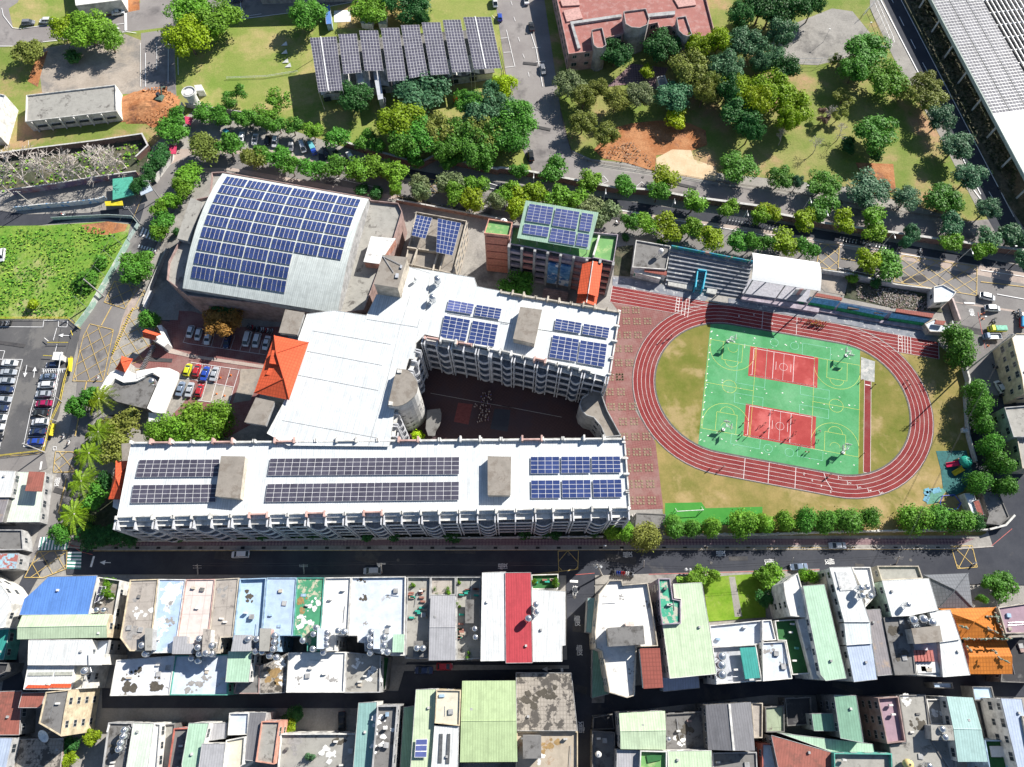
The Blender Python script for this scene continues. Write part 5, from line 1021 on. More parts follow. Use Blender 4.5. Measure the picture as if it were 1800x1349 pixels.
 ('O622,1100 778,1112 778,1460 622,1460', 5, 'dark', 'cdark', 'dark shaded roof with a round white lamp right of the lane', dict(par=.5)),
 ('O630,1010 760,985 775,1090 625,1095', 3, 'dark', 'black', 'low dark shed with a blue barrel at the alley corner', {}),
 ('O805,982 1117,966 1122,1230 815,1226', 10.5, 'grey', 'mint', 'pale green gable roof right of the narrow lane', dict(rise=.6, ax=0)),
 ('O1120,985 1392,970 1402,1226 1128,1232', 6.5, 'dark', 'cdark', 'grey yard roof with a small deck right of the pale green gable', dict(par=.6)),
 ('O1392,926 1700,906 1728,1236 1410,1230', 10, 'dark', 'grsheetd', 'charcoal boarded gable roof with a white and red ridge', dict(rise=1.2, ax=1)),
 ('O1703,908 1782,912 1780,1150 1722,1152', 6, 'beige', 'concs', 'cream gridded translucent roof right of the charcoal gable', {}),
 ('O790,1232 940,1236 930,1460 785,1460', 9.5, 'grey', 'grsheet', 'grey ribbed roof in the bottom row left of the white framed deck', {}),
 ('O950,1236 1130,1240 1130,1460 940,1460', 11, 'white', 'greenf', 'white framed deck with a bright turf patch in the bottom row', dict(par=1.0)),
 ('O1135,1240 1432,1236 1440,1460 1138,1460', 11, 'white', 'mint', 'mint ribbed roof at the bottom edge right of the turf deck', {}),
 ('O1442,1250 1740,1246 1750,1460 1445,1460', 7.5, 'grey', 'cdark', 'flat grey roof below the charcoal gable', dict(par=.4)),
 ('Q20,940 150,930 152,1110 25,1112', 6, 'dark', 'mint4', 'translucent greenish grid roof at the alley', {}),
 ('Q155,880 330,872 340,1060 170,1070', 5, 'dark', 'black', 'burnt dark yard roof right of the translucent grid roof', {}),
 ('Q335,985 515,985 525,1102 350,1102', 8.5, 'grey', 'mintd', 'short mint roof joined to the long dark mint roof', {}),
 ('Q487,860 637,862 688,1185 530,1152', 11, 'dark', 'mintd', 'long dark mint gable roof left of the shabby brick building', {}),
 ('Q785,878 925,868 975,1175 850,1190', 10.8, 'brick', 'pinkfl', 'shabby brick building with a pink roof deck', dict(par=1.0)),
 ('Q928,860 1110,855 1150,1170 1330,1460 900,1460 862,1192 977,1178', 9.8, 'dark', 'conc', 'rough grey concrete roof crossed by a pale hose', dict(par=.25)),
 ('Q1115,886 1256,886 1282,1056 1147,1060', 9.0, 'white', 'conc', 'concrete court with a white rim beside the light teal roof', dict(par=.5)),
 ('Q1150,1172 1305,1168 1330,1460 1340,1460 1335,1455', 9.4, 'grey', 'conc', 'grey roof corner below the tank platform', {}),
 ('Q1252,868 1430,876 1532,1312 1330,1312', 12, 'white', 'teal2', 'light teal ribbed roof in the bottom right', dict(rise=.5, ax=0)),
 ('Q1452,900 1600,892 1650,1160 1510,1152', 4, 'dark', 'black', 'black shaded yard roof right of the light teal roof', {}),
 ('Q1512,1166 1650,1166 1690,1460 1560,1460', 8.5, 'blue', 'turf', 'green and white deck inside blue walls', dict(par=.8)),
 ('Q1620,880 1762,886 1870,1460 1760,1460', 12, 'white', 'lbsheet', 'pale blue metal roof in the bottom right corner', {}),
 ('Q1765,1000 1900,1000 1950,1460 1850,1460', 12.6, 'beige', 'cbrown', 'brown rimmed flat roof in the bottom right corner', dict(par=.4)),
 ('Q60,1132 482,1252 487,1460 130,1460', 10, 'dark', 'rust', 'large dark red metal roof at the bottom edge', {}),
 ('Q120,1118 752,1192 760,1245 484,1250', 8.5, 'mint', 'mint2', 'narrow mint strip roof behind the large dark red roof', {}),
 ('Q487,1252 882,1256 887,1460 492,1460', 11.5, 'teal', 'conc', 'roof deck inside teal green walls at the bottom edge', dict(par=1.2)),
 ('Q0,1190 120,1192 128,1460 0,1460', 8, 'red', 'whitef', 'white roof with a brick red rim left of the large dark red roof', dict(par=.3)),
 ('Q1425,797 1560,800 1582,892 1442,896', 5, 'dark', 'lblue', 'small pale blue awning roof standing alone in the dark alley', dict(win=False)),
 ('Q1155,772 1292,772 1300,815 1170,810', 4, 'dark', 'lblue2', 'torn blue awning in the shaded alley', dict(win=False)),
 ('I-200,655 105,660 70,838 -200,840', 6, 'grey', 'wsheet', 'white metal roof at the left edge south of the car park', {}),
 ('I108,664 312,666 270,1010 20,1010', 3.8, 'grey', 'mint3', 'pale green gable roof with a rusty red patch beside the lane', {}),
 ('I-200,842 60,846 15,1010 -200,1010', 5.5, 'dark', 'brsheet', 'dark striped roof at the left edge', {}),
 ('I-200,1060 150,1062 160,1200 -200,1205', 4, 'grey', 'cdark', 'low grey roof by the left edge above the striped roof', {}),
 ('T850,330 900,285 1100,285 1300,900 985,930 960,760', 9, 'cream', 'whitef', 'white roofed cream building with yellow pipes at the right edge', dict(par=.3)),
 ('T770,1080 1150,1050 1200,1400 870,1400', 7, 'grey', 'conc', 'grey building at the right edge below the parked white hatchback', {}),
 ('L1740,360 1850,360 1900,640 1790,640', 6, 'beige', 'conc', 'pale roof at the right edge beside the shaded street', {}),
 ]:
    s, h, wl_, rf_, lb, kw = a_
    if rf_ not in RC: RC[rf_] = {'cream_': ((0.66, 0.62, 0.50), 'flat', (0.5, 0.46, 0.36), (.56, .7)), 'gstain2': ((0.06, 0.38, 0.24), 'flat', (0.46, 0.46, 0.38), (.50, .54)), 'mint3': ((0.68, 0.76, 0.66), 'rib', (.36, .15, .12) if 'rusty' in lb else None, (.60, .63)), 'gsheet2': ((0.56, 0.66, 0.45), 'rib', None, 0), 'conc2_': ((0.44, 0.38, 0.30), 'flat', (0.30, 0.17, 0.09), (.56, .68)), 'teal2': ((0.40, 0.58, 0.56), 'rib', None, 0), 'mint4': ((0.34, 0.40, 0.28), 'slab', (.16, .14, .12), (.6, .64))}[rf_]
    if wl_ == 'mint': WC['mint'] = (.45, .58, .46)
    bld(s, h, wl_, rf_, lb, **kw)
def byl(txt): return next(o for _, _, o in HOUSES if txt in o['label'])
mt_ = byl('blue roof with peeling'); pk = byl('pale pink'); lb1 = byl('dark puddle'); gsr = byl('bare concrete streaks'); wp = byl('wide pale grey blue'); ap_ = byl('corner apartment'); dk_ = byl('soot dark'); rg = byl('rough grey concrete'); br_ = byl('brown stained')
for t_, s, h, w_, r_ in ((mt_, 'M985,402 1036,405 1030,556 985,556', 14.5, 'grey', 'conc'), (mt_, 'M1178,460 1272,458 1268,508 1320,508 1306,580 1168,580', 13.6, 'grey', 'grsheet'), (pk, 'M1380,408 1432,412 1422,580 1370,576', 14.5, 'white', 'concs'), (lb1, 'M1590,450 1712,450 1702,560 1568,562', 14, 'grey', 'grsheet'), (lb1, 'N65,405 142,405 126,560 60,560', 14.5, 'pink', 'conc'),
    (gsr, 'N455,405 502,405 500,545 450,545', 14.5, 'white', 'pale'), (wp, 'N838,410 886,410 882,545 835,545', 14.5, 'white', 'pale'), (wp, 'N970,445 1047,445 1040,568 965,568', 13.4, 'grey', 'mint2'), (ap_, 'O725,402 970,385 982,515 735,530', 17, 'beige', 'cdark'), (ap_, 'O945,542 1082,540 1105,808 972,816', 16, 'white', 'maroon'), (ap_, 'O845,362 905,360 908,388 850,390', 15, 'pink', 'pinkf'),
    (dk_, 'Q1012,405 1206,386 1226,496 1036,512', 17, 'grey', 'cbrown'), (rg, 'Q1145,1062 1292,1064 1306,1166 1152,1166', 12.6, 'grey', 'conc'), (br_, 'O150,1132 276,1132 276,1290 152,1290', 11, 'grey', 'cdark')): head(t_, s, h, w_, r_)
ca_ = byl('cream flat roof left'); head(byl('cream building'), 'M600,578 695,575 690,655 602,655', 12, 'white', 'whitef', z0=0)
sk = byl('two long dark skylights')
for s in ('N1285,1122 1308,1122 1300,1320 1275,1320', 'N1338,1122 1360,1122 1352,1325 1328,1325'): part('skylight', MB().prism(W_(s, 12.6), 12.3, 12.6), plain('skylight_dark', (.10, .105, .11), .3), sk)
sk = byl('two strip skylights')
for s in ('M195,705 360,703 355,726 188,728', 'M375,702 495,700 490,724 370,726'): part('skylight', MB().prism(W_(s, 10.7), 10.4, 10.7), plain('skylight_grey', (.40, .41, .36), .5), sk)
for s in ('M345,782 480,782 476,808 340,808', 'M190,790 335,792 330,812 170,812'): part('awning', MB().prism(W_(s, 10.8), 10.4, 10.8), rm('rtile'), sk, (1, 0))
sk = byl('grey skylight patch'); part('skylight', MB().prism(W_('Q495,20 580,18 612,145 530,150', 15.4), 15.1, 15.4), plain('skylight_lgrey', (.52, .53, .53), .5), sk)
arr(byl('one small blue panel set'), 'N1125,1158 1205,1156 1198,1282 1115,1282', 1, 3, 12.2, pv_violet, m_alub, .2)
arr(byl('plants right of the bright'), 'M672,118 722,120 700,200 640,235', 2, 2, 11.0, pv_grey, m_alub, .2)
mr = byl('pale roof with red stacked')
for k in range(6): part('chair_stack', MB().prism(W_(f'Q{1022+23*k},555 {1040+23*k},553 {1052+23*k},628 {1034+23*k},632', 13.8), 12.8, 14.0), plain('stack_red', (.42, .14, .12), .7), mr)
grr = byl('charcoal boarded')
q = W_('O1555,918 1585,1235', 11.35); part('ridge_strip', MB().obox(((q[0][0]+q[1][0])/2, (q[0][1]+q[1][1])/2), udir(q), hypot(q[1][0]-q[0][0], q[1][1]-q[0][1]), .5, 11.0, 11.35), wallm('white'), grr)
# patches and blocks on roofs
for t_, s, h, k_ in ((byl('rusty red patch'), 'I198,662 305,665 285,800 172,795', 7.15, 'rust'), (byl('four steel tanks'), 'M735,1060 745,1060 730,1110 722,1110', 9, 'whitef'), (byl('turf patch'), 'O990,1270 1095,1258 1090,1300 1000,1320', 10.3, 'turf'), (byl('small white deck'), 'Q1045,640 1190,632 1210,705 1060,712', 13.2, 'whitef'), (byl('cluttered terrace'), 'N1460,210 1520,210 1520,370 1460,370', 11.2, 'cdark'), (byl('roof terrace of planter'), 'N1110,490 1205,490 1203,600 1105,600', 11.8, 'cdark'),
    (byl('row of big tanks'), 'O1625,538 1733,532 1762,742 1662,750', 12.4, 'tealt'), (byl('green and white deck'), 'Q1545,1205 1640,1205 1650,1280 1560,1280', 8.2, 'whitef')):
    p = W_(s, h); part('roof_patch', MB().prism(p, h-.3, h), rm(k_), t_, udir(p))
# hipped dark roof and the temple
hr = thing('hip_roof_house', 'dark grey standing seam hipped roof near the yellow road box', 'house', (*at(*px('Q1260,150')[0], 3), 0)); part('wall', MB().prism(inset(W_('Q1095,42 1398,30 1430,265 1200,268', 6), .5), 0, 5.9), wallm('dark'), hr); hip(hr, 'Q1095,42 1398,30 1430,265 1200,268', 6, 2.0, 'gtile')
tp = thing('temple', 'orange tiled temple roof in two tiers with dragon ornaments on the ridges', 'temple', (*at(*px('Q1480,480')[0], 0), 0))
for s, h, rs in (('Q1370,482 1652,476 1700,716 1402,716', 8, 1.2), ('Q1198,272 1585,262 1640,466 1350,478 1310,340', 10.5, 1.6)):
    p = W_(s, h); part('wall', MB().prism(inset(p, .7), 0, h-.1), wallm('red'), tp)
    if len(p) == 4: g, rd = gable(p, h, rs, 0); part('roof', g, rm('otile'), tp, udir(p))
    else: hip(tp, s, h, rs, 'otile')
m_orn = ground('ornament', (0.10, 0.22, 0.16), (0.55, 0.50, 0.40), 1.5, (0.5, 0.2, 0.12), 1.2, fine=.5, fsc=3)
for s in ('Q1520,320 1610,330', 'Q1520,395 1600,440', 'Q1340,380 1390,410', 'Q1380,520 1420,560', 'Q1560,550 1600,580', 'Q1600,600 1680,640', 'Q1360,478 1700,476', 'Q1575,300 1640,460'):
    q = W_(s, 11.6 if 'Q15' in s or 'Q13' in s else 9.6); z = 11.6 if 'Q15' in s or 'Q13' in s else 9.4; mb = MB(); n = max(3, int(hypot(q[1][0]-q[0][0], q[1][1]-q[0][1])/.5))
    for i in range(n):
        a = lerp2(q[0], q[1], i/n); b = lerp2(q[0], q[1], (i+1)/n); r0 = R.uniform(.15, .4)
        mb.tube((a[0]+R.uniform(-.2, .2), a[1]+R.uniform(-.2, .2), z+R.uniform(-.2, .3)), (b[0], b[1], z+R.uniform(-.1, .6)), r0, R.uniform(.05, .3), 5)
    part('ridge_ornament', mb, m_orn, tp)

# stains with an outline of their own on the flat roofs
R4 = random.Random(8); m_st = {'k': plain('stain_black', (.09, .08, .065), .9), 'g': plain('stain_grey', (.30, .29, .28), .9), 'b': plain('stain_brown', (.30, .20, .09), .9), 'w': plain('stain_white', (.72, .72, .70), .8)}
def stain(s, sz, k, n=9):
    q = px(s)[0]; c_ = [(h, t, pp) for pp, h, t in HOUSES if t.name.startswith('row_house') and inside0(pp, *at(*q, h-.3))]
    if not c_: return
    h, t, pp = max(c_, key=lambda e: e[0]); rf = [c for c in t.children if c.name.startswith('roof')][0]; z = max(v.co.z for v in rf.data.vertices)+t.location.z+.015; c = at(*q, z); mb = MB()
    for j in range(n):
        x, y = c[0]+R4.gauss(0, sz*.45), c[1]+R4.gauss(0, sz*.4); r = sz*R4.uniform(.12, .45); m = 11; ph = R4.uniform(0, 6)
        mb.quad(*[(x+r*R4.uniform(.55, 1.2)*cos(2*pi*i/m+ph), y+r*R4.uniform(.45, 1.1)*sin(2*pi*i/m+ph), z+.003*j) for i in range(m)])
    part('stain', mb, m_st[k], t)
def inside0(p, x, y):
    c = False
    for i in range(len(p)):
        a, b = p[i], p[(i+1) % len(p)]
        if (a[1] > y) != (b[1] > y) and x < (b[0]-a[0])*(y-a[1])/(b[1]-a[1])+a[0]: c = not c
    return c
for s, z_, k in (('M865,785', 2.6, 'k'), ('M1050,790', 2.4, 'k'), ('M940,700', 1.2, 'k'), ('M1320,790', 2.2, 'g'), ('M1400,740', 1.4, 'g'), ('M1160,240', 1.2, 'g'), ('M1160,355', 1.3, 'g'), ('M1120,150', 1.8, 'w'), ('M1110,400', 1.6, 'w'), ('M920,210', 1.1, 'g'), ('M960,300', 2, 'w'), ('M900,420', 2, 'g'), ('M1510,150', 1.6, 'g'), ('N0,200', 1.5, 'k'), ('N345,220', 1.6, 'b'), ('N430,240', 1.8, 'w'), ('N380,340', 1.8, 'w'), ('N350,290', 1.2, 'b'), ('N330,400', 1.2, 'w'),
    ('N150,720', 2.6, 'b'), ('N200,640', 1.6, 'w'), ('N205,770', 1.3, 'w'), ('N180,800', 1.6, 'k'), ('N325,750', .9, 'g'), ('N575,750', 1.1, 'g'), ('N775,195', 1.1, 'k'), ('N750,75', .9, 'k'), ('N940,190', .6, 'g'), ('N780,370', .7, 'g'), ('N730,650', 2, 'w'), ('N820,720', 2, 'w'), ('N900,1050', 2.5, 'w'), ('N880,1200', 2, 'w'), ('N300,1200', 2.4, 'g'), ('N550,1250', 2.4, 'w'), ('N600,1180', 1.5, 'k'),
    ('M780,1200', 2, 'k'), ('O200,900', 2.4, 'k'), ('O330,850', 2.4, 'k'), ('O320,1200', 2, 'b'), ('O250,1280', 1.8, 'w'), ('O820,195', .7, 'g'), ('O1000,250', .9, 'g'), ('O900,700', 1.1, 'g'), ('Q60,560', 1.6, 'g'), ('Q120,650', 1.4, 'g'), ('Q900,420', 2, 'k'), ('Q960,600', 2, 'k'), ('Q1000,900', 2, 'w'), ('Q1050,1050', 2.4, 'k'), ('Q1180,980', 1.6, 'w'), ('O1250,1100', 2, 'k'), ('O1230,1180', 1.4, 'w')): stain(s, z_, k)
# ================================================================ TREES
SH.update(a=(1220,700,9.994), b=(1360,710,10), c=(1060,490,9.994), d=(1520,560,10))
def leafmat(name, tint=(1, 1, 1)):
    m, n, b = _nt(name, .55, .25); oi = n.nodes.new("ShaderNodeObjectInfo")
    nz = noise(n, geo(n), 0.9, 3, .6, .35, .65)
    o = mix(n, oi.outputs["Color"], (0, 0, 0), 0.0)
    v = n.nodes.new("ShaderNodeHueSaturation"); v.inputs["Saturation"].default_value = 1.04
    mr = n.nodes.new("ShaderNodeMapRange"); mr.inputs[3].default_value = 0.62; mr.inputs[4].default_value = 1.45; n.links.new(nz, mr.inputs[0]); n.links.new(mr.outputs[0], v.inputs["Value"]); n.links.new(oi.outputs["Color"], v.inputs["Color"])
    n.links.new(v.outputs[0], b.inputs["Base Color"])
    tr = n.nodes.new("ShaderNodeBsdfTranslucent"); n.links.new(v.outputs[0], tr.inputs[0]); ms = n.nodes.new("ShaderNodeMixShader"); ms.inputs[0].default_value = .28
    out = n.nodes["Material Output"]; n.links.new(b.outputs[0], ms.inputs[1]); n.links.new(tr.outputs[0], ms.inputs[2]); n.links.new(ms.outputs[0], out.inputs[0]); MATS[name] = m; return m
m_leaf = leafmat('foliage'); m_bark = plain('bark', (0.16, 0.12, 0.09), .95); m_barkp = plain('bark_pale', (0.50, 0.45, 0.41), .95)
def crown(seed, nl, n, ls, cz=.64, rz=.34, lobe=.34, flat=1.0, spread=.72):
    r = random.Random(seed); mb = MB(); lobes = []
    for i in range(nl):
        t = r.uniform(0, 2*pi); q = spread*math.sqrt(r.random()); z = cz+r.uniform(-.75, .85)*rz*math.sqrt(max(.05, 1-q*q))*.8
        lobes.append((q*cos(t), q*sin(t), z, lobe*r.uniform(.75, 1.25)))
    for k in range(n):
        L_ = lobes[k % nl]; th = r.uniform(0, 2*pi); cz_ = r.uniform(-.45, 1); s_ = math.sqrt(1-cz_*cz_); rad = L_[3]*(.45+.68*r.random()**.6)*(1.35 if r.random() < .07 else 1)
        d = (s_*cos(th), s_*sin(th), cz_); c = (L_[0]+d[0]*rad, L_[1]+d[1]*rad, L_[2]+d[2]*rad*rz*1.5*flat)
        nx, ny, nz_ = d[0]+r.gauss(0, .55), d[1]+r.gauss(0, .55), d[2]+.35+r.gauss(0, .45); l = math.sqrt(nx*nx+ny*ny+nz_*nz_) or 1; nx /= l; ny /= l; nz_ /= l
        ax = (ny, -nx, 0) if abs(nz_) < .95 else (1, 0, 0); l = hypot(ax[0], ax[1]) or 1; ax = (ax[0]/l, ax[1]/l, 0); bx = (ny*ax[2]-nz_*ax[1], nz_*ax[0]-nx*ax[2], nx*ax[1]-ny*ax[0])
        w_ = ls*r.uniform(.6, 1.35); h_ = w_*r.uniform(.6, 1.1); zs = .55
        ro = r.uniform(0, 2*pi); A_ = [ax[i]*cos(ro)+bx[i]*sin(ro) for i in range(3)]; B_ = [-ax[i]*sin(ro)+bx[i]*cos(ro) for i in range(3)]
        mb.quad(*[(c[0]+A_[0]*p*w_+B_[0]*q*h_, c[1]+A_[1]*p*w_+B_[1]*q*h_, c[2]+(A_[2]*p*w_+B_[2]*q*h_)*zs) for p, q in ((-1, -.5), (.2, -1), (1, .3), (-.3, 1))])
    return mesh('crown', mb, m_leaf), lobes
def trunkmesh(lobes, seed, tr=.055, top=.5):
    r = random.Random(seed); mb = MB(); mb.tube((0, 0, -.01), (.01, .0, top*.6), tr*1.2, tr*.85, 7); 
    for L_ in lobes[:7]: mb.tube((.01, 0, top*.58), (L_[0]*.55, L_[1]*.55, top+(L_[2]-top)*.55), tr*.6, tr*.35, 5); mb.tube((L_[0]*.55, L_[1]*.55, top+(L_[2]-top)*.55), (L_[0], L_[1], L_[2]), tr*.35, tr*.1, 4)
    return mesh('trunk', mb, m_bark)
PROTO = {}
for kind, vs in dict(street=[(s, 11, 2700, .060, .64, .30, .36, 1, .68) for s in (1, 2, 3, 4)], round=[(s, 14, 4600, .052, .58, .42, .50, 1.0, .44) for s in (11, 12, 13)], broad=[(s, 26, 6500, .043, .66, .32, .30, 1, .78) for s in (21, 22, 23, 24)], open=[(s, 14, 2400, .048, .66, .30, .27, .9, .82) for s in (31, 32, 33)], bush=[(s, 8, 700, .12, .5, .5, .5, 1, .5) for s in (41, 42)]).items():
    PROTO[kind] = []
    for (sd_, nl, n, ls, cz, rz, lb, fl, sp) in vs: cm, lo = crown(sd_, nl, n, ls, cz, rz, lb, fl, sp); PROTO[kind].append((cm, trunkmesh(lo, sd_, .05 if kind != 'round' else .06)))
def palmproto(seed):
    r = random.Random(seed); mb = MB(); nf = 17
    for k in range(nf):
        t = 2*pi*k/nf+r.uniform(-.15, .15); up = r.uniform(.1, .45); pts = []
        for i in range(8): s_ = i/7; pts.append((cos(t)*s_, sin(t)*s_, .80+up*.35*s_-.32*s_*s_))
        for i in range(7):
            a, b = pts[i], pts[i+1]
            for e in (-1, 1):
                for j in range(2):
                    f = j/2; c = [a[q]+(b[q]-a[q])*f for q in range(3)]; wl = (.17*(1-abs((i+f)/7-.4)*1.1)+.03)*r.uniform(.5, 1.15); dx, dy = -sin(t)*e*wl+cos(t)*.07, cos(t)*e*wl+sin(t)*.07
                    mb.quad(c, (c[0]+cos(t)*.05, c[1]+sin(t)*.05, c[2]), (c[0]+dx+cos(t)*.03, c[1]+dy+sin(t)*.03, c[2]-.05), (c[0]+dx, c[1]+dy, c[2]-.06))
    tb = MB().tube((0, 0, 0), (.02, .02, .8), .055, .04, 7); return mesh('fronds', mb, m_leaf), mesh('trunk', tb, m_barkp)
PROTO['palm'] = [palmproto(1), palmproto(2)]
def bareproto(seed):
    r = random.Random(seed); mb = MB(); cnt = [0]
    def br(p, d, L_, rad, lv):
        e = [p[i]+d[i]*L_ for i in range(3)]; mb.tube(p, e, rad, rad*.6, 5 if lv < 2 else 3)
        if lv >= 5: return
        for k in range(3 if lv < 4 else 2):
            nd = [d[0]+r.gauss(0, .55), d[1]+r.gauss(0, .55), d[2]*.8+r.gauss(.05, .3)]; l = math.sqrt(sum(x*x for x in nd)); nd = [x/l for x in nd]; br(e, nd, L_*r.uniform(.62, .85), max(rad*.6, .0065), lv+1)
    br((0, 0, 0), (0, 0, 1), .36, .032, 0); return mesh('branches', mb, m_barkp)
BARE = [bareproto(s) for s in (3, 4, 5)]
ORD = ['first', 'second', 'third', 'fourth', 'fifth', 'sixth', 'seventh', 'eighth', 'ninth', 'tenth', 'eleventh', 'twelfth', 'thirteenth', 'fourteenth', 'fifteenth', 'sixteenth', 'seventeenth', 'eighteenth', 'nineteenth', 'twentieth']
GREEN = dict(lime=(0.18, 0.27, 0.02), green=(0.075, 0.20, 0.03), dark=(0.035, 0.115, 0.03), olive=(0.16, 0.20, 0.045), teal=(0.065, 0.155, 0.075), grey=(0.15, 0.20, 0.09), blue=(0.065, 0.15, 0.08), autumn=(0.26, 0.135, 0.04), yellow=(0.26, 0.36, 0.02), mid=(0.125, 0.25, 0.03), red=(0.35, 0.05, 0.03), brown=(0.2, .12, .09))
def tree(x, y, dpx, H, kind, col, label, group, name='tree', cat='tree'):
    r_ = dpx*(.60 if kind == 'street' else .54 if kind == 'broad' else .55 if kind == 'round' else .5)/ppm(y, H*.65); c = at(x, y, H*.62); k = R.randrange(len(PROTO[kind])) if kind != 'bare' else R.randrange(3)
    t = thing(name, label, cat, (c[0], c[1], 0), R.uniform(0, 6.28), group)
    s_ = r_/0.98 if kind != 'round' else r_/.95
    t.scale = (s_, s_*R.uniform(.9, 1.08), H)
    if kind == 'bare': t.scale = (H*1.0, H*1.0, H); link('trunk', BARE[k], t); return t
    cm, tm = PROTO[kind][k]; o = link('fronds' if kind == 'palm' else 'crown', cm, t); g = GREEN[col]; f = R.uniform(1.05, 1.45)*(.85 if kind == 'palm' else 1); o.color = (g[0]*f*R.uniform(.9, 1.15), g[1]*f, g[2]*f, 1); link('trunk', tm, t)
    return t
def row(desc, group, s, H, kind, cols, name='tree', cat='tree', key=0):
    """s: tokens x,y,d,colour-index per tree; labels count from the left"""
    items = []; sh = SH['X']
    for tk in s.split():
        if tk[0].isalpha(): sh = SH[tk[0]]; tk = tk[1:]
        v = tk.split(','); items.append((sh[0]+float(v[0])/sh[2], sh[1]+float(v[1])/sh[2], float(v[2])/sh[2], int(v[3]) if len(v) > 3 else 0))
    items.sort(key=lambda i: i[key])
    for i, (x, y, d, ci) in enumerate(items):
        lb = desc if len(items) == 1 else '%s from %s, %s' % (ORD[i] if i < 20 else '%dth' % (i+1), 'left' if key == 0 else 'top', desc)
        tree(x, y, d, H*R.uniform(.92, 1.08), kind, cols[ci], lb, group, name, cat)
row('round clipped tree on the lawn strip inside the south wall', 'round trees inside the south wall', 'K1200,1045,175 1320,1050,140 1450,1045,150,1 1660,1020,205,1 1790,1010,110,1 L20,1020,150,1 150,1000,130,1 290,1000,160 440,1000,165 600,1000,205,2 740,980,145,2', 6.5, 'round', ['green', 'mid', 'green'])
row('round tree beside the playground inside the south wall', 'round trees by the playground', 'L1040,990,210,1 1210,980,195 1350,1005,185 1455,1010,120,2', 6.5, 'round', ['green', 'mid', 'dark'])
row('round dark tree along the east wall of the sports field', 'round trees along the east wall', 'H1335,1020,180 1365,1150,190 L1465,108,142 1495,215,155 1518,330,158 1562,485,146 1622,608,156 1482,738,154 1675,762,150', 7.5, 'round', ['green'], key=1)
row('leafy tree overhanging the south pavement by the grey storage roof', 'trees at the school corner', 'K770,1085,110 860,1080,140 1000,1110,210,1', 6.5, 'round', ['mid', 'olive'])
row('street tree on the planted strip above the sports hall', 'street trees above the sports hall', 'B60,1090,165 190,1100,180 280,1150,120 430,1150,175 590,1150,165 735,1185,180,1 885,1165,185,1 1010,1205,180,1 1160,1275,140,2 1380,1265,165,2 1560,1285,150,1 1000,1300,90,1', 7, 'street', ['green', 'mid', 'grey'])
row('tree between the roundabout and the sports hall', 'trees at the roundabout', 'A1430,1020,220 1570,1010,180,1 1750,1090,160', 7.5, 'street', ['olive', 'green'])
row('tree shading the row of parked cars below the lawn', 'trees over the parked cars', 'A1190,890,190 1225,800,130 1400,790,150 1530,795,150 1650,820,130 B-20,825,130 90,850,120 190,862,130 290,878,130 430,908,130,1 590,945,150 780,960,150 870,1000,110', 6, 'street', ['green', 'mid'])
row('dark tree beside the white wall of the west lane', 'trees beside the west lane', 'A1095,1060,170 1065,1150,140 1020,1220,90 970,1265,90 940,1300,80', 5, 'street', ['dark'])
row('street tree on the pavement left of the sports hall', 'street trees left of the sports hall', 'A1290,1215,180,1 1245,1300,150,1 E1190,85,130,1 1110,140,120,1 1115,225,175 1085,305,130,1 940,490,190 895,590,170 985,575,130', 6.5, 'street', ['green', 'mid'])
row('small round tree beside the northern red capped gate pillar', 'gate tree', 'E1015,905,145', 4.5, 'round', ['green'])
row('orange leaved tree among the white cars in the forecourt', 'forecourt tree', 'E1530,925,260', 7.5, 'broad', ['autumn'])
row('dark green tree in the shade behind the orange leaved tree', 'forecourt shade tree', 'E1560,810,230', 7, 'street', ['dark'])
row('street tree between the public road and the school wall', 'street trees north of the school', 'F1180,30,130,1 1395,45,150 1540,85,180,2 1690,90,120,1 1790,25,120 G20,60,120 100,90,190,2 105,180,100,2 230,30,160,2 390,85,190 520,100,170 610,130,170,1 720,190,190,1', 7.5, 'street', ['mid', 'grey', 'lime'])
row('street tree in front of the grandstand', 'street trees before the grandstand', 'G880,240,130 1010,250,165,1 1165,270,200,2 1310,290,150,1 1445,340,175,2 1620,380,140 1745,375,120 H20,380,100 150,390,205,2 310,410,140 710,500,170,2 850,535,200', 7, 'street', ['green', 'mid', 'lime'])
row('small street tree in the shaded strip under the brick wall', 'street trees under the brick wall', 'C130,1185,110 350,1165,190 600,1240,160,1 860,1285,150 1130,1235,190,2 G1080,40,140 1330,110,155,1 1560,140,130,1 1780,190,120,1 H40,180,140,2 280,225,150,2 430,145,190 575,230,160,2 755,210,150,1 765,325,160,1 1020,320,110,3 990,375,80,3 1285,255,170,3 1310,380,150,1 1540,350,180,3 1525,440,130,1 1740,330,190,3 1780,490,120,3', 7, 'street', ['green', 'mid', 'lime', 'teal'])
row('round park tree on the lawn above the campus road', 'park trees above the campus road', 'C1640,1160,250 D130,1230,180 240,1260,80,1 420,1270,215 720,1310,280,1 H990,80,190,1 1250,100,245 1545,150,165,1', 7, 'broad', ['green', 'blue'])
row('park tree beside the right hand road', 'park trees beside the right hand road', 'D980,630,140 1130,590,200 1150,690,210 1225,820,200,1 1330,1010,225,1 1420,1220,200,1', 8, 'broad', ['olive', 'blue'], key=1)
row('tall broad park tree near the fenced court', 'broad park trees', 'D740,370,300 850,550,270,1 640,480,210', 10, 'broad', ['green', 'mid'])
row('big dense tree in the open parkland above the small soil patch', 'dense park tree', 'D805,930,300', 9, 'broad', ['green'])
row('small dark shrub tree next to the big dense park tree', 'dark park shrubs', 'D600,1000,120 790,1075,95', 4, 'street', ['dark'])
row('sparse small tree in the middle of the parkland', 'sparse park trees', 'D560,670,160 530,790,120 425,800,120,1 500,410,85', 5, 'open', ['olive', 'brown'])
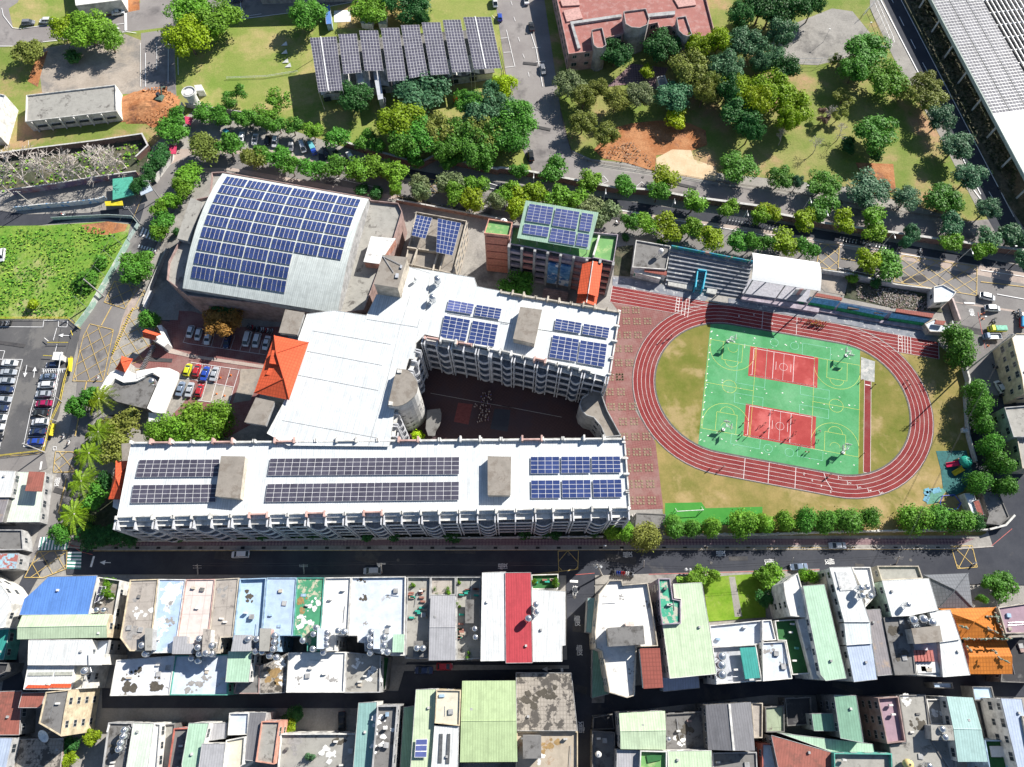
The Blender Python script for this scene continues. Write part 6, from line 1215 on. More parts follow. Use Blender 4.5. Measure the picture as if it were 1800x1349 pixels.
row('tall tree of the dense grove right of the red roofed building', 'grove trees', 'C1790,60,260 1640,120,180 1500,290,180,1 1350,320,170,1 1700,320,260,2 1310,480,270,3 1540,470,230,2 1620,620,210,1 D60,80,280 230,60,200 350,40,160 D50,400,180,2 80,620,280,1 210,740,260,1 170,840,160,1 D120,240,200,2 150,480,190 C1560,620,190 1760,700,200,1 1400,640,150,3 C1780,450,150,2 1650,790,250 1720,900,170 1450,590,140,3', 11, 'broad', ['dark', 'lime', 'teal', 'olive'])
row('tree at the foot of the pink building between its towers', 'trees by the pink building', 'C790,370,205 1105,325,230', 9, 'broad', ['dark'])
row('small bright tree in the paved yard below the pink building', 'yard tree', 'C1000,500,95', 5, 'street', ['lime'])
row('olive green tree in the group beside the campus road', 'olive trees by the campus road', 'C470,590,200,1 570,680,170 665,620,140 790,690,170 950,665,190,1 565,850,185 725,930,175', 8, 'broad', ['olive', 'grey'])
row('spreading teal green tree above the orange soil', 'soil edge tree', 'C1200,670,240', 8, 'broad', ['teal'])
row('bright yellow green tree right at the orange soil edge', 'yellow tree', 'C1222,808,155', 6, 'street', ['yellow'])
row('lone leafy tree on the upper lawn casting a round shadow', 'lawn tree', 'B400,110,260', 10, 'broad', ['green'])
row('loose pale green tree left of the solar hall', 'pale lawn trees', 'B165,715,250 A1600,665,210,1', 7, 'open', ['mid', 'green'])
row('tree by the tents above the solar hall', 'trees by the tents', 'B815,70,240 1090,60,260,1 1190,150,100,1 960,20,150,1', 9, 'broad', ['mid', 'dark'])
row('tree in front of the solar hall', 'trees before the solar hall', 'B720,675,235,1 1210,650,380 1745,600,190,2 1660,630,110', 9, 'broad', ['teal', 'dark', 'yellow'])
row('large tree in the grove between the solar hall and the brick wall', 'lower grove trees', 'B1040,850,320 1150,960,290,1 1290,900,230,2 1440,950,280,1 1600,920,270,2 1560,1030,260,1 1740,900,230,1 1500,710,180,1 1590,750,260,3 1730,760,220,3 1820,830,270,1 1790,960,230,1 1330,1050,160,1 1050,1000,200,1', 10, 'broad', ['lime', 'green', 'olive', 'teal'])
row('small tree against the brick wall', 'wall foot trees', 'B1140,1105,100 1390,1110,140 1620,1130,140', 5, 'street', ['green'])
row('tree of the tall group by the concrete plaza', 'plaza trees', 'A450,210,200 600,215,300,1 740,275,190,1', 9, 'broad', ['lime', 'mid'])
row('low dark bush beside the plaza trees', 'plaza bush', 'A510,385,150', 3.5, 'bush', ['dark'], 'shrub', 'shrub')
row('reddish olive tree between the plaza and the left edge', 'olive tree', 'A200,350,200', 7, 'street', ['olive'])
row('tall tree of the pair beside the upper car lane', 'lane trees', 'A1290,265,300 1300,80,270,1 1480,110,330,1', 11, 'broad', ['lime', 'mid'])
row('dark green tree in the narrow yard before the office block', 'yard tree', 'G100,665,235', 9, 'broad', ['green'])
row('tree of the dense clump above the long classroom block', 'clump trees', 'I1090,410,170 1190,370,230 1340,320,260 1500,290,220 1420,400,220 1250,430,180', 10, 'round', ['mid'])
row('palm along the west pavement by the car park', 'palms along the west pavement', 'I700,170,230 700,400,240 630,545,240 580,740,240 530,960,260', 9, 'palm', ['lime'], 'palm_tree', 'palm', 1)
row('broad leaved tree among the west pavement palms', 'trees among the palms', 'I545,220,150 640,150,140 810,330,250,1 800,520,190,1 640,840,170 425,1080,150 730,730,130,2', 7, 'street', ['green', 'olive', 'dark'])
row('shaded tree at the southwest corner of the long block', 'corner trees', 'I620,1090,180 760,1100,150 880,1110,140', 4, 'street', ['dark'])
row('low shrub in the shaded bed under the long block balconies', 'shaded bed shrubs', 'I1240,1110,90 J80,1090,110 420,1095,90 530,1095,100 800,1095,110 980,1090,120 1390,1085,140 K170,1085,110 290,1080,110 375,1090,100 640,1080,90', 2.2, 'bush', ['dark'], 'shrub', 'shrub')
row('bush growing in the wild green field', 'field bushes', 'E590,640,190 215,800,90,1 690,510,110', 3, 'bush', ['green', 'lime'], 'shrub', 'shrub')
row('garden tree beside the turf gardens of the south row', 'garden trees', 'O1340,45,150 1450,60,90 1770,50,110 Q60,60,170 20,210,120,1 130,150,100', 4.5, 'street', ['mid', 'dark'])
row('tree in the fenced corner plot beside the dark hipped roof', 'corner plot trees', 'Q1640,130,200 1560,110,110 1490,210,60', 5, 'street', ['green'])
row('tree in the corner of the bottom left yards', 'bottom yard trees', 'N260,1075,110 290,1010,140,1 M630,1135,110 480,1200,110,1 470,1290,110', 4, 'street', ['lime', 'dark'])
row('shrub on the embankment by the west white wall', 'embankment shrubs', 'E1210,300,70 F760,10,110 860,30,130 G1110,385,100 H620,620,90,1 780,660,100 G860,335,60 1360,290,70', 2.5, 'bush', ['dark', 'mid'], 'shrub', 'shrub')
row('round clipped bush on the bare concrete roof at the bottom', 'roof bush', 'N418,1268,60', 9.6, 'street', ['teal'], 'shrub', 'shrub')
row('potted plant clump on the roof terraces of the south row', 'terrace plants', 'M760,110,70 745,160,60 780,200,60 N1110,130,50 1140,330,50 1270,160,60 1350,165,60 1420,100,50 1418,250,40 1480,590,50 O225,90,40 370,100,50 Q300,60,110', 11.5, 'street', ['mid'], 'terrace_plant', 'plant')
row('small red leaved tree beside the big tree before the solar hall', 'red tree', 'B1418,683,50', 3, 'bush', ['red'])
row('young tree in the planting bed at the round stair tower', 'bed tree', 'J1150,410,90', 3, 'bush', ['yellow'], 'shrub', 'shrub')
for i, (s, H) in enumerate((('A220,1300', 11.5), ('A350,1285', 10), ('A465,1262', 10), ('A700,1232', 11), ('A835,1212', 9), ('A60,1320', 9), ('A870,1160', 8), ('A560,1240', 9))):
    c = at(*px(s)[0]); t = thing('bare_tree', '%s bare pale tree above the west lane, counted from the left' % ORD[[1, 2, 3, 5, 6, 0, 7, 4][i]], 'tree', (*c, 0), R.uniform(0, 6), 'bare trees above the west lane'); t.scale = (H*1.25, H*1.25, H*1.1)
    t.rotation_euler = (0, 0, i*1.3); link('trunk', BARE[i % 3], t)
for i, s in enumerate(('D110,1000', 'D345,1060', 'D510,970', 'D440,850', 'D150,980')[:4]):
    c = at(*px(s)[0]); t = thing('bare_tree', '%s small bare tree in the sunny parkland, counted from the left' % ORD[(0, 1, 3, 2)[i]], 'tree', (*c, 0), i*2.0, 'bare park trees'); t.scale = (5, 5, 6); link('trunk', BARE[i % 3], t)
# grass and scrub: tufts too many to count
def tufts(name, s, n, size, cols, hh, label, cat, seed=1):
    p = W_(s); r = random.Random(seed); xs = [q[0] for q in p]; ys = [q[1] for q in p]; mb = MB(); k = 0
    def ins(x, y):
        c = False
        for i in range(len(p)):
            a, b = p[i], p[(i+1) % len(p)]
            if (a[1] > y) != (b[1] > y) and x < (b[0]-a[0])*(y-a[1])/(b[1]-a[1])+a[0]: c = not c
        return c
    while k < n:
        x, y = r.uniform(min(xs), max(xs)), r.uniform(min(ys), max(ys))
        if not ins(x, y): continue
        k += 1
        if sin(x*.35+1)*cos(y*.3+2)+r.uniform(-.6, .9) < -.2: continue
        for j in range(2):
            a = r.uniform(0, 6.28); w_ = size*r.uniform(.5, 1.4); z = r.uniform(.1, hh); tx, ty = r.gauss(0, .35), r.gauss(0, .35)
            mb.quad(*[(x+w_*cos(a+q*pi/2), y+w_*sin(a+q*pi/2), z+.18+w_*(tx*cos(a+q*pi/2)+ty*sin(a+q*pi/2))) for q in range(4)], m=r.randrange(len(cols)))
    o = single(name, mb, cols, label, cat); o['kind'] = 'stuff'; return o
tc = [plain('scrub_%d' % i, c, .8) for i, c in enumerate(((.10, .28, .02), (.17, .36, .03), (.26, .40, .05), (.05, .15, .02)))]
tufts('scrub', 'E-60,300 250,285 640,275 850,330 830,400 690,620 520,900 0,890 -60,800', 2600, .26, tc, .3, 'dense green weeds over the vacant field left of the lane', 'weeds')
tufts('ground_cover', 'A-60,1150 980,980 960,1200 110,1320 -60,1330', 500, .35, tc[1:], .4, 'low green ground cover under the bare trees', 'ground cover', 2)
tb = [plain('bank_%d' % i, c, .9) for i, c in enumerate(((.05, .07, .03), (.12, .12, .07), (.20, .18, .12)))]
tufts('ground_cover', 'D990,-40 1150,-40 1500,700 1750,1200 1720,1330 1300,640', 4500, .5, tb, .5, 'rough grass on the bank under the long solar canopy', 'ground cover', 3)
tufts('hedge', 'X170,940 560,942 560,948 170,948', 900, .35, tc[3:], 1.2, 'low dark hedge strip inside the fence at the southwest corner', 'hedge', 4)
tufts('ground_cover', 'O1190,60 1370,55 1400,100 1200,100', 300, .3, tc, 1.0, 'low shrubs along the top edge of the turf garden', 'ground cover', 5)
tufts('ground_cover', 'F1020,60 1500,170 1700,215 1690,230 1020,90', 260, .3, tb[1:], .7, 'dry ground cover beside the north school wall', 'ground cover', 6)
# ================================================================ VEHICLES
m_tyre = plain('tyre', (.03, .03, .03), .9); m_lampw = plain('lamp_clear', (.7, .7, .72), .2); m_lampr = plain('lamp_red', (.5, .03, .03), .3); m_blackp = plain('trim_black', (.04, .04, .045), .5)
def cmat(n, c): return plain('paint_'+n, c, .28, .15, .6, .06)
PAINT = {k: cmat(k, c) for k, c in dict(white=(.74, .75, .76), silver=(.42, .45, .49), black=(.025, .027, .03), navy=(.03, .05, .12), blue=(.03, .08, .42), red=(.45, .03, .04), crimson=(.40, .02, .10), yellow=(.62, .64, .03), slate=(.20, .26, .36), grey=(.22, .23, .25), green=(.20, .42, .32), orange=(.7, .2, .04), cyan=(.05, .35, .6)).items()}
def loft(st, m=0, mb=None):
    """st: (x, halfwidth bottom, halfwidth top, z0, z1)"""
    mb = mb or MB(); i = len(mb.v); c = 6
    for x, wb_, wt, z0, z1 in st: zm = z0+(z1-z0)*.55; mb.v += [(x, -wb_, z0), (x, -wb_*1.02, zm), (x, -wt, z1), (x, wt, z1), (x, wb_*1.02, zm), (x, wb_, z0)]
    for k in range(len(st)-1):
        for j in range(c): a = i+k*c; mb.f.append((a+j, a+(j+1) % c, a+c+(j+1) % c, a+c+j)[::-1]); mb.m.append(m)
    mb.f.append(tuple(i+j for j in range(c))); mb.m.append(m); a = i+(len(st)-1)*c; mb.f.append(tuple(a+j for j in range(c))[::-1]); mb.m.append(m); return mb
def carset(L_, Wd, H, hood, trunk, van=False):
    h = L_/2; w_ = Wd/2; b = .95 if not van else 1.05; x1 = h-hood; x0 = -h+trunk
    body = loft([(-h, w_*.80, w_*.74, .38, .72), (-h+.12, w_*.92, w_*.84, .28, b-.06), (x0-.1, w_, w_*.90, .25, b), (0, w_, w_*.92, .25, b), (x1+.3, w_, w_*.90, .25, b-.02), (h-.35, w_*.93, w_*.82, .27, b-.2), (h, w_*.78, w_*.70, .36, .62)])
    rf = loft([(x0+.5, w_*.70, w_*.60, H-.12, H-.05), (x0+.75, w_*.74, w_*.66, H-.14, H), (x1-.75, w_*.74, w_*.66, H-.14, H), (x1-.5, w_*.70, w_*.60, H-.14, H-.06)], 0, body)
    for e in (-1, 1):
        for xx, xt in ((x0, x0+.6), (x1+.25, x1-.55), (.1, .1)): body.tube((xx, e*w_*.86, b-.04), (xt, e*w_*.72, H-.08), .05, .05, 4)
    glass = loft([(x0, w_*.88, w_*.80, b-.05, b), (x0+.6, w_*.80, w_*.68, b-.05, H-.08), (x1-.55, w_*.80, w_*.68, b-.05, H-.08), (x1+.3, w_*.86, w_*.80, b-.06, b-.02)])
    wh = MB().tube((0, -.1, 0), (0, .1, 0), .32, .32, 12); rm_ = MB().tube((0, -.105, 0), (0, .105, 0), .18, .18, 8)
    hl = MB().box(-.05, .05, -.2, .2, -.07, .07)
    return dict(body=mesh('body', body, PAINT['white']), glass=mesh('windows', glass, m_glass), wheel=mesh('wheel', wh, m_tyre), rim=mesh('rim', rm_, m_rail), head=mesh('headlight', hl, m_lampw), tail=mesh('tail_light', hl, m_lampr), L=L_, W=Wd, b=b)
CARS = dict(sedan=carset(4.6, 1.8, 1.42, 1.25, .95), hatch=carset(4.0, 1.75, 1.5, 1.0, .25), suv=carset(4.7, 1.88, 1.68, 1.1, .2), van=carset(4.9, 1.9, 1.95, .7, .1, True))
def car(pos, head_, kind, col, label, group=None, z=.2, cat='car'):
    q = px(pos)[0]; c = at(*q, .7); sh = px(pos+' '+head_); d = at(*sh[1], .7); rz = atan2(d[1]-c[1], d[0]-c[0]); K = CARS[kind]
    t = thing('parked_car', label, cat, (c[0], c[1], z), rz, group)
    b = link('body', K['body'], t); b.material_slots[0].link = 'OBJECT'; b.material_slots[0].material = PAINT[col]
    link('windows', K['glass'], t); x = K['L']*.31
    for a in (-x, x):
        for e in (-1, 1): link('rim', K['rim'], link('wheel', K['wheel'], t, (a, e*(K['W']/2-.08), .32)))
    for e in (-1, 1): link('headlight', K['head'], t, (K['L']/2-.12, e*.55, .66)); link('tail_light', K['tail'], t, (-K['L']/2+.04, e*.55, .68))
    return t
g1 = 'cars parked in the school forecourt'
for pos, hd, k, c, lb in (('W493,433', '478,480', 'hatch', 'white', 'white car at the left end of the shaded forecourt row'), ('W567,457', '553,505', 'hatch', 'white', 'second white car in the shaded forecourt row'), ('W653,487', '640,535', 'sedan', 'white', 'third white car, just left of the orange tree'), ('W828,520', '815,570', 'sedan', 'navy', 'dark blue car half hidden under the orange tree'),
    ('W1010,500', '993,560', 'van', 'white', 'white van right of the orange tree'), ('W1097,512', '1082,565', 'suv', 'white', 'white car with a black glass roof right of the white van'), ('W1186,536', '1170,590', 'sedan', 'white', 'white sedan beside the red hip roof'),
    ('W468,782', '485,730', 'hatch', 'yellow', 'bright yellow green hatchback'), ('W552,786', '568,735', 'hatch', 'red', 'red hatchback right of the yellow green one'), ('W626,815', '642,765', 'sedan', 'blue', 'blue car right of the red hatchback'), ('W710,820', '725,770', 'sedan', 'silver', 'silver car at the right end of the sunny upper row'),
    ('W402,955', '418,905', 'sedan', 'slate', 'slate blue car at the lower left of the sunny rows'), ('W486,963', '500,915', 'sedan', 'silver', 'pale silver car in the middle of the lower sunny row'), ('W577,970', '592,920', 'hatch', 'red', 'red car in the lower sunny row by the cones')): car(pos, hd, k, c, lb, g1)
g2 = 'cars in the public car park'
names = ['dark small car under the ticket booth roof', 'pale blue silver car beside the lattice gantry', 'white car below the pale blue silver one', 'silver blue car above the crimson one', 'crimson red car in the right bay row', 'black car between the crimson and the cream ones', 'cream white car beside the yellow banner', 'dark navy car above the blue one', 'bright blue car at the bottom of the right bay row']
for (x, y, k, c), lb in zip(((450, 492, 'hatch', 'navy'), (408, 592, 'sedan', 'slate'), (393, 660, 'suv', 'white'), (372, 737, 'sedan', 'silver'), (372, 818, 'sedan', 'crimson'), (342, 898, 'sedan', 'black'), (342, 975, 'suv', 'white'), (322, 1056, 'sedan', 'navy'), (302, 1140, 'sedan', 'blue')), names): car(f'Y{x},{y}', f'{x-50},{y+2}', k, c, lb, g2)
for i, (x, y, c) in enumerate(((85, 476, 'white'), (76, 552, 'silver'), (60, 625, 'silver'), (50, 700, 'navy'), (34, 783, 'silver'), (2, 856, 'navy'), (-8, 935, 'white'), (-28, 1015, 'white'), (-40, 1100, 'black'))): car(f'Y{x},{y}', f'{x+50},{y+1}', 'sedan', c, '%s car from the top in the left bay row, %s' % (ORD[i], dict(white='white', silver='silver', navy='dark navy', black='black')[c]), g2)
g3 = 'cars parked under the trees below the lawn'
for i, (s, d, k, c) in enumerate((('A1565,920', 'A1600,960', 'sedan', 'cyan'), ('A1660,948', 'A1650,1000', 'sedan', 'white'), ('A1755,962', 'A1745,1010', 'sedan', 'white'), ('B32,962', 'B22,1010', 'sedan', 'white'), ('B118,968', 'B108,1010', 'hatch', 'black'), ('B172,975', 'B162,1020', 'suv', 'white'), ('B280,1003', 'B275,1045', 'sedan', 'grey'), ('B360,1012', 'B375,1060', 'van', 'silver'), ('B520,1050', 'B535,1090', 'hatch', 'black'), ('B598,1066', 'B620,1100', 'hatch', 'black'), ('B690,1080', 'B715,1120', 'sedan', 'white'))): car(s, d, k, c, '%s car from the left in the row under the trees, %s' % (ORD[i if i < 8 else i+1], c), g3)
for s, d, k, c, lb in (('I1655,1232', 'I1600,1234', 'suv', 'white', 'white car driving left on the shaded south road'), ('L515,1172', 'L470,1172', 'sedan', 'silver', 'silver sedan parked along the south school wall'), ('N830,15', 'N790,16', 'suv', 'silver', 'silver car parked in front of the wide pale roof'), ('L250,1318', 'L200,1320', 'sedan', 'slate', 'grey blue car parked before the turf garden'),
    ('H1545,752', 'H1600,765', 'suv', 'white', 'white car at the junction edge below the yellow hatching'), ('H1580,832', 'H1640,835', 'suv', 'white', 'white car with a red rear beside the traffic cones'), ('T718,862', 'T690,815', 'hatch', 'white', 'white hatchback parked in the shaded side street'), ('A195,158', 'A240,155', 'suv', 'grey', 'dark grey car at the top left kerb'), ('A318,145', 'A270,146', 'suv', 'white', 'white car right of the dark grey one at the top left'),
    ('A812,88', 'A865,78', 'sedan', 'white', 'white sedan alone on the upper left road'), ('B1682,18', 'B1690,60', 'van', 'white', 'white van at the top of the campus road'), ('B1716,120', 'B1712,80', 'hatch', 'blue', 'bright blue hatchback beside the solar hall'), ('C212,185', 'C205,145', 'sedan', 'black', 'black car in the shade right of the campus road'), ('C290,478', 'C300,520', 'sedan', 'grey', 'dark car parked beside the pink building corner'), ('C176,2', 'C170,-40', 'sedan', 'white', 'white car cut by the top edge on the campus road'),
    ('C208,1070', 'C202,1030', 'suv', 'black', 'black car near the campus gate'), ('B915,705', 'B915,670', 'hatch', 'silver', 'silver car under the solar hall front trees'), ('E12,465', 'E8,500', 'suv', 'white', 'white car at the left edge of the vacant field'), ('G1710,395', 'G1760,405', 'sedan', 'black', 'black car hidden under the street trees before the stand'), ('N1180,690', 'N1130,690', 'sedan', 'navy', 'dark car in the alley shade right of the terrace'), ('N622,1040', 'N622,1090', 'sedan', 'black', 'black car in the dark courtyard behind the alley'),
    ('A1625,2', 'A1600,6', 'sedan', 'navy', 'dark car cut by the top edge above the lawn'), ('N1320,665', 'N1370,665', 'hatch', 'red', 'red car in the dark alley under the silver roof'), ('Q1745,540', 'Q1745,580', 'suv', 'silver', 'silver vehicle in the dark yard at the right edge')): car(s, d, k, c, lb)
def truck(pos, hd, cab, bed, label, Ld=5.2, name='truck'):
    q = px(pos+' '+hd); c = at(*q[0], .7); d = at(*q[1], .7); t = thing(name, label, 'truck', (*c, .2), atan2(d[1]-c[1], d[0]-c[0])); x = Ld/2
    local('cab', loft([(x-1.6, .85, .78, .4, 1.9), (x-1.4, .88, .80, .4, 2.0), (x-.7, .88, .80, .4, 1.95), (x-.1, .85, .72, .4, 1.2), (x, .82, .70, .45, 1.0)]), PAINT[cab], t); local('windscreen', loft([(x-.75, .76, .66, 1.25, 1.90), (x-.08, .78, .70, 1.15, 1.22)]), m_glass, t)
    bd = MB().box(-x, x-1.75, -.9, .9, .7, .85); [bd.box(*e, .85, 1.35) for e in ((-x, x-1.75, -.9, -.84), (-x, x-1.75, .84, .9), (-x, -x+.06, -.84, .84))]; local('cargo_bed', bd, PAINT[bed[0]], t)
    if bed[1]: local('canvas_cover', loft([(-x+.1, .84, .74, .9, 1.9), (x-1.85, .84, .74, .9, 1.9)]), plain('canvas_'+bed[1], dict(green=(.22, .50, .38), blue=(.05, .32, .62), teal=(.15, .45, .5))[bed[1]], .8), t)
    K = CARS['van']
    for a in (-x+1, x-.9):
        for e in (-1, 1): link('rim', K['rim'], link('wheel', K['wheel'], t, (a, e*.8, .32)))
    return t
truck('T680,243', 'T630,243', 'yellow', ('yellow', 'green'), 'truck with a mint green canvas and yellow sides beside the junction'); truck('T625,325', 'T580,325', 'slate', ('silver', ''), 'pale blue pickup with an open white bed right of the side road'); truck('B430,1028', 'B450,1075', 'blue', ('blue', 'teal'), 'blue truck with a turquoise load under the trees'); truck('T960,150', 'T960,110', 'white', ('red', 'blue'), 'truck with a dark red bed at the right edge')
# two wheelers
def scooterproto():
    b = loft([(-.75, .12, .10, .45, .75), (-.3, .2, .18, .3, .85), (.05, .2, .12, .25, .45), (.45, .16, .12, .25, .8), (.65, .06, .05, .5, .95)]); b.tube((.5, -.32, 1.0), (.5, .32, 1.0), .035, n=5); b.tube((.62, 0, .3), (.5, 0, 1.0), .04, n=5)
    w_ = MB(); [w_.tube((x, -.06, .24), (x, .06, .24), .24, n=10) for x in (-.55, .68)]; s_ = loft([(-.75, .14, .12, .78, .86), (-.05, .14, .12, .78, .88)]); return mesh('body', b, PAINT['white']), mesh('wheels', w_, m_tyre), mesh('seat', s_, m_blackp)
SC = scooterproto()
def bikeproto():
    w_ = MB()
    for x in (-.5, .5):
        for k in range(12): a, b = 2*pi*k/12, 2*pi*(k+1)/12; w_.tube((x+.33*cos(a), 0, .33+.33*sin(a)), (x+.33*cos(b), 0, .33+.33*sin(b)), .03, n=4)
    f = MB(); [f.tube(p, q, .035, n=4) for p, q in (((-.5, 0, .33), (-.1, 0, .35)), ((-.1, 0, .35), (-.25, 0, .85)), ((-.25, 0, .8), (.38, 0, .8)), ((-.1, 0, .35), (.38, 0, .8)), ((.5, 0, .33), (.38, 0, .95)), ((-.5, 0, .33), (-.25, 0, .8)), ((.38, -.28, 1.0), (.38, .28, 1.0)))]
    f.box(-.75, -.35, -.12, .12, .68, .74); s_ = MB().box(-.38, -.12, -.07, .07, .86, .92); return mesh('frame', f, PAINT['white']), mesh('wheels', w_, m_tyre), mesh('saddle', s_, m_blackp)
BK = bikeproto()
def two(pos, rz, col, label, group, K=None, name='scooter', cat='scooter', pts=None):
    c = pts or at(*px(pos)[0], .3); t = thing(name, label, cat, (*c, .2), rz, group); K = K or SC
    b = link('body' if K is SC else 'frame', K[0], t); b.material_slots[0].link = 'OBJECT'; b.material_slots[0].material = PAINT[col]; link('wheels', K[1], t); link('seat' if K is SC else 'saddle', K[2], t); return t
for i in range(10): two(f'O{762+15*i},{30+1.5*i}', pi/2+R.uniform(-.1, .1), ['black', 'grey', 'blue', 'blue', 'red', 'red', 'white', 'white', 'black', 'silver'][i], '%s scooter from the left in the row before the white apartment block' % ORD[i], 'scooters before the apartment block')
for s, n, dx, dy, lb, gr in (('G1575,222', 9, 21, 3.4, 'white shared bicycle docked in the first rack under the brick wall', 'first rack of shared bicycles'), ('H0,268', 8, 23, 4, 'white shared bicycle docked in the rack above the stage canopy', 'second rack of shared bicycles'), ('H530,358', 6, 22, 4, 'white shared bicycle docked right of the yellow hatched box', 'third rack of shared bicycles'), ('H690,384', 9, 22, 4.2, 'white shared bicycle docked in the rightmost rack', 'fourth rack of shared bicycles')):
    x0, y0 = float(s[1:].split(',')[0]), float(s.split(',')[1])
    for i in range(n): two(f'{s[0]}{x0+dx*i},{y0+dy*i}', 1.2, 'white', '%s from left, %s' % (ORD[i], lb), gr, BK, 'bicycle', 'bicycle')
for i in range(12): two(f'W{1020+20*i},{392+4*i+R.uniform(-8, 8)}', 1.4+R.uniform(-.2, .2), R.choice(['black', 'grey', 'white', 'silver', 'red']), '%s scooter from left in the dark row behind the forecourt cars' % ORD[i], 'scooters behind the forecourt cars')
for i in range(6): two(f'Y{12+17*i},{142+R.uniform(-4, 4)}', 1.5, ['black', 'grey', 'black', 'silver', 'grey', 'black'][i], '%s scooter from the left along the car park top fence' % ORD[i], 'scooters along the car park fence')
for i, s in enumerate(('T640,150', 'T655,158', 'T890,60', 'T905,85', 'T900,110', 'T930,50', 'T665,640', 'T680,660', 'T735,960', 'T830,995', 'T860,1040', 'O640,655', 'O625,680', 'O650,700')): two(s, R.uniform(0, 3), R.choice(['black', 'grey', 'silver']), '%s scooter parked near the %s' % (ORD[(i if i < 2 else i-2 if i < 6 else i-6 if i < 11 else i-11)], 'traffic cones' if i < 2 else 'truck at the right edge' if i < 6 else 'grey shopfronts of the side street' if i < 11 else 'alley wall of the apartment block'), ['scooters near the cones', 'scooters at the right edge', 'scooters in the side street', 'scooters in the alley'][0 if i < 2 else 1 if i < 6 else 2 if i < 11 else 3])
# ================================================================ PEOPLE
def personproto(pose):
    """one continuous skinned body; face groups give skin, shirt, shorts, hair"""
    st = dict(stand=(.0, .12, .25), walk=(.22, .35, .5), run=(.35, .6, .8), raise_=(.05, 2.4, 2.2))[pose]; leg, am, _ = st
    V = [(0, 0, .80), (0, 0, .98), (0, 0, 1.14), (0, 0, 1.24), (0, 0, 1.34), (.02, 0, 1.46)]; E_ = [(0, 1), (1, 2), (2, 3), (3, 4), (4, 5)]; Rd = [.115, .10, .115, .06, .075, .095]
    for e, ph in ((-1, leg), (1, -leg)):
        i = len(V); V += [(0, e*.075, .76), (ph*.8, e*.085, .44), (ph*1.5-.04, e*.085, .07), (ph*1.5+.10, e*.09, .04)]; E_ += [(0, i), (i, i+1), (i+1, i+2), (i+2, i+3)]; Rd += [.085, .055, .04, .035]
        i = len(V); a = am*-e*(1 if pose != 'raise_' else -e); 
        if pose == 'raise_': V += [(0, e*.15, 1.16), (.08, e*.26, 1.30), (.1, e*.28, 1.52), (.1, e*.28, 1.60)]
        else: V += [(0, e*.15, 1.14), (a*.3, e*.21, .92), (a*.7+.05, e*.20, .74), (a*.8+.07, e*.20, .67)]
        E_ += [(2, i), (i, i+1), (i+1, i+2), (i+2, i+3)]; Rd += [.055, .042, .032, .035]
    me = bpy.data.meshes.new('tmp'); me.from_pydata(V, E_, []); o = bpy.data.objects.new('tmp', me); COL.objects.link(o)
    sk = o.modifiers.new('s', 'SKIN'); 
    for k, v_ in enumerate(me.skin_vertices[0].data): v_.radius = (Rd[k], Rd[k]*(1.25 if k in (2,) else 1)); v_.use_root = (k == 0)
    sb = o.modifiers.new('b', 'SUBSURF'); sb.levels = 1; dg = bpy.context.evaluated_depsgraph_get(); dg.update()
    me2 = bpy.data.meshes.new_from_object(o.evaluated_get(dg)); bpy.data.objects.remove(o); me2.name = 'body'; me2.materials.clear()
    for k in range(4): me2.materials.append(PM[('skin', 'shirt', 'shorts', 'hair')[k]])
    for p in me2.polygons:
        c = p.center; p.material_index = 1 if (.86 < c.z < 1.24 and (abs(c.y) < .2)) else 2 if .5 < c.z <= .86 and abs(c.y) < .17 else 3 if (c.z > 1.47 or (c.z > 1.38 and c.x < -.01)) else 0
    me2.shade_smooth(); return me2
PM = dict(skin=plain('skin', (.48, .28, .19), .7, var=.1), shirt=plain('shirt_white', (.7, .7, .7), .8), shorts=plain('shorts_navy', (.04, .05, .12), .8), hair=plain('hair', (.02, .018, .016), .7))
CL = dict(white=PM['shirt'], orange=plain('shirt_orange', (.72, .22, .03), .8), red=plain('shirt_red', (.6, .05, .05), .8), yellow=plain('shirt_yellow', (.7, .5, .05), .8), navy=PM['shorts'], black=plain('shirt_black', (.03, .03, .04), .8), blue=plain('shirt_blue', (.08, .15, .5), .8), violet=plain('shirt_violet', (.16, .12, .42), .8), green=plain('shirt_green', (.1, .45, .2), .8))
PP = [personproto(p) for p in ('stand', 'walk', 'run', 'raise_')]
def person(pos, col, label, group, pose=None, sc=1.0, low=None, pts=None):
    c = pts or at(*px(pos)[0], .1); c = (c[0]+R.uniform(-.05, .05), c[1]+R.uniform(-.05, .05)); k = R.randrange(3) if pose is None else pose; z = .21
    o = link('person', PP[k], None, (*c, z), R.uniform(0, 6.28), (sc, sc, sc)); tag(o, label, 'person', group)
    for i, m_ in ((1, CL[col]), (2, CL[low or 'navy'])): o.material_slots[i].link = 'OBJECT'; o.material_slots[i].material = m_
    return o
A_, B_, C_, D_ = [at(*q) for q in px('J1590,125 1668,110 1640,330 1565,330')]
for i in range(11):
    for j in range(4):
        q = lerp2(lerp2(A_, B_, (j+.5)/4), lerp2(D_, C_, (j+.5)/4), (i+.5)/11); person(None, R.choice(['white', 'white', 'white', 'violet', 'blue']), '%s student from left in %s row from top of the shaded courtyard class' % (ORD[j], ORD[i]), 'class lined up in the courtyard', 0, .98, pts=(q[0]+R.uniform(-.3, .3), q[1]+R.uniform(-.3, .3)))
for k_, s in enumerate(('J1548,205', 'J1560,215', 'J1565,330', 'J1545,225')): person(s, 'white', '%s loose student at the left fringe of the courtyard class' % ORD[k_], 'fringe of the courtyard class', 0, 1)
A_, B_, C_, D_ = [at(*q) for q in px('V590,608 745,640 710,685 575,650')]
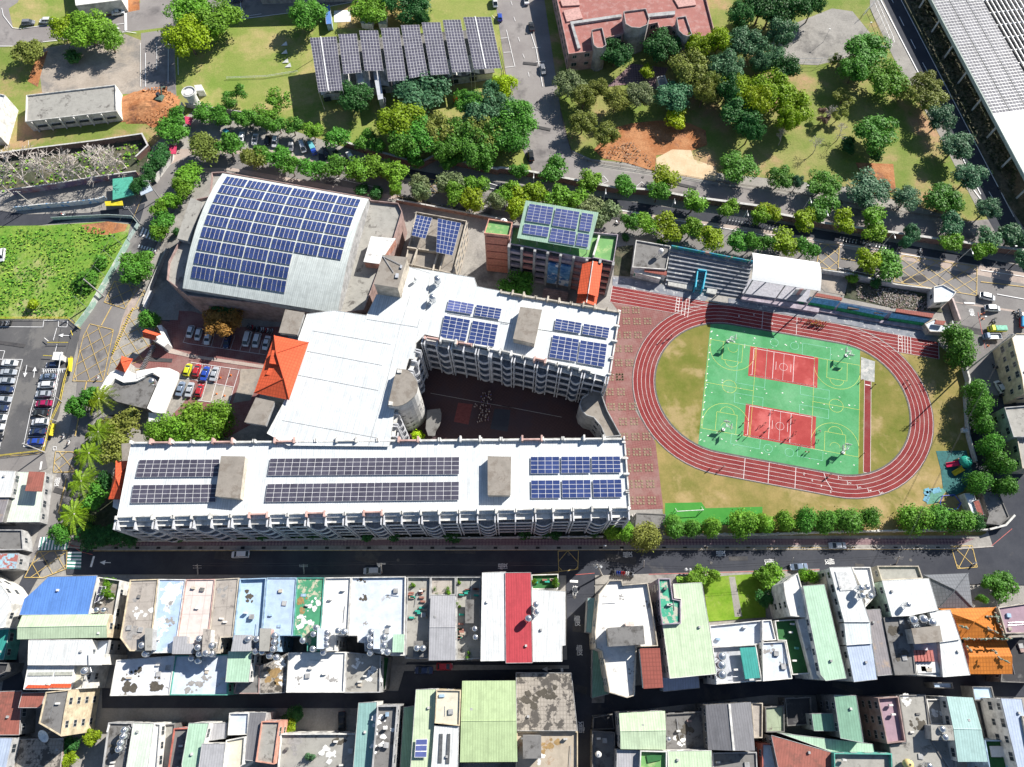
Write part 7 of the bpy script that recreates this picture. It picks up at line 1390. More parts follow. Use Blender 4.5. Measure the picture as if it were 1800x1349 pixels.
for i in range(11):
    for j in range(3):
        q = lerp2(lerp2(A_, B_, (i+.5)/11), lerp2(D_, C_, (i+.5)/11), (j+.5)/3); person(None, R.choice(['orange', 'orange', 'red', 'yellow', 'orange']), '%s student from left in %s row of the orange class on the track' % (ORD[i], ORD[j]), 'orange class on the track', R.choice([0, 1]), .95, pts=(q[0]+R.uniform(-.3, .3), q[1]+R.uniform(-.3, .3)))
for s, c, lb in (('V540,618', 'white', 'person in white left of the orange class on the track'), ('V565,608', 'white', 'teacher in white beside the orange class'), ('a850,462', 'orange', 'player in orange between the lower left hoop and the red court'), ('a838,602', 'white', 'player in white at the red court corner'), ('a825,678', 'green', 'player in green below the red court corner'), ('a918,692', 'yellow', 'player in yellow at the bottom left of the lower red court'),
    ('a1370,248', 'red', 'player near the top line of the lower red court'), ('a1235,457', 'black', 'player in black in the left half of the lower red court'), ('a1145,512', 'red', 'player in red in the left half of the lower red court'), ('a1290,548', 'black', 'player in black left of the three metre line'), ('a1215,620', 'black', 'player crouching low in the left half of the lower court'), ('a1700,358', 'black', 'upper player of the pair right of the centre circle'), ('a1752,410', 'black', 'lower player of the pair right of the centre circle'),
    ('a1772,612', 'red', 'player in red in the right half by the letter marks'), ('a1715,680', 'red', 'player at the white painted marks on the red court'), ('a1582,748', 'black', 'player at the bottom edge of the lower red court'), ('a1625,718', 'white', 'player in white above the bottom line of the lower court'), ('a432,602', 'red', 'person in red under the lower left hoop'), ('b792,497', 'white', 'player at the right edge of the lower red court, upper'), ('b768,662', 'black', 'player at the right edge of the lower red court, lower'),
    ('b455,772', 'white', 'player in white just below the lower red court'), ('b540,858', 'red', 'left one of the two players in red below the lower court'), ('b592,862', 'orange', 'right one of the two players below the lower court'), ('b1568,882', 'red', 'child in red beside the jump runway'), ('b982,1258', 'white', 'runner in white on the bottom straight'), ('b915,1302', 'black', 'runner in black on the bottom straight'), ('K1450,638', 'black', 'first runner of the left pair at the bottom bend'), ('K1432,648', 'red', 'second runner of the left pair at the bottom bend'), ('K1530,630', 'white', 'first runner of the right pair at the bottom bend'), ('K1502,657', 'red', 'second runner of the right pair at the bottom bend'),
    ('c1010,1107', 'black', 'leftmost of the three runners on the west bend'), ('c1100,1092', 'white', 'middle one of the three runners on the west bend'), ('c1195,1030', 'black', 'rightmost of the three runners on the west bend'), ('c1780,742', 'orange', 'person in orange by the shadow edge on the inner kerb'), ('L985,45', 'black', 'upper runner on the east bend'), ('L1005,75', 'black', 'lower runner on the east bend'), ('L1055,322', 'orange', 'person in orange at the inner kerb of the east bend'), ('L1375,375', 'red', 'person in red beside the white box under the east trees'),
    ('H170,940', 'black', 'person in black at the white starting post on the north straight'), ('H605,1052', 'black', 'person at the inner kerb below the orange class'), ('d155,1185', 'black', 'person beside the sand pit'), ('L680,40', 'red', 'child in red at the sand pit edge'), ('C490,965', 'red', 'person in red crossing the lawn edge by the campus road'), ('H1510,875', 'red', 'worker among the traffic cones')):
    person(s, c, lb, 'people on the sports ground' if s[0] in 'abcdKLVH' else None, None, .98)
def rider(s, rz, col, lb, c2='white'): t = two(s, rz, c2, lb, 'riders on the roads'); p = link('rider', PP[0], t, (-.3, 0, .12), 0, (.95, .95, .85)); p.material_slots[1].link = 'OBJECT'; p.material_slots[1].material = CL[col]
rider('Y835,600', 1.2, 'red', 'scooter rider in red beside the yellow road box'); rider('Y545,1100', 1.4, 'navy', 'left rider in the palm shade'); rider('Y588,1152', 1.4, 'black', 'right rider in the palm shade'); rider('G805,243', 2.9, 'red', 'scooter rider in red north of the office block'); rider('E440,190', .1, 'red', 'scooter rider in red on the west lane'); rider('H1085,440', 1.7, 'navy', 'scooter rider in blue under the brick wall'); rider('L1450,1300', .6, 'black', 'rider on the yellow box at the southeast corner'); rider('I80,1320', .4, 'red', 'rider near the southwest corner', 'red')
# ================================================================ ROOF TANKS
m_steel = plain('stainless', (.62, .63, .65), .22, .85, .5, .12); m_whitep = plain('white_tank', (.74, .74, .72), .4)
tkb = mesh('tank_body', MB().lathe([(.02, 2.15), (.35, 2.12), (.62, 1.98), (.76, 1.7), (.78, .7), (.70, .5), (.4, .42), (.02, .4)][::-1], 16), m_steel, smooth=True)
tks = MB()
for k in range(4): a = pi/4+k*pi/2; tks.tube((.75*cos(a), .75*sin(a), -.9), (.62*cos(a), .62*sin(a), .6), .05, n=4)
for k in range(4): a, b = pi/4+k*pi/2, pi/4+(k+1)*pi/2; tks.tube((.7*cos(a), .7*sin(a), -.1), (.7*cos(b), .7*sin(b), -.1), .04, n=4)
tks = mesh('stand', tks, m_rail); tkl = mesh('lid', MB().lathe([(.2, 2.12), (.2, 2.22), (.01, 2.24)], 10), m_steel)
def insidep(p, x, y):
    c = False
    for i in range(len(p)):
        a, b = p[i], p[(i+1) % len(p)]
        if (a[1] > y) != (b[1] > y) and x < (b[0]-a[0])*(y-a[1])/(b[1]-a[1])+a[0]: c = not c
    return c
def roofat(x, y, dz=1.5, default=11):
    best = default
    cand = [h for p, h, t in HOUSES if insidep(p, *at(x, y, h+dz))]
    return max(cand) if cand else default
def tank(s, label, group, k=1.0, white=False):
    q = px(s)[0]; h = roofat(*q)+.6; c = at(*q, h+1.4*k); t = thing('water_tank', label, 'water tank', (*c, h), R.uniform(0, 1.5), group); t.scale = (k, k, k)
    b = link('tank_body', tkb, t); link('lid', tkl, b); link('stand', tks, t)
    if white: b.material_slots[0].link = 'OBJECT'; b.material_slots[0].material = m_whitep
for lb, pts, k in (('on the blue and white peeling roof edge', 'M965,520 M988,578', 1), ('in the cluster behind the pale pink roof', 'M1355,475 M1345,535 M1355,578 M1440,522 M1440,577 M1303,607 M1347,625 M1400,573', 1), ('around the stair block behind the puddle stained roof', 'M1685,478 M1745,478 M1740,562 N38,562 N82,565 N130,592 N178,603', 1), ('beside the pinkish stair block between the light blue roofs', 'N165,455 N162,500 N155,545', 1),
    ('around the stair block behind the green stained roof', 'N430,445 N447,400 N425,545 N522,435 N518,478 N518,520 N495,568', .95), ('at the dark light well of the green stained roof', 'N358,488', 1), ('in the pair above the white terrace roof', 'N597,422 N638,428', 1), ('left of the last terrace stair block', 'N820,430 N817,480 N815,525 N815,573', 1), ('right of the last terrace stair block', 'N908,465 N908,520 N933,568', 1.05),
    ('in the pair at the foot of the planter terrace', 'N1132,540 N1173,540', 1), ('on the narrow cluttered terrace', 'N1525,408 N1530,465', .9), ('in the pair between the red and white metal roofs', 'O240,243 O245,293', .9), ('standing alone on the red metal roof', 'O188,337', 1.05), ('in the row of three on the white framed deck', 'O1500,595 O1498,655 O1503,720', 1.25),
    ('below the brown stained roof block', 'O170,1255 O207,1268 O253,1255', .8), ('on the yard roof right of the pale green gable', 'O1140,1158', .8), ('on the white tiled terrace among four', 'Q670,130 Q710,125 Q678,182 Q733,185', .95), ('in the row of three on the soot dark roof', 'Q1025,350 Q1092,343 Q1150,365', 1.3), ('alone on the wide white gable', 'Q990,243', .8), ('in the pair on the raised concrete platform', 'Q1220,1090 Q1240,1145', .95), ('at the bottom edge right of the yellow tank', 'Q1132,1340', .9),
    ('in the line of four on the grey roof at bottom left', 'M845,1095 M838,1138 M820,1182 M808,1225', 1.05), ('beside the small blue canopy of the bright blue house', 'M660,280 M708,280', .85), ('alone on the narrow cream roof', 'M575,695', 1.1), ('on the north roof edge of the central hall', 'F1285,630 F1250,755', 1.25), ('on the gate house guard roof', 'I1045,40', 1.1)):
    L_ = pts.split(); PN = {2: ['left', 'right'], 3: ['first', 'second', 'third'], 4: ORD[:4]}
    for i, s in enumerate(L_):
        lab = 'steel water tank '+lb if len(L_) == 1 else '%s steel tank %s' % (ORD[i], lb); tank(s, lab, 'steel water tanks %s' % lb if len(L_) > 1 else None, k)
tank('G20,240', 'tall white water tank on the green roofed pink tower', None, 1.5, True); tank('G1103,435', 'white water tank on the changing room roof', None, 1.0, True); tank('F1135,625', 'small vent tank on the white hall roof', None, .6, True); tank('O665,1262', 'round white tank on the dark shaded roof', None, .9, True)
t = thing('water_tank', 'yellow plastic tank lying on the rubble roof at the bottom edge', 'water tank', (*at(*px('Q980,1325')[0], 10.5), 10.2)); local('tank_body', MB().lathe([(.02, 0), (.9, .1), (1.1, .8), (1.0, 1.6), (.4, 1.9), (.02, 1.9)], 14), plain('yellow_tank', (.62, .50, .22), .5), t, True); local('lid', MB().lathe([(.22, 1.88), (.22, 2.0), (.01, 2.0)], 8), m_blackp, t)
t = thing('satellite_dish', 'big white satellite dish beside the cream building', 'dish', (*at(*px('M315,1105')[0], 7), 5)); t.rotation_euler = (.5, -.3, 0); local('dish', MB().lathe([(.02, 1.6), (.8, 1.75), (1.5, 2.2), (1.55, 2.2), (.8, 1.65), (.02, 1.5)], 20), m_whitep, t, True); local('mount', MB().tube((0, 0, 0), (0, 0, 1.5), .12), m_rail, t)
# ================================================================ POLES AND LAMPS
m_pole = plain('concrete_pole', (.44, .42, .40), .85)
def pole(base, top, label, r=.16, arms=0, tr=0, name='utility_pole', group=None, mat=None):
    b = px(base)[0]; tq = px(top)[0]; B0_ = at(*b); best = min(range(20, 220), key=lambda z: hypot(at(*tq, z/10)[0]-B0_[0], at(*tq, z/10)[1]-B0_[1])); h = best/10
    t = thing(name, label, 'pole', (*B0_, 0), 0, group); tx = at(*tq, h); d = (tx[0]-B0_[0], tx[1]-B0_[1])
    local('shaft', MB().tube((0, 0, 0), (d[0], d[1], h), r*1.2, r*.8, 8), mat or m_pole, t)
    for k in range(arms):
        zz_ = h-.4-k*.7; f = zz_/h; local('crossarm', MB().tube((d[0]*f-1.1, d[1]*f, zz_), (d[0]*f+1.1, d[1]*f, zz_), .06, n=4), m_rail, t)
        for e in (-1, -.4, .4, 1): local('insulator', MB().lathe([(.07, 0), (.1, .12), (.05, .3)], 6, (d[0]*f+e, d[1]*f)), m_whitep, t).location = (0, 0, zz_)
    for k in range(tr):
        x = d[0]*.75+(-.55 if k == 0 else .55); local('transformer', MB().lathe([(.02, 0), (.36, 0), (.36, 1.0), (.1, 1.15), (.02, 1.15)], 12, (x, d[1]*.75)), plain('transformer_grey', (.50, .52, .54), .5), t).location = (0, 0, h*.72)
    return t
pole('E715,750', 'E575,630', 'thick utility pole at the lane hoarding above the yellow boxes', .2)
for i, (a, b) in enumerate((('E600,832', 'E508,745'), ('E720,608', 'E640,535'), ('E785,500', 'E710,430'), ('E850,405', 'E765,325'))): pole(a, b, 'thin steel pole behind the green hoarding, %s from the bottom' % ORD[i], .07, group='thin poles behind the hoarding', mat=m_rail)
pole('E980,270', 'E870,130', 'utility pole with crossarms at the lane corner', .16, 2); pole('E1100,75', 'E1010,-50', 'utility pole beside the scooter stall on the lane', .16, 1); pole('E240,133', 'E110,25', 'utility pole in the yard by the dark west lane', .16, 1); pole('E1200,320', 'E1165,280', 'short pole at the zebra crossing', .1)
pole('Y380,1232', 'Y190,1155', 'leaning utility pole at the bottom of the car park', .18); pole('Y525,806', 'Y450,745', 'pole beside the yellow fence near the gantry', .12); pole('Y480,968', 'Y325,912', 'pole above the cream white parked car', .1)
pole('M1345,40', 'M1340,-30', 'paired utility pole before the pink roof', .14, 2); pole('J370,1365', 'J365,1300', 'paired utility pole before the light blue roofs', .14, 2); pole('J905,1360', 'J900,1290', 'twin armed utility pole before the wide pale roof', .14, 2, 1); pole('O690,45', 'O655,-30', 'utility pole with two transformers at the alley mouth', .2, 2, 2)
pole('O1290,50', 'O1262,-5', 'utility pole with transformers beside the turf garden', .16, 2, 2); pole('L920,1300', 'L945,1245', 'utility pole before the concrete terrace on the right', .14, 2); pole('L200,1300', 'L215,1255', 'slim pole beside the parked grey blue car', .1); pole('K985,1320', 'K988,1275', 'slim pole in front of the white apartment block', .1); pole('L885,1330', 'L882,1300', 'short slim pole right of the white strip roof', .08)
pole('T350,695', 'T865,290', 'tall leaning utility pole crossing the side street', .18, 3); pole('Q10,1340', 'Q10,1330', 'stub pole by the dark red roof', .1) if False else None
for i, s in enumerate(('G705,105', 'G1165,170', 'G1650,250', 'H270,165', 'H380,250', 'H825,400', 'H1340,505', 'C225,1290')):
    c = at(*px(s)[0]); t = thing('street_lamp', '%s slim white street lamp along the road under the brick wall, from left' % ORD[[1, 2, 3, 4, 5, 6, 7, 0][i]], 'street lamp', (*c, 0), -.2, 'street lamps along the brick wall')
    local('pole', MB().tube((0, 0, 0), (0, 0, 7.2), .1, .06, 7), m_alub, t); local('arm', MB().tube((0, 0, 7.0), (.2, -1.6, 7.5), .05, n=5), m_alub, t); local('lamp_head', MB().obox((.25, -1.9), (.15, -.99), .8, .28, 7.45, 7.6), m_alub, t); local('base', MB().lathe([(.3, 0), (.3, .3), (.12, .5)], 8), m_pole, t)
for i, s in enumerate(('H270,60', 'K700,1195', 'T290,175', 'T445,195', 'H1665,470', 'D420,290', 'D700,245')):
    lab = ['lamp post between the campus road trees', 'lamp post on the south pavement near the yellow box', 'left thin pole in front of the east wall trees', 'right thin pole by the side road kerb', 'thin curved pole at the junction', 'left floodlight pole of the fenced court', 'right floodlight pole of the fenced court'][i]
    c = at(*px(s)[0]); t = thing('lamp_post', lab, 'lamp post', (*c, 0)); local('pole', MB().tube((0, 0, 0), (0, 0, 5.5), .07, .05, 6), m_rail, t); local('lamp_head', MB().box(-.3, .3, -.15, .15, 5.5, 5.65), m_alub, t)
# overhead wires between street poles
wv = MB()
def wire(a, b, za, zb, sag=.8):
    p, q = at(*px(a)[0], za), at(*px(b)[0], zb); n = 10
    for i in range(n):
        f, g = i/n, (i+1)/n; wv.tube((p[0]+(q[0]-p[0])*f, p[1]+(q[1]-p[1])*f, za+(zb-za)*f-sag*4*f*(1-f)), (p[0]+(q[0]-p[0])*g, p[1]+(q[1]-p[1])*g, za+(zb-za)*g-sag*4*g*(1-g)), .035, n=3)
for dx in (-8, 8):
    wire(f'M1340,{-30+dx}', f'J365,{1300+dx}', 8, 8); wire(f'J365,{1300+dx}', f'J900,{1290+dx}', 8, 8); wire(f'J900,{1290+dx}', f'O655,{-30+dx}', 8, 8); wire(f'O655,{-30+dx}', f'O1262,{-5+dx}', 8, 8); wire(f'O1262,{-5+dx}', f'L945,{1245+dx}', 8, 8); wire(f'L945,{1245+dx}', f'T865,{290+dx}', 8, 10, 1.2)
wire('E575,630', 'E870,130', 10, 9); wire('E575,630', 'Y450,745', 10, 8); wire('Y450,745', 'Y190,1155', 8, 9)
o = single('overhead_wires', wv, m_blackp, 'thin black overhead wires strung along the south road and the lane', 'wires')
# ================================================================ WALLS AND FENCES
def wallrun(s, h, wd, mat, label, name='wall', cat='wall', cope=None, posts=0, z0=0):
    p = W_(s); mb = MB(); t = thing(name, label, cat, (*p[0], z0))
    for i in range(len(p)-1):
        a, b = p[i], p[i+1]; Ln = hypot(b[0]-a[0], b[1]-a[1]); mb.obox(((a[0]+b[0])/2, (a[1]+b[1])/2), udir([a, b]), Ln+wd*.6, wd*(1+.01*i), z0, h+.002*i)
    part('panel', mb, mat, t)
    if cope:
        c = MB(); [c.obox(((p[i][0]+p[i+1][0])/2, (p[i][1]+p[i+1][1])/2), udir([p[i], p[i+1]]), hypot(p[i+1][0]-p[i][0], p[i+1][1]-p[i][1])+wd, wd*1.4*(1+.01*i), h, h+.12+.002*i) for i in range(len(p)-1)]; part('coping', c, cope, t)
    if posts:
        for i in range(len(p)-1):
            a, b = p[i], p[i+1]; Ln = hypot(b[0]-a[0], b[1]-a[1]); n = max(1, int(Ln/posts))
            for k in range(n): f = k/n; part('post', MB().obox((a[0]+(b[0]-a[0])*f, a[1]+(b[1]-a[1])*f), udir([a, b]), wd*1.8, wd*1.8, z0, h+.25), cope or mat, t)
    return t
m_brick = ground('stained_brick', (0.26, 0.15, 0.13), (0.36, 0.24, 0.20), .5, (0.14, 0.10, 0.09), .5, (.52, .62), fine=.4, fsc=2); m_wpale = plain('pale_wall', (.50, .49, .47), .85)
wallrun('B650,1010 780,1050 1000,1110 1170,1160 1280,1100 1420,1140 1700,1200 C0,1190 200,1215 450,1262 780,1325 G1040,50 1260,92 1800,165 H100,215 400,275 900,345 1400,415 1900,480', 2.6, .5, m_brick, 'long stained brick retaining wall between the campus road and the public road', cope=m_wpale)
wallrun('A-100,1105 300,1050 700,1000 1000,955 1040,1035 960,1110', 2.4, .35, m_brick, 'stained wall around the yard of bare trees', cope=m_wpale)
m_mwall = ground('painted_wall', (0.34, 0.16, 0.15), (0.38, 0.38, 0.42), .35, (0.22, 0.16, 0.24), .3, (.5, .56), fine=.3)
wallrun('A100,1340 400,1300 700,1250 960,1215', 2.6, .3, m_mwall, 'mural painted wall above the dark west lane', cope=m_wpale)
m_graf = ground('graffiti_white', (0.62, 0.62, 0.62), (0.70, 0.70, 0.68), .5, (0.15, 0.35, 0.60), .8, (.56, .58), fine=.2)
wallrun('E120,160 300,140 500,125 700,100 740,85', 2.0, .3, m_graf, 'white wall with blue graffiti along the dark west lane')
wallrun('A1270,740 1255,800 1290,840', 2.4, .3, m_graf, 'white graffiti wall end under the water tower'); wallrun('A1215,990 1190,1110 1120,1200 1080,1260', 2.2, .3, plain('lane_wall', (.62, .60, .57), .8), 'white wall stepping down the west lane', cope=m_wpale)
wallrun('A1290,740 1400,760 1500,775 1750,810 B50,830', 2.2, .25, m_wpale, 'pale campus wall behind the parked car trees')
for s, c, lb in (('A1270,800 1330,810 1310,860 1275,850', 'awning_red', 'small crimson awning at the head of the lane'), ('A1165,1000 1215,1000 1210,1060 1170,1060', 'awning_red', 'crimson awning beside the white lane wall')):
    single('awning', MB().prism(W_(s, 2.6), 2.45, 2.6, True, True), plain('awning_red', (.55, .05, .12), .7), lb, 'awning')
gr = thing('market_stall', 'green lattice roofed stall above the dark west lane', 'stall', (*at(*px('E845,20')[0]), 0)); part('roof', MB().prism(W_('E775,-60 910,-75 920,50 775,85', 3.0), 2.8, 3.0, True, True), plain('stall_green', (.08, .36, .27), .6), gr); part('sign', MB().prism(W_('E720,95 840,90 845,122 725,125', 2.2), 1.9, 2.2), plain('sign_yellow', (.6, .5, .03), .6), gr)
[part('post', MB().tube((*q, 0), (*q, 2.9), .06), m_rail, gr) for q in W_('E785,-50 900,-65 910,45 785,75', 3)]
single('stall_roof', MB().prism(W_('E955,15 1030,-30 1050,20 970,55', 2.6), 2.4, 2.6, True, True), plain('stall_blue', (.45, .52, .62), .5), 'pale blue stall roof under the utility pole', 'stall roof')
m_hoard = ground('hoarding', (0.30, 0.46, 0.38), (0.36, 0.52, 0.44), .3, (0.62, 0.66, 0.60), .35, (.55, .57), fine=.15)
wallrun('E895,385 800,560 720,700 640,840 545,968', 2.4, .15, m_hoard, 'pale green painted hoarding between the field and the lane', 'hoarding', 'hoarding')
wallrun('E370,225 560,215 760,205 920,215 960,260 890,370', 1.6, .12, plain('fence_pale', (.40, .50, .48), .7), 'pale green low fence panels along the top of the field', 'fence', 'fence')
m_yfence = plain('fence_yellow', (.70, .55, .05), .6)
def railfence(s, label, mat=None, h=1.1, st=2.5):
    p = W_(s); t = thing('fence', label, 'fence', (*p[0], 0)); mat = mat or m_yfence
    for z in (h*.45, h): k = MB(); [k.tube((*p[i], z), (*p[i+1], z), .06, n=5) for i in range(len(p)-1)]; part('rail', k, mat, t)
    for i in range(len(p)-1):
        a, b = p[i], p[i+1]; n = max(1, int(hypot(b[0]-a[0], b[1]-a[1])/st))
        for k in range(n): f = k/n; q = (a[0]+(b[0]-a[0])*f, a[1]+(b[1]-a[1])*f); part('post', MB().tube((*q, 0), (*q, h+.1), .05, n=5), mat, t)
railfence('Y-100,100 580,100 690,190', 'yellow railing along the top of the car park'); railfence('Y620,430 560,620 520,810 450,960 380,1220 0,1265', 'yellow railing around the right side of the car park'); railfence('D170,450 390,450 580,385', 'dark chain link fence below the grey court', m_rail, 3, 4); railfence('D680,130 760,40 870,300 880,340', 'chain link fence cage right of the grey court', m_rail, 3, 3)
railfence('C410,760 440,900 490,1060 600,1115 1050,1185 1500,1260 H100,25 700,135 1200,210 1360,235', 'dark low railing along the campus road edge', plain('rail_dark', (.12, .09, .08), .8), .9, 5); railfence('B1712,340 1760,530', 'low dark fence right of the solar hall', plain('rail_dark', (.12, .09, .08), .8), 1.0, 4)
railfence('B-160,545 30,538 110,535 330,500', 'thin white fence across the upper lawn', m_alub, .9, 5)
for s, lb in (('Y575,430 612,430 602,545 582,540', 'yellow banner on the car park railing by the gantry'), ('Y440,985 468,990 440,1090 415,1085', 'yellow banner on the railing beside the cream car')): single('banner', MB().prism(W_(s, 1.3), .9, 1.3), plain('banner_y', (.75, .62, .04), .6), lb, 'banner')
# ticket gate in the car park
tg = thing('ticket_gate', 'white ticket booth roof with yellow striped barrier arms', 'gate', (*at(*px('Y480,410')[0]), 0)); part('booth_roof', MB().prism(W_('Y455,380 532,383 520,450 440,445', 2.8), 2.6, 2.8), m_gw, tg); part('booth', MB().prism(inset(W_('Y455,380 532,383 520,450 440,445', 2.8), .4), 0, 2.6), wallm('white'), tg)
for s in ('Y400,300 575,300', 'Y365,410 440,415', 'Y375,262 410,290', 'Y600,200 615,240'): q = W_(s, 1.0); part('barrier_arm', MB().tube((*q[0], 1.0), (*q[1], 1.0), .1), m_yfence if s != 'Y375,262 410,290' else m_gw, tg)
lg = thing('lattice_gantry', 'white steel lattice frame over the pale blue car', 'frame', (*at(*px('Y430,560')[0]), 0))
for a, b in (('Y355,545', 'Y555,530'), ('Y365,528', 'Y560,520'), ('Y520,380', 'Y470,700'), ('Y500,530', 'Y450,760')): p, q = at(*px(a)[0], 3.2), at(*px(b)[0], 3.2); part('beam', MB().tube((*p, 3.2), (*q, 3.2), .09, n=5), m_alub, lg)
for k in range(9): p, q = at(*px(f'Y{365+20*k},528')[0], 3.2), at(*px(f'Y{372+20*k},556')[0], 3.2); part('slat', MB().tube((*p, 3.2), (*q, 3.2), .07, n=4), m_alub, lg)
# south school wall, east wall and field edges
wallrun('I860,1142 J0,1140 440,1130 K0,1122 700,1115', 1.6, .3, m_wpale, 'pale low wall between the long block and the south pavement', posts=4)
wallrun('K1170,1110 1400,1100 1790,1100 L400,1085 900,1075 1530,1068', 1.7, .35, plain('wall_whitish', (.56, .55, .52), .8), 'white low wall along the south edge of the sports field', posts=4)
wallrun('L1535,1068 1640,1040 1700,975', 2.2, .5, plain('wall_whitish', (.56, .55, .52), .8), 'angled wall at the southeast corner'); wallrun('T175,180 255,640', 1.8, .3, m_graf, 'painted wall piece behind the two northern east wall trees')
wallrun('T310,660 350,800 340,1030', 2.2, .5, plain('wall_whitish', (.56, .55, .52), .8), 'white wall of the east boundary beside the trees'); wallrun('H1280,790 1330,930', 2.4, .5, plain('wall_pinkw', (.52, .42, .40), .8), 'pale pink wall right of the gate lodge')
wallrun('L1380,150 1400,420 1450,600', 1.8, .3, m_wpale, 'pale boundary wall behind the eastern trees'); wallrun('F1010,105 1200,140 1600,215 1730,240', 1.8, .35, m_brick, 'brown wall behind the low north wing', cope=m_wpale); wallrun('G1180,465 885,415 905,375', 1.6, .3, m_wpale, 'low wall beside the changing rooms') if False else None
wallrun('H400,590 580,615 900,690 1180,725', 2.2, .4, m_wpale, 'north wall of the rubble strip behind the mural wall'); wallrun('E1160,440 1095,580 1010,780 1000,820', 1.8, .3, m_wpale, 'pale wall between the lane and the sports hall'); wallrun('E1050,730 1010,830', 1.5, .8, plain('ramp_white', (.6, .6, .6), .8), 'white sloped slab by the sports hall gate')
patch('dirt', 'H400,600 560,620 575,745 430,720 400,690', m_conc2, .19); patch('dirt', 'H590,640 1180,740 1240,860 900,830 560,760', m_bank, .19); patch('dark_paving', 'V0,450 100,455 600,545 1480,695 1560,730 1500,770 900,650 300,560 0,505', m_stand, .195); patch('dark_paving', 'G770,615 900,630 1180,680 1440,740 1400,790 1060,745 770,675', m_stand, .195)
tufts('rubble', 'H640,660 1000,720 1180,780 1150,850 900,830 650,760', 1500, .16, [plain('rubble_%d' % i, c, .9) for i, c in enumerate(((.45, .42, .40), (.12, .11, .10), (.30, .22, .20)))], .3, 'broken rubble and litter strip behind the mural wall', 'rubble', 7)
tufts('rubble', 'K900,950 950,950 960,1040 910,1040', 200, .2, [plain('rubble_0', (.45, .42, .40), .9)], .3, 'scrap pile beside the grey storage roof', 'rubble', 8)
bld('K935,945 1135,955 1125,1050 925,1050', 2.6, 'dark', 'cdark', 'grey storage roof tucked beside the east end of the long block', 'storage_shed', 'shed', par=.2, win=False)
# playground
patch('play_mat', 'L1192,522 1400,520 1450,680 1380,800 1300,840 1240,780 1225,650', plain('play_teal', (.03, .13, .13), .8), .195); patch('play_mat', 'L1105,785 1240,780 1260,800 1200,880 1130,890', plain('play_green', (.10, .26, .20), .8), .195)
marks('play_path', [('L1118,870 1135,830 1120,800 1150,790 1165,800 1210,790 1222,785', 1.4)], plain('path_blue', (.14, .34, .46), .7), .23)
pg = thing('playground_set', 'play set with a teal dome, a red slide and a yellow slide', 'playground', (*at(*px('L1380,610')[0]), 0)); c0_ = at(*px('L1400,595')[0], 2.5)
part('dome_roof', MB().lathe([(1.7, 2.4), (1.6, 2.9), (1.1, 3.4), (.02, 3.6)], 16, c0_), plain('dome_teal', (.02, .30, .22), .5), pg, smooth=True)
for k in range(4): part('post', MB().tube((c0_[0]+1.3*cos(k*pi/2+.7), c0_[1]+1.3*sin(k*pi/2+.7), 0), (c0_[0]+1.3*cos(k*pi/2+.7), c0_[1]+1.3*sin(k*pi/2+.7), 2.5), .1), plain('post_y', (.6, .45, .05), .5), pg)
for a, b, col, nm in (('L1350,605', 'L1262,620', (.62, .03, .10), 'slide'), ('L1380,640', 'L1310,680', (.70, .50, .02), 'slide')):
    p, q = at(*px(a)[0], 1.5), at(*px(b)[0], .3); u = udir([p, q]); v = (-u[1]*.55, u[0]*.55); k = MB(); k.quad((p[0]-v[0], p[1]-v[1], 1.6), (q[0]-v[0], q[1]-v[1], .4), (q[0]+v[0], q[1]+v[1], .4), (p[0]+v[0], p[1]+v[1], 1.6))
    for e in (-1, 1): k.tube((p[0]+e*v[0], p[1]+e*v[1], 1.75), (q[0]+e*v[0], q[1]+e*v[1], .55), .14)
    part(nm, k, plain('slide_%d' % int(col[1]*100), col, .35), pg)
part('deck', MB().prism([(c0_[0]+1.6*cos(k*pi/3), c0_[1]+1.6*sin(k*pi/3)) for k in range(6)], 1.3, 1.45, True, True), plain('deck_blue', (.05, .12, .5), .5), pg); q = at(*px('L1350,575')[0], 2); part('climbing_ring', MB().tube((*q, 0), (*q, 2.2), .35, .2, 8), plain('ring_brown', (.25, .15, .08), .6), pg)
cf = thing('climbing_frame', 'dark blue hexagonal climbing frame beside the blue path', 'climbing frame', (*at(*px('L1300,860')[0]), 0)); hx = W_('L1240,830 1320,822 1368,880 1340,920 1250,925 1222,880', 1.8)
for i in range(6): a, b = hx[i], hx[(i+1) % 6]; part('rail', MB().tube((*a, 1.8), (*b, 1.8), .12, n=5), plain('frame_blue', (.03, .06, .42), .5), cf); part('post', MB().tube((*a, 0), (*a, 1.85), .1, n=5), plain('frame_blue', (.03, .06, .42), .5), cf)
bld('L1388,812 1455,808 1505,955 1450,965', 3.0, 'white', 'pale', 'small pale shed beside the playground at the southeast corner', 'playground_shed', 'shed', par=.2, win=False); bld('L1450,865 1490,858 1525,960 1485,965', 3.2, 'white', 'maroon', 'dark red tiled strip roof beside the playground shed', 'tiled_shed', 'shed', win=False)
bld('L1510,800 1630,810 1700,975 1640,1030 1540,1020 1560,960', 2.6, 'dark', 'cdark', 'dark flat roofed guard post at the southeast corner', 'guard_post', 'lodge', par=.3, win=False)
bx = MB(); q = at(*px('L1393,380')[0], .8); bx.obox(q, CU, 1.6, 1.1, .2, 1.3); single('equipment_box', bx, m_whitep, 'white box beside the person in red under the east trees', 'box')
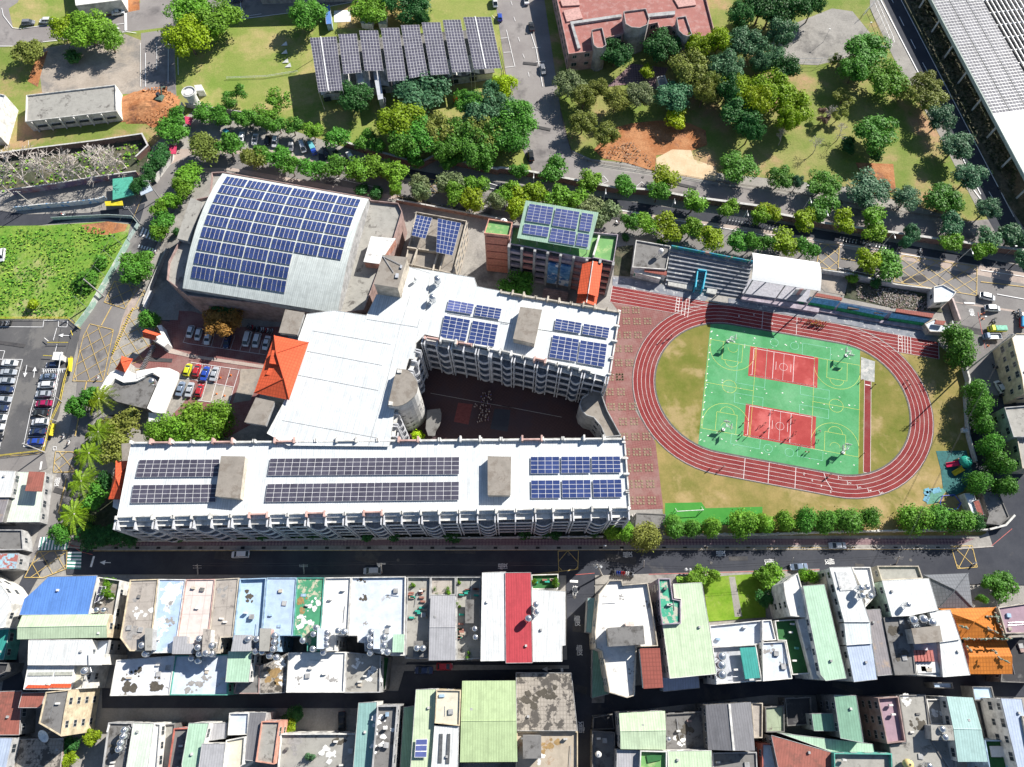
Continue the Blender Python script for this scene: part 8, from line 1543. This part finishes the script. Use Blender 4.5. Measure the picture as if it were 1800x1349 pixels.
# sports equipment
def hoop(s, dirs, label):
    c = at(*px(s)[0]); t = thing('basketball_stand', label, 'basketball hoop', (*c, .2), CA, 'basketball stands on the green court')
    local('mast', MB().tube((0, 0, 0), (0, 0, 3.5), .12, .09, 8), m_alub, t); local('base', MB().box(-.4, .4, -.4, .4, 0, .35), m_whitep, t)
    for dx, dy in dirs:
        k = MB(); k.tube((0, 0, 3.3), (dx*1.3, dy*1.3, 3.2), .05, n=5); k.tube((0, 0, 2.6), (dx*1.3, dy*1.3, 2.9), .05, n=5); k.tube((0, 0, 3.4), (dx*1.3+dy*.6, dy*1.3+dx*.6, 3.4), .035, n=4); k.tube((0, 0, 3.4), (dx*1.3-dy*.6, dy*1.3-dx*.6, 3.4), .035, n=4); local('arm', k, m_alub, t)
        b = MB().box(*((dx*1.35-.03, dx*1.35+.03, -.9, .9) if dx else (-.9, .9, dy*1.35-.03, dy*1.35+.03)), 2.75, 3.85); bo = local('backboard', b, m_whitep, t)
        r = MB(); n = 14; cx, cy = dx*1.75, dy*1.75
        for k in range(n): a, e = 2*pi*k/n, 2*pi*(k+1)/n; r.tube((cx+.23*cos(a), cy+.23*sin(a), 3.0), (cx+.23*cos(e), cy+.23*sin(e), 3.0), .025, n=4)
        local('rim', r, PAINT['orange'], bo)
hoop('X1279,601', ((1, 0), (0, -1)), 'twin basketball stand at the upper left of the green court'); hoop('X1486.5,626', ((-1, 0), (0, -1)), 'twin basketball stand at the upper right of the green court'); hoop('X1271,756', ((1, 0), (0, 1)), 'twin basketball stand at the lower left of the green court'); hoop('X1481,796', ((-1, 0), (0, 1)), 'twin basketball stand at the lower right of the green court')
gp_ = thing('goal_post', 'white goal frame on the artificial turf strip', 'goal', (*at(*px('K1205,945')[0]), 0)); a, b = W_('K1205,945 1385,935', .2); part('crossbar', MB().tube((*a, 1.9), (*b, 1.9), .1), m_whitep, gp_)
for q in (a, b): part('upright', MB().tube((*q, 0), (*q, 1.9), .1), m_whitep, gp_); part('brace', MB().tube((q[0], q[1]+1.2, .1), (*q, 1.9), .07), m_whitep, gp_)
for i, s in enumerate(('W768,855', 'W862,832', 'W733,1003', 'W805,1020', 'H1505,875', 'H1510,905', 'T535,130', 'T590,420')):
    c = at(*px(s)[0]); t = thing('traffic_cone', ['upper left', 'upper right', 'lower left', 'lower right', 'first roadside', 'second roadside', 'third roadside', 'fourth roadside'][i]+(' orange cone in the empty forecourt bays' if i < 4 else ' orange cone at the side road junction'), 'traffic cone', (*c, .2), 0, 'cones in the forecourt' if i < 4 else 'cones at the junction'); local('cone', MB().lathe([(.22, .05), (.04, .75), (.01, .76)], 10), PAINT['orange'], t); local('base', MB().box(-.27, .27, -.27, .27, 0, .06), PAINT['orange'], t)
for i in range(22):
    a = px(f'E{965-9.0*i if i < 10 else 875-7.5*(i-10):.0f},{745+24*i if i < 10 else 985+20*(i-10)-0:.0f}'); c = at(*px(f'Y{1130-8.0*i:.0f},{20+18*i:.0f}')[0]); t = link('bollard', BOLL, None, (*c, .2)) if i else None
    if i == 0: BOLL = mesh('bollard', MB().lathe([(.16, 0), (.12, .7), (.02, .78)], 8), m_yfence); t = link('bollard', BOLL, None, (*c, .2))
    tag(t, '%s yellow bollard from the top in the line beside the hatched gate road' % (ORD[i] if i < 20 else '%dst' % (i+1) if i == 20 else '22nd'), 'bollard', 'yellow bollards beside the gate')
# excavator and soil
mound = MB(); r_ = random.Random(3); nx_ = 22; cm = at(*px('A1010,720')[0]); g_ = {}
for i in range(nx_+1):
    for j in range(nx_+1):
        u_, v_ = i/nx_*2-1, j/nx_*2-1; d_ = min(1, hypot(u_, v_)); g_[i, j] = (cm[0]+u_*11+.6*v_, cm[1]-1+v_*7.5, max(.0, 1.9*(1-d_)**.8+r_.uniform(-.18, .3)*(1-d_)+.19-.2*(d_ >= 1)))
for i in range(nx_):
    for j in range(nx_): mound.quad(g_[i, j], g_[i+1, j], g_[i+1, j+1], g_[i, j+1])
tufts('soil_clods', 'A930,660 1000,620 1160,610 1210,700 1170,860 1050,890 950,830 900,740', 900, .28, [plain('clod_%d' % i, c, .95) for i, c in enumerate(((.50, .20, .08), (.36, .14, .06), (.58, .30, .15)))], 1.0, 'loose orange clods scattered over the dug soil', 'soil clods', 9)
tufts('soil_clods', 'C660,1040 900,980 1060,1090 1040,1170 860,1120 700,1090', 220, .2, [plain('debris_%d' % i, c, .95) for i, c in enumerate(((.30, .18, .12), (.18, .12, .09), (.42, .30, .20)))], .5, 'brown brush and debris on the soil by the campus road', 'debris', 10)
single('soil_heap', mound, m_soil, 'heap of loose orange soil beside the white flat roofed store', 'soil heap')
ex = thing('excavator', 'dark green excavator digging at the orange soil heap', 'excavator', (*at(*px('A1115,690')[0]), .2), 1.4)
for e in (-1, 1): local('track', loft([(-1.6, .25, .2, 0, .5), (-1.3, .25, .25, 0, .7), (1.3, .25, .25, 0, .7), (1.6, .25, .2, 0, .5)]), m_blackp, ex).location = (0, e*.95, 0)
local('house', loft([(-1.7, 1.1, 1.0, .8, 1.7), (-.8, 1.15, 1.05, .8, 1.9), (.9, 1.1, 1.0, .8, 1.5)]), plain('digger_green', (.10, .16, .13), .5), ex); local('cab', loft([(-.4, .45, .4, 1.4, 2.7), (.9, .45, .4, 1.4, 2.5)]), m_glass, ex).location = (0, .5, 0)
local('boom', MB().tube((.8, -.3, 1.5), (-1.0+3.2, -.4, 3.4), .22, .18).tube((2.2, -.4, 3.4), (4.2, -.4, 1.8), .18, .14), plain('digger_green', (.10, .16, .13), .5), ex); local('bucket', loft([(4.0, .4, .4, 1.2, 2.0), (4.6, .4, .35, .9, 1.5)]), m_blackp, ex)
for i, s in enumerate(('A232,312', 'B232,368', 'B240,430', 'B255,460')[0:0]): pass
for i, s in enumerate(('B232,312', 'B232,368', 'B240,430', 'B258,460')):
    p = W_(s, .5)[0]; single('ground_cloth', MB().quad((p[0]-1.2, p[1], .25), (p[0]+1.2, p[1]+.1, .3), (p[0]+.7, p[1]+1.6, .8), m=0).quad((p[0]+1.2, p[1]+.1, .3), (p[0]-1.2, p[1], .25), (p[0]+.7, p[1]+1.6, .75)), m_whitep, '%s white triangular cloth from the top on the shaded lawn' % ORD[i], 'cloth', 'white triangles on the lawn')
# kerb drains on the south pavement, manholes
dr = MB()
for x in [168+37.0*i for i in range(42)]: c = at(x, 963.5); dr.obox(c, (1, 0), 1.0, .6, .1, .205)
o = link('drain_grates', mesh('drain_grates', dr, plain('grate', (.03, .03, .03), .8))); o['kind'] = 'structure'
kb = MB(); p = W_('X120,962 170,967 700,967 1690,965 1745,961')
for i in range(len(p)-1): kb.obox(((p[i][0]+p[i+1][0])/2, (p[i][1]+p[i+1][1])/2), udir([p[i], p[i+1]]), hypot(p[i+1][0]-p[i][0], p[i+1][1]-p[i][1]), .25, 0, .3+.002*i)
o = link('kerb', mesh('kerb', kb, m_curb)); o['kind'] = 'structure'
# clutter on the planted terraces: planter crates
for lb, box in (('N1075,120 N1200,120 N1190,330 N1075,340', 14), ('N1405,70 N1440,70 N1440,480 N1405,480', 12), ('N1450,90 N1555,90 N1555,200 N1450,200', 8), ('O220,70 O390,60 O388,75 O222,85', 5)):
    q = [at(*p_, 11.2) for p_ in px(lb)]
    for i in range(box):
        u_, v_ = R.random(), R.random(); c = lerp2(lerp2(q[0], q[1], u_), lerp2(q[3], q[2], u_), v_); h = 10.3 if 'N10' in lb else 9.4 if 'N14' in lb else 7.4
        t = single('planter', MB().obox(c, (cos(-.05), sin(-.05)), 1.2, .45, h, h+.45), plain('planter_%d' % (i % 3), ((.30, .14, .11), (.03, .32, .24), (.36, .30, .24))[i % 3], .8), '%s %s planter box on the %s' % (ORD[i//3], ('brown', 'green', 'beige')[i % 3], 'planter terrace by the wide pale roof' if 'N10' in lb else 'top end of the cluttered terrace' if lb.startswith('N1450') else 'narrow cluttered terrace' if 'N14' in lb else 'small turf balcony'), 'planter', 'planters %s %s' % (('brown', 'green', 'beige')[i % 3], lb[:3]))
# ---------------------------------------------------------------- windows on every wall the photo could see
def inside(p, x, y):
    r = False; n = len(p)
    for i in range(n):
        a, b = p[i], p[(i+1) % n]
        if (a[1] > y) != (b[1] > y) and x < (b[0]-a[0])*(y-a[1])/(b[1]-a[1])+a[0]: r = not r
    return r
for t, p, z0, h, flr in PENDING:
    n = len(p); cnt = 0
    for i in range(n):
        a, b = p[i], p[(i+1) % n]; Ln = hypot(b[0]-a[0], b[1]-a[1])
        if Ln < 2.4: continue
        u = ((b[0]-a[0])/Ln, (b[1]-a[1])/Ln); v = (u[1], -u[0]); m = ((a[0]+b[0])/2, (a[1]+b[1])/2)
        if -(v[0]*m[0]+v[1]*m[1]) < 1.0: continue
        k = max(1, int(Ln/3.0)); fl = max(1, int((h-z0)/flr))
        for j in range(k):
            x = (j+.5)*Ln/k; c = (a[0]+u[0]*x, a[1]+u[1]*x)
            for f in range(fl):
                z = z0+h-z0-(f+1)*flr+1.2
                if z < z0+.6 or cnt > 90: continue
                if any(hh > z and inside(q, c[0]+v[0]*.8, c[1]+v[1]*.8) for q, hh, tt in HOUSES if tt is not t and abs(q[0][0]-c[0]) < 60 and abs(q[0][1]-c[1]) < 60): continue
                win((j+f) % 2 if k > 1 else 0, t, (c[0]-t.location[0], c[1]-t.location[1], z-t.location[2]), atan2(v[1], v[0])-pi/2); cnt += 1

# small weathered things fixed on the flat roofs
R3 = random.Random(12)
for p, h, t in HOUSES:
    if t.name.split('.')[0] != 'row_house' or 'roof_patch' in [c.name for c in t.children]: continue
    xs = [q[0] for q in p]; ys = [q[1] for q in p]; A = abs(area(p)); rf = [c for c in t.children if c.name.startswith('roof')]
    if not rf or A < 40: continue
    mn = rf[0].data.materials[0].name; sheet = any(k in mn for k in ('sheet', 'mint', 'teal', 'rust', 'striped', 'maroon', 'rough')); z = h-.5 if not sheet else h
    k = 0
    for _ in range(40):
        if k >= (1 if sheet else 4): break
        x, y = R3.uniform(min(xs)+1, max(xs)-1), R3.uniform(min(ys)+1, max(ys)-1)
        if not all(inside(p, x+a, y+b) for a in (-.9, .9) for b in (-.9, .9)): continue
        k += 1; j = R3.random(); a_ = R3.choice((0, .05, -.1)); u = (cos(a_), sin(a_)); v = (-u[1], u[0])
        if sheet: part('roof_vent', MB().obox((x, y), u, .5, .5, z-.1, z+.45), wallm(R3.choice(('grey', 'white'))), t); continue
        if j < .35: part('air_conditioner', MB().obox((x, y), u, .9, .4, z, z+.7), wallm('white'), t)
        elif j < .7:
            Lp = R3.uniform(2, 6); d = u if R3.random() < .5 else v; e = (x+d[0]*Lp, y+d[1]*Lp)
            if inside(p, *e): part('pipe', MB().tube((x, y, z+.15), (*e, z+.15), .07, n=5), m_rail, t)
        elif j < .85: part('roof_crate', MB().obox((x, y), u, R3.uniform(.6, 1.3), R3.uniform(.4, .9), z, z+R3.uniform(.3, .8)), wallm(R3.choice(('brick', 'teal', 'blue', 'dark', 'beige'))), t)
        else: part('roof_hatch', MB().obox((x, y), u, 1.1, 1.1, z, z+.5), wallm('grey'), t)
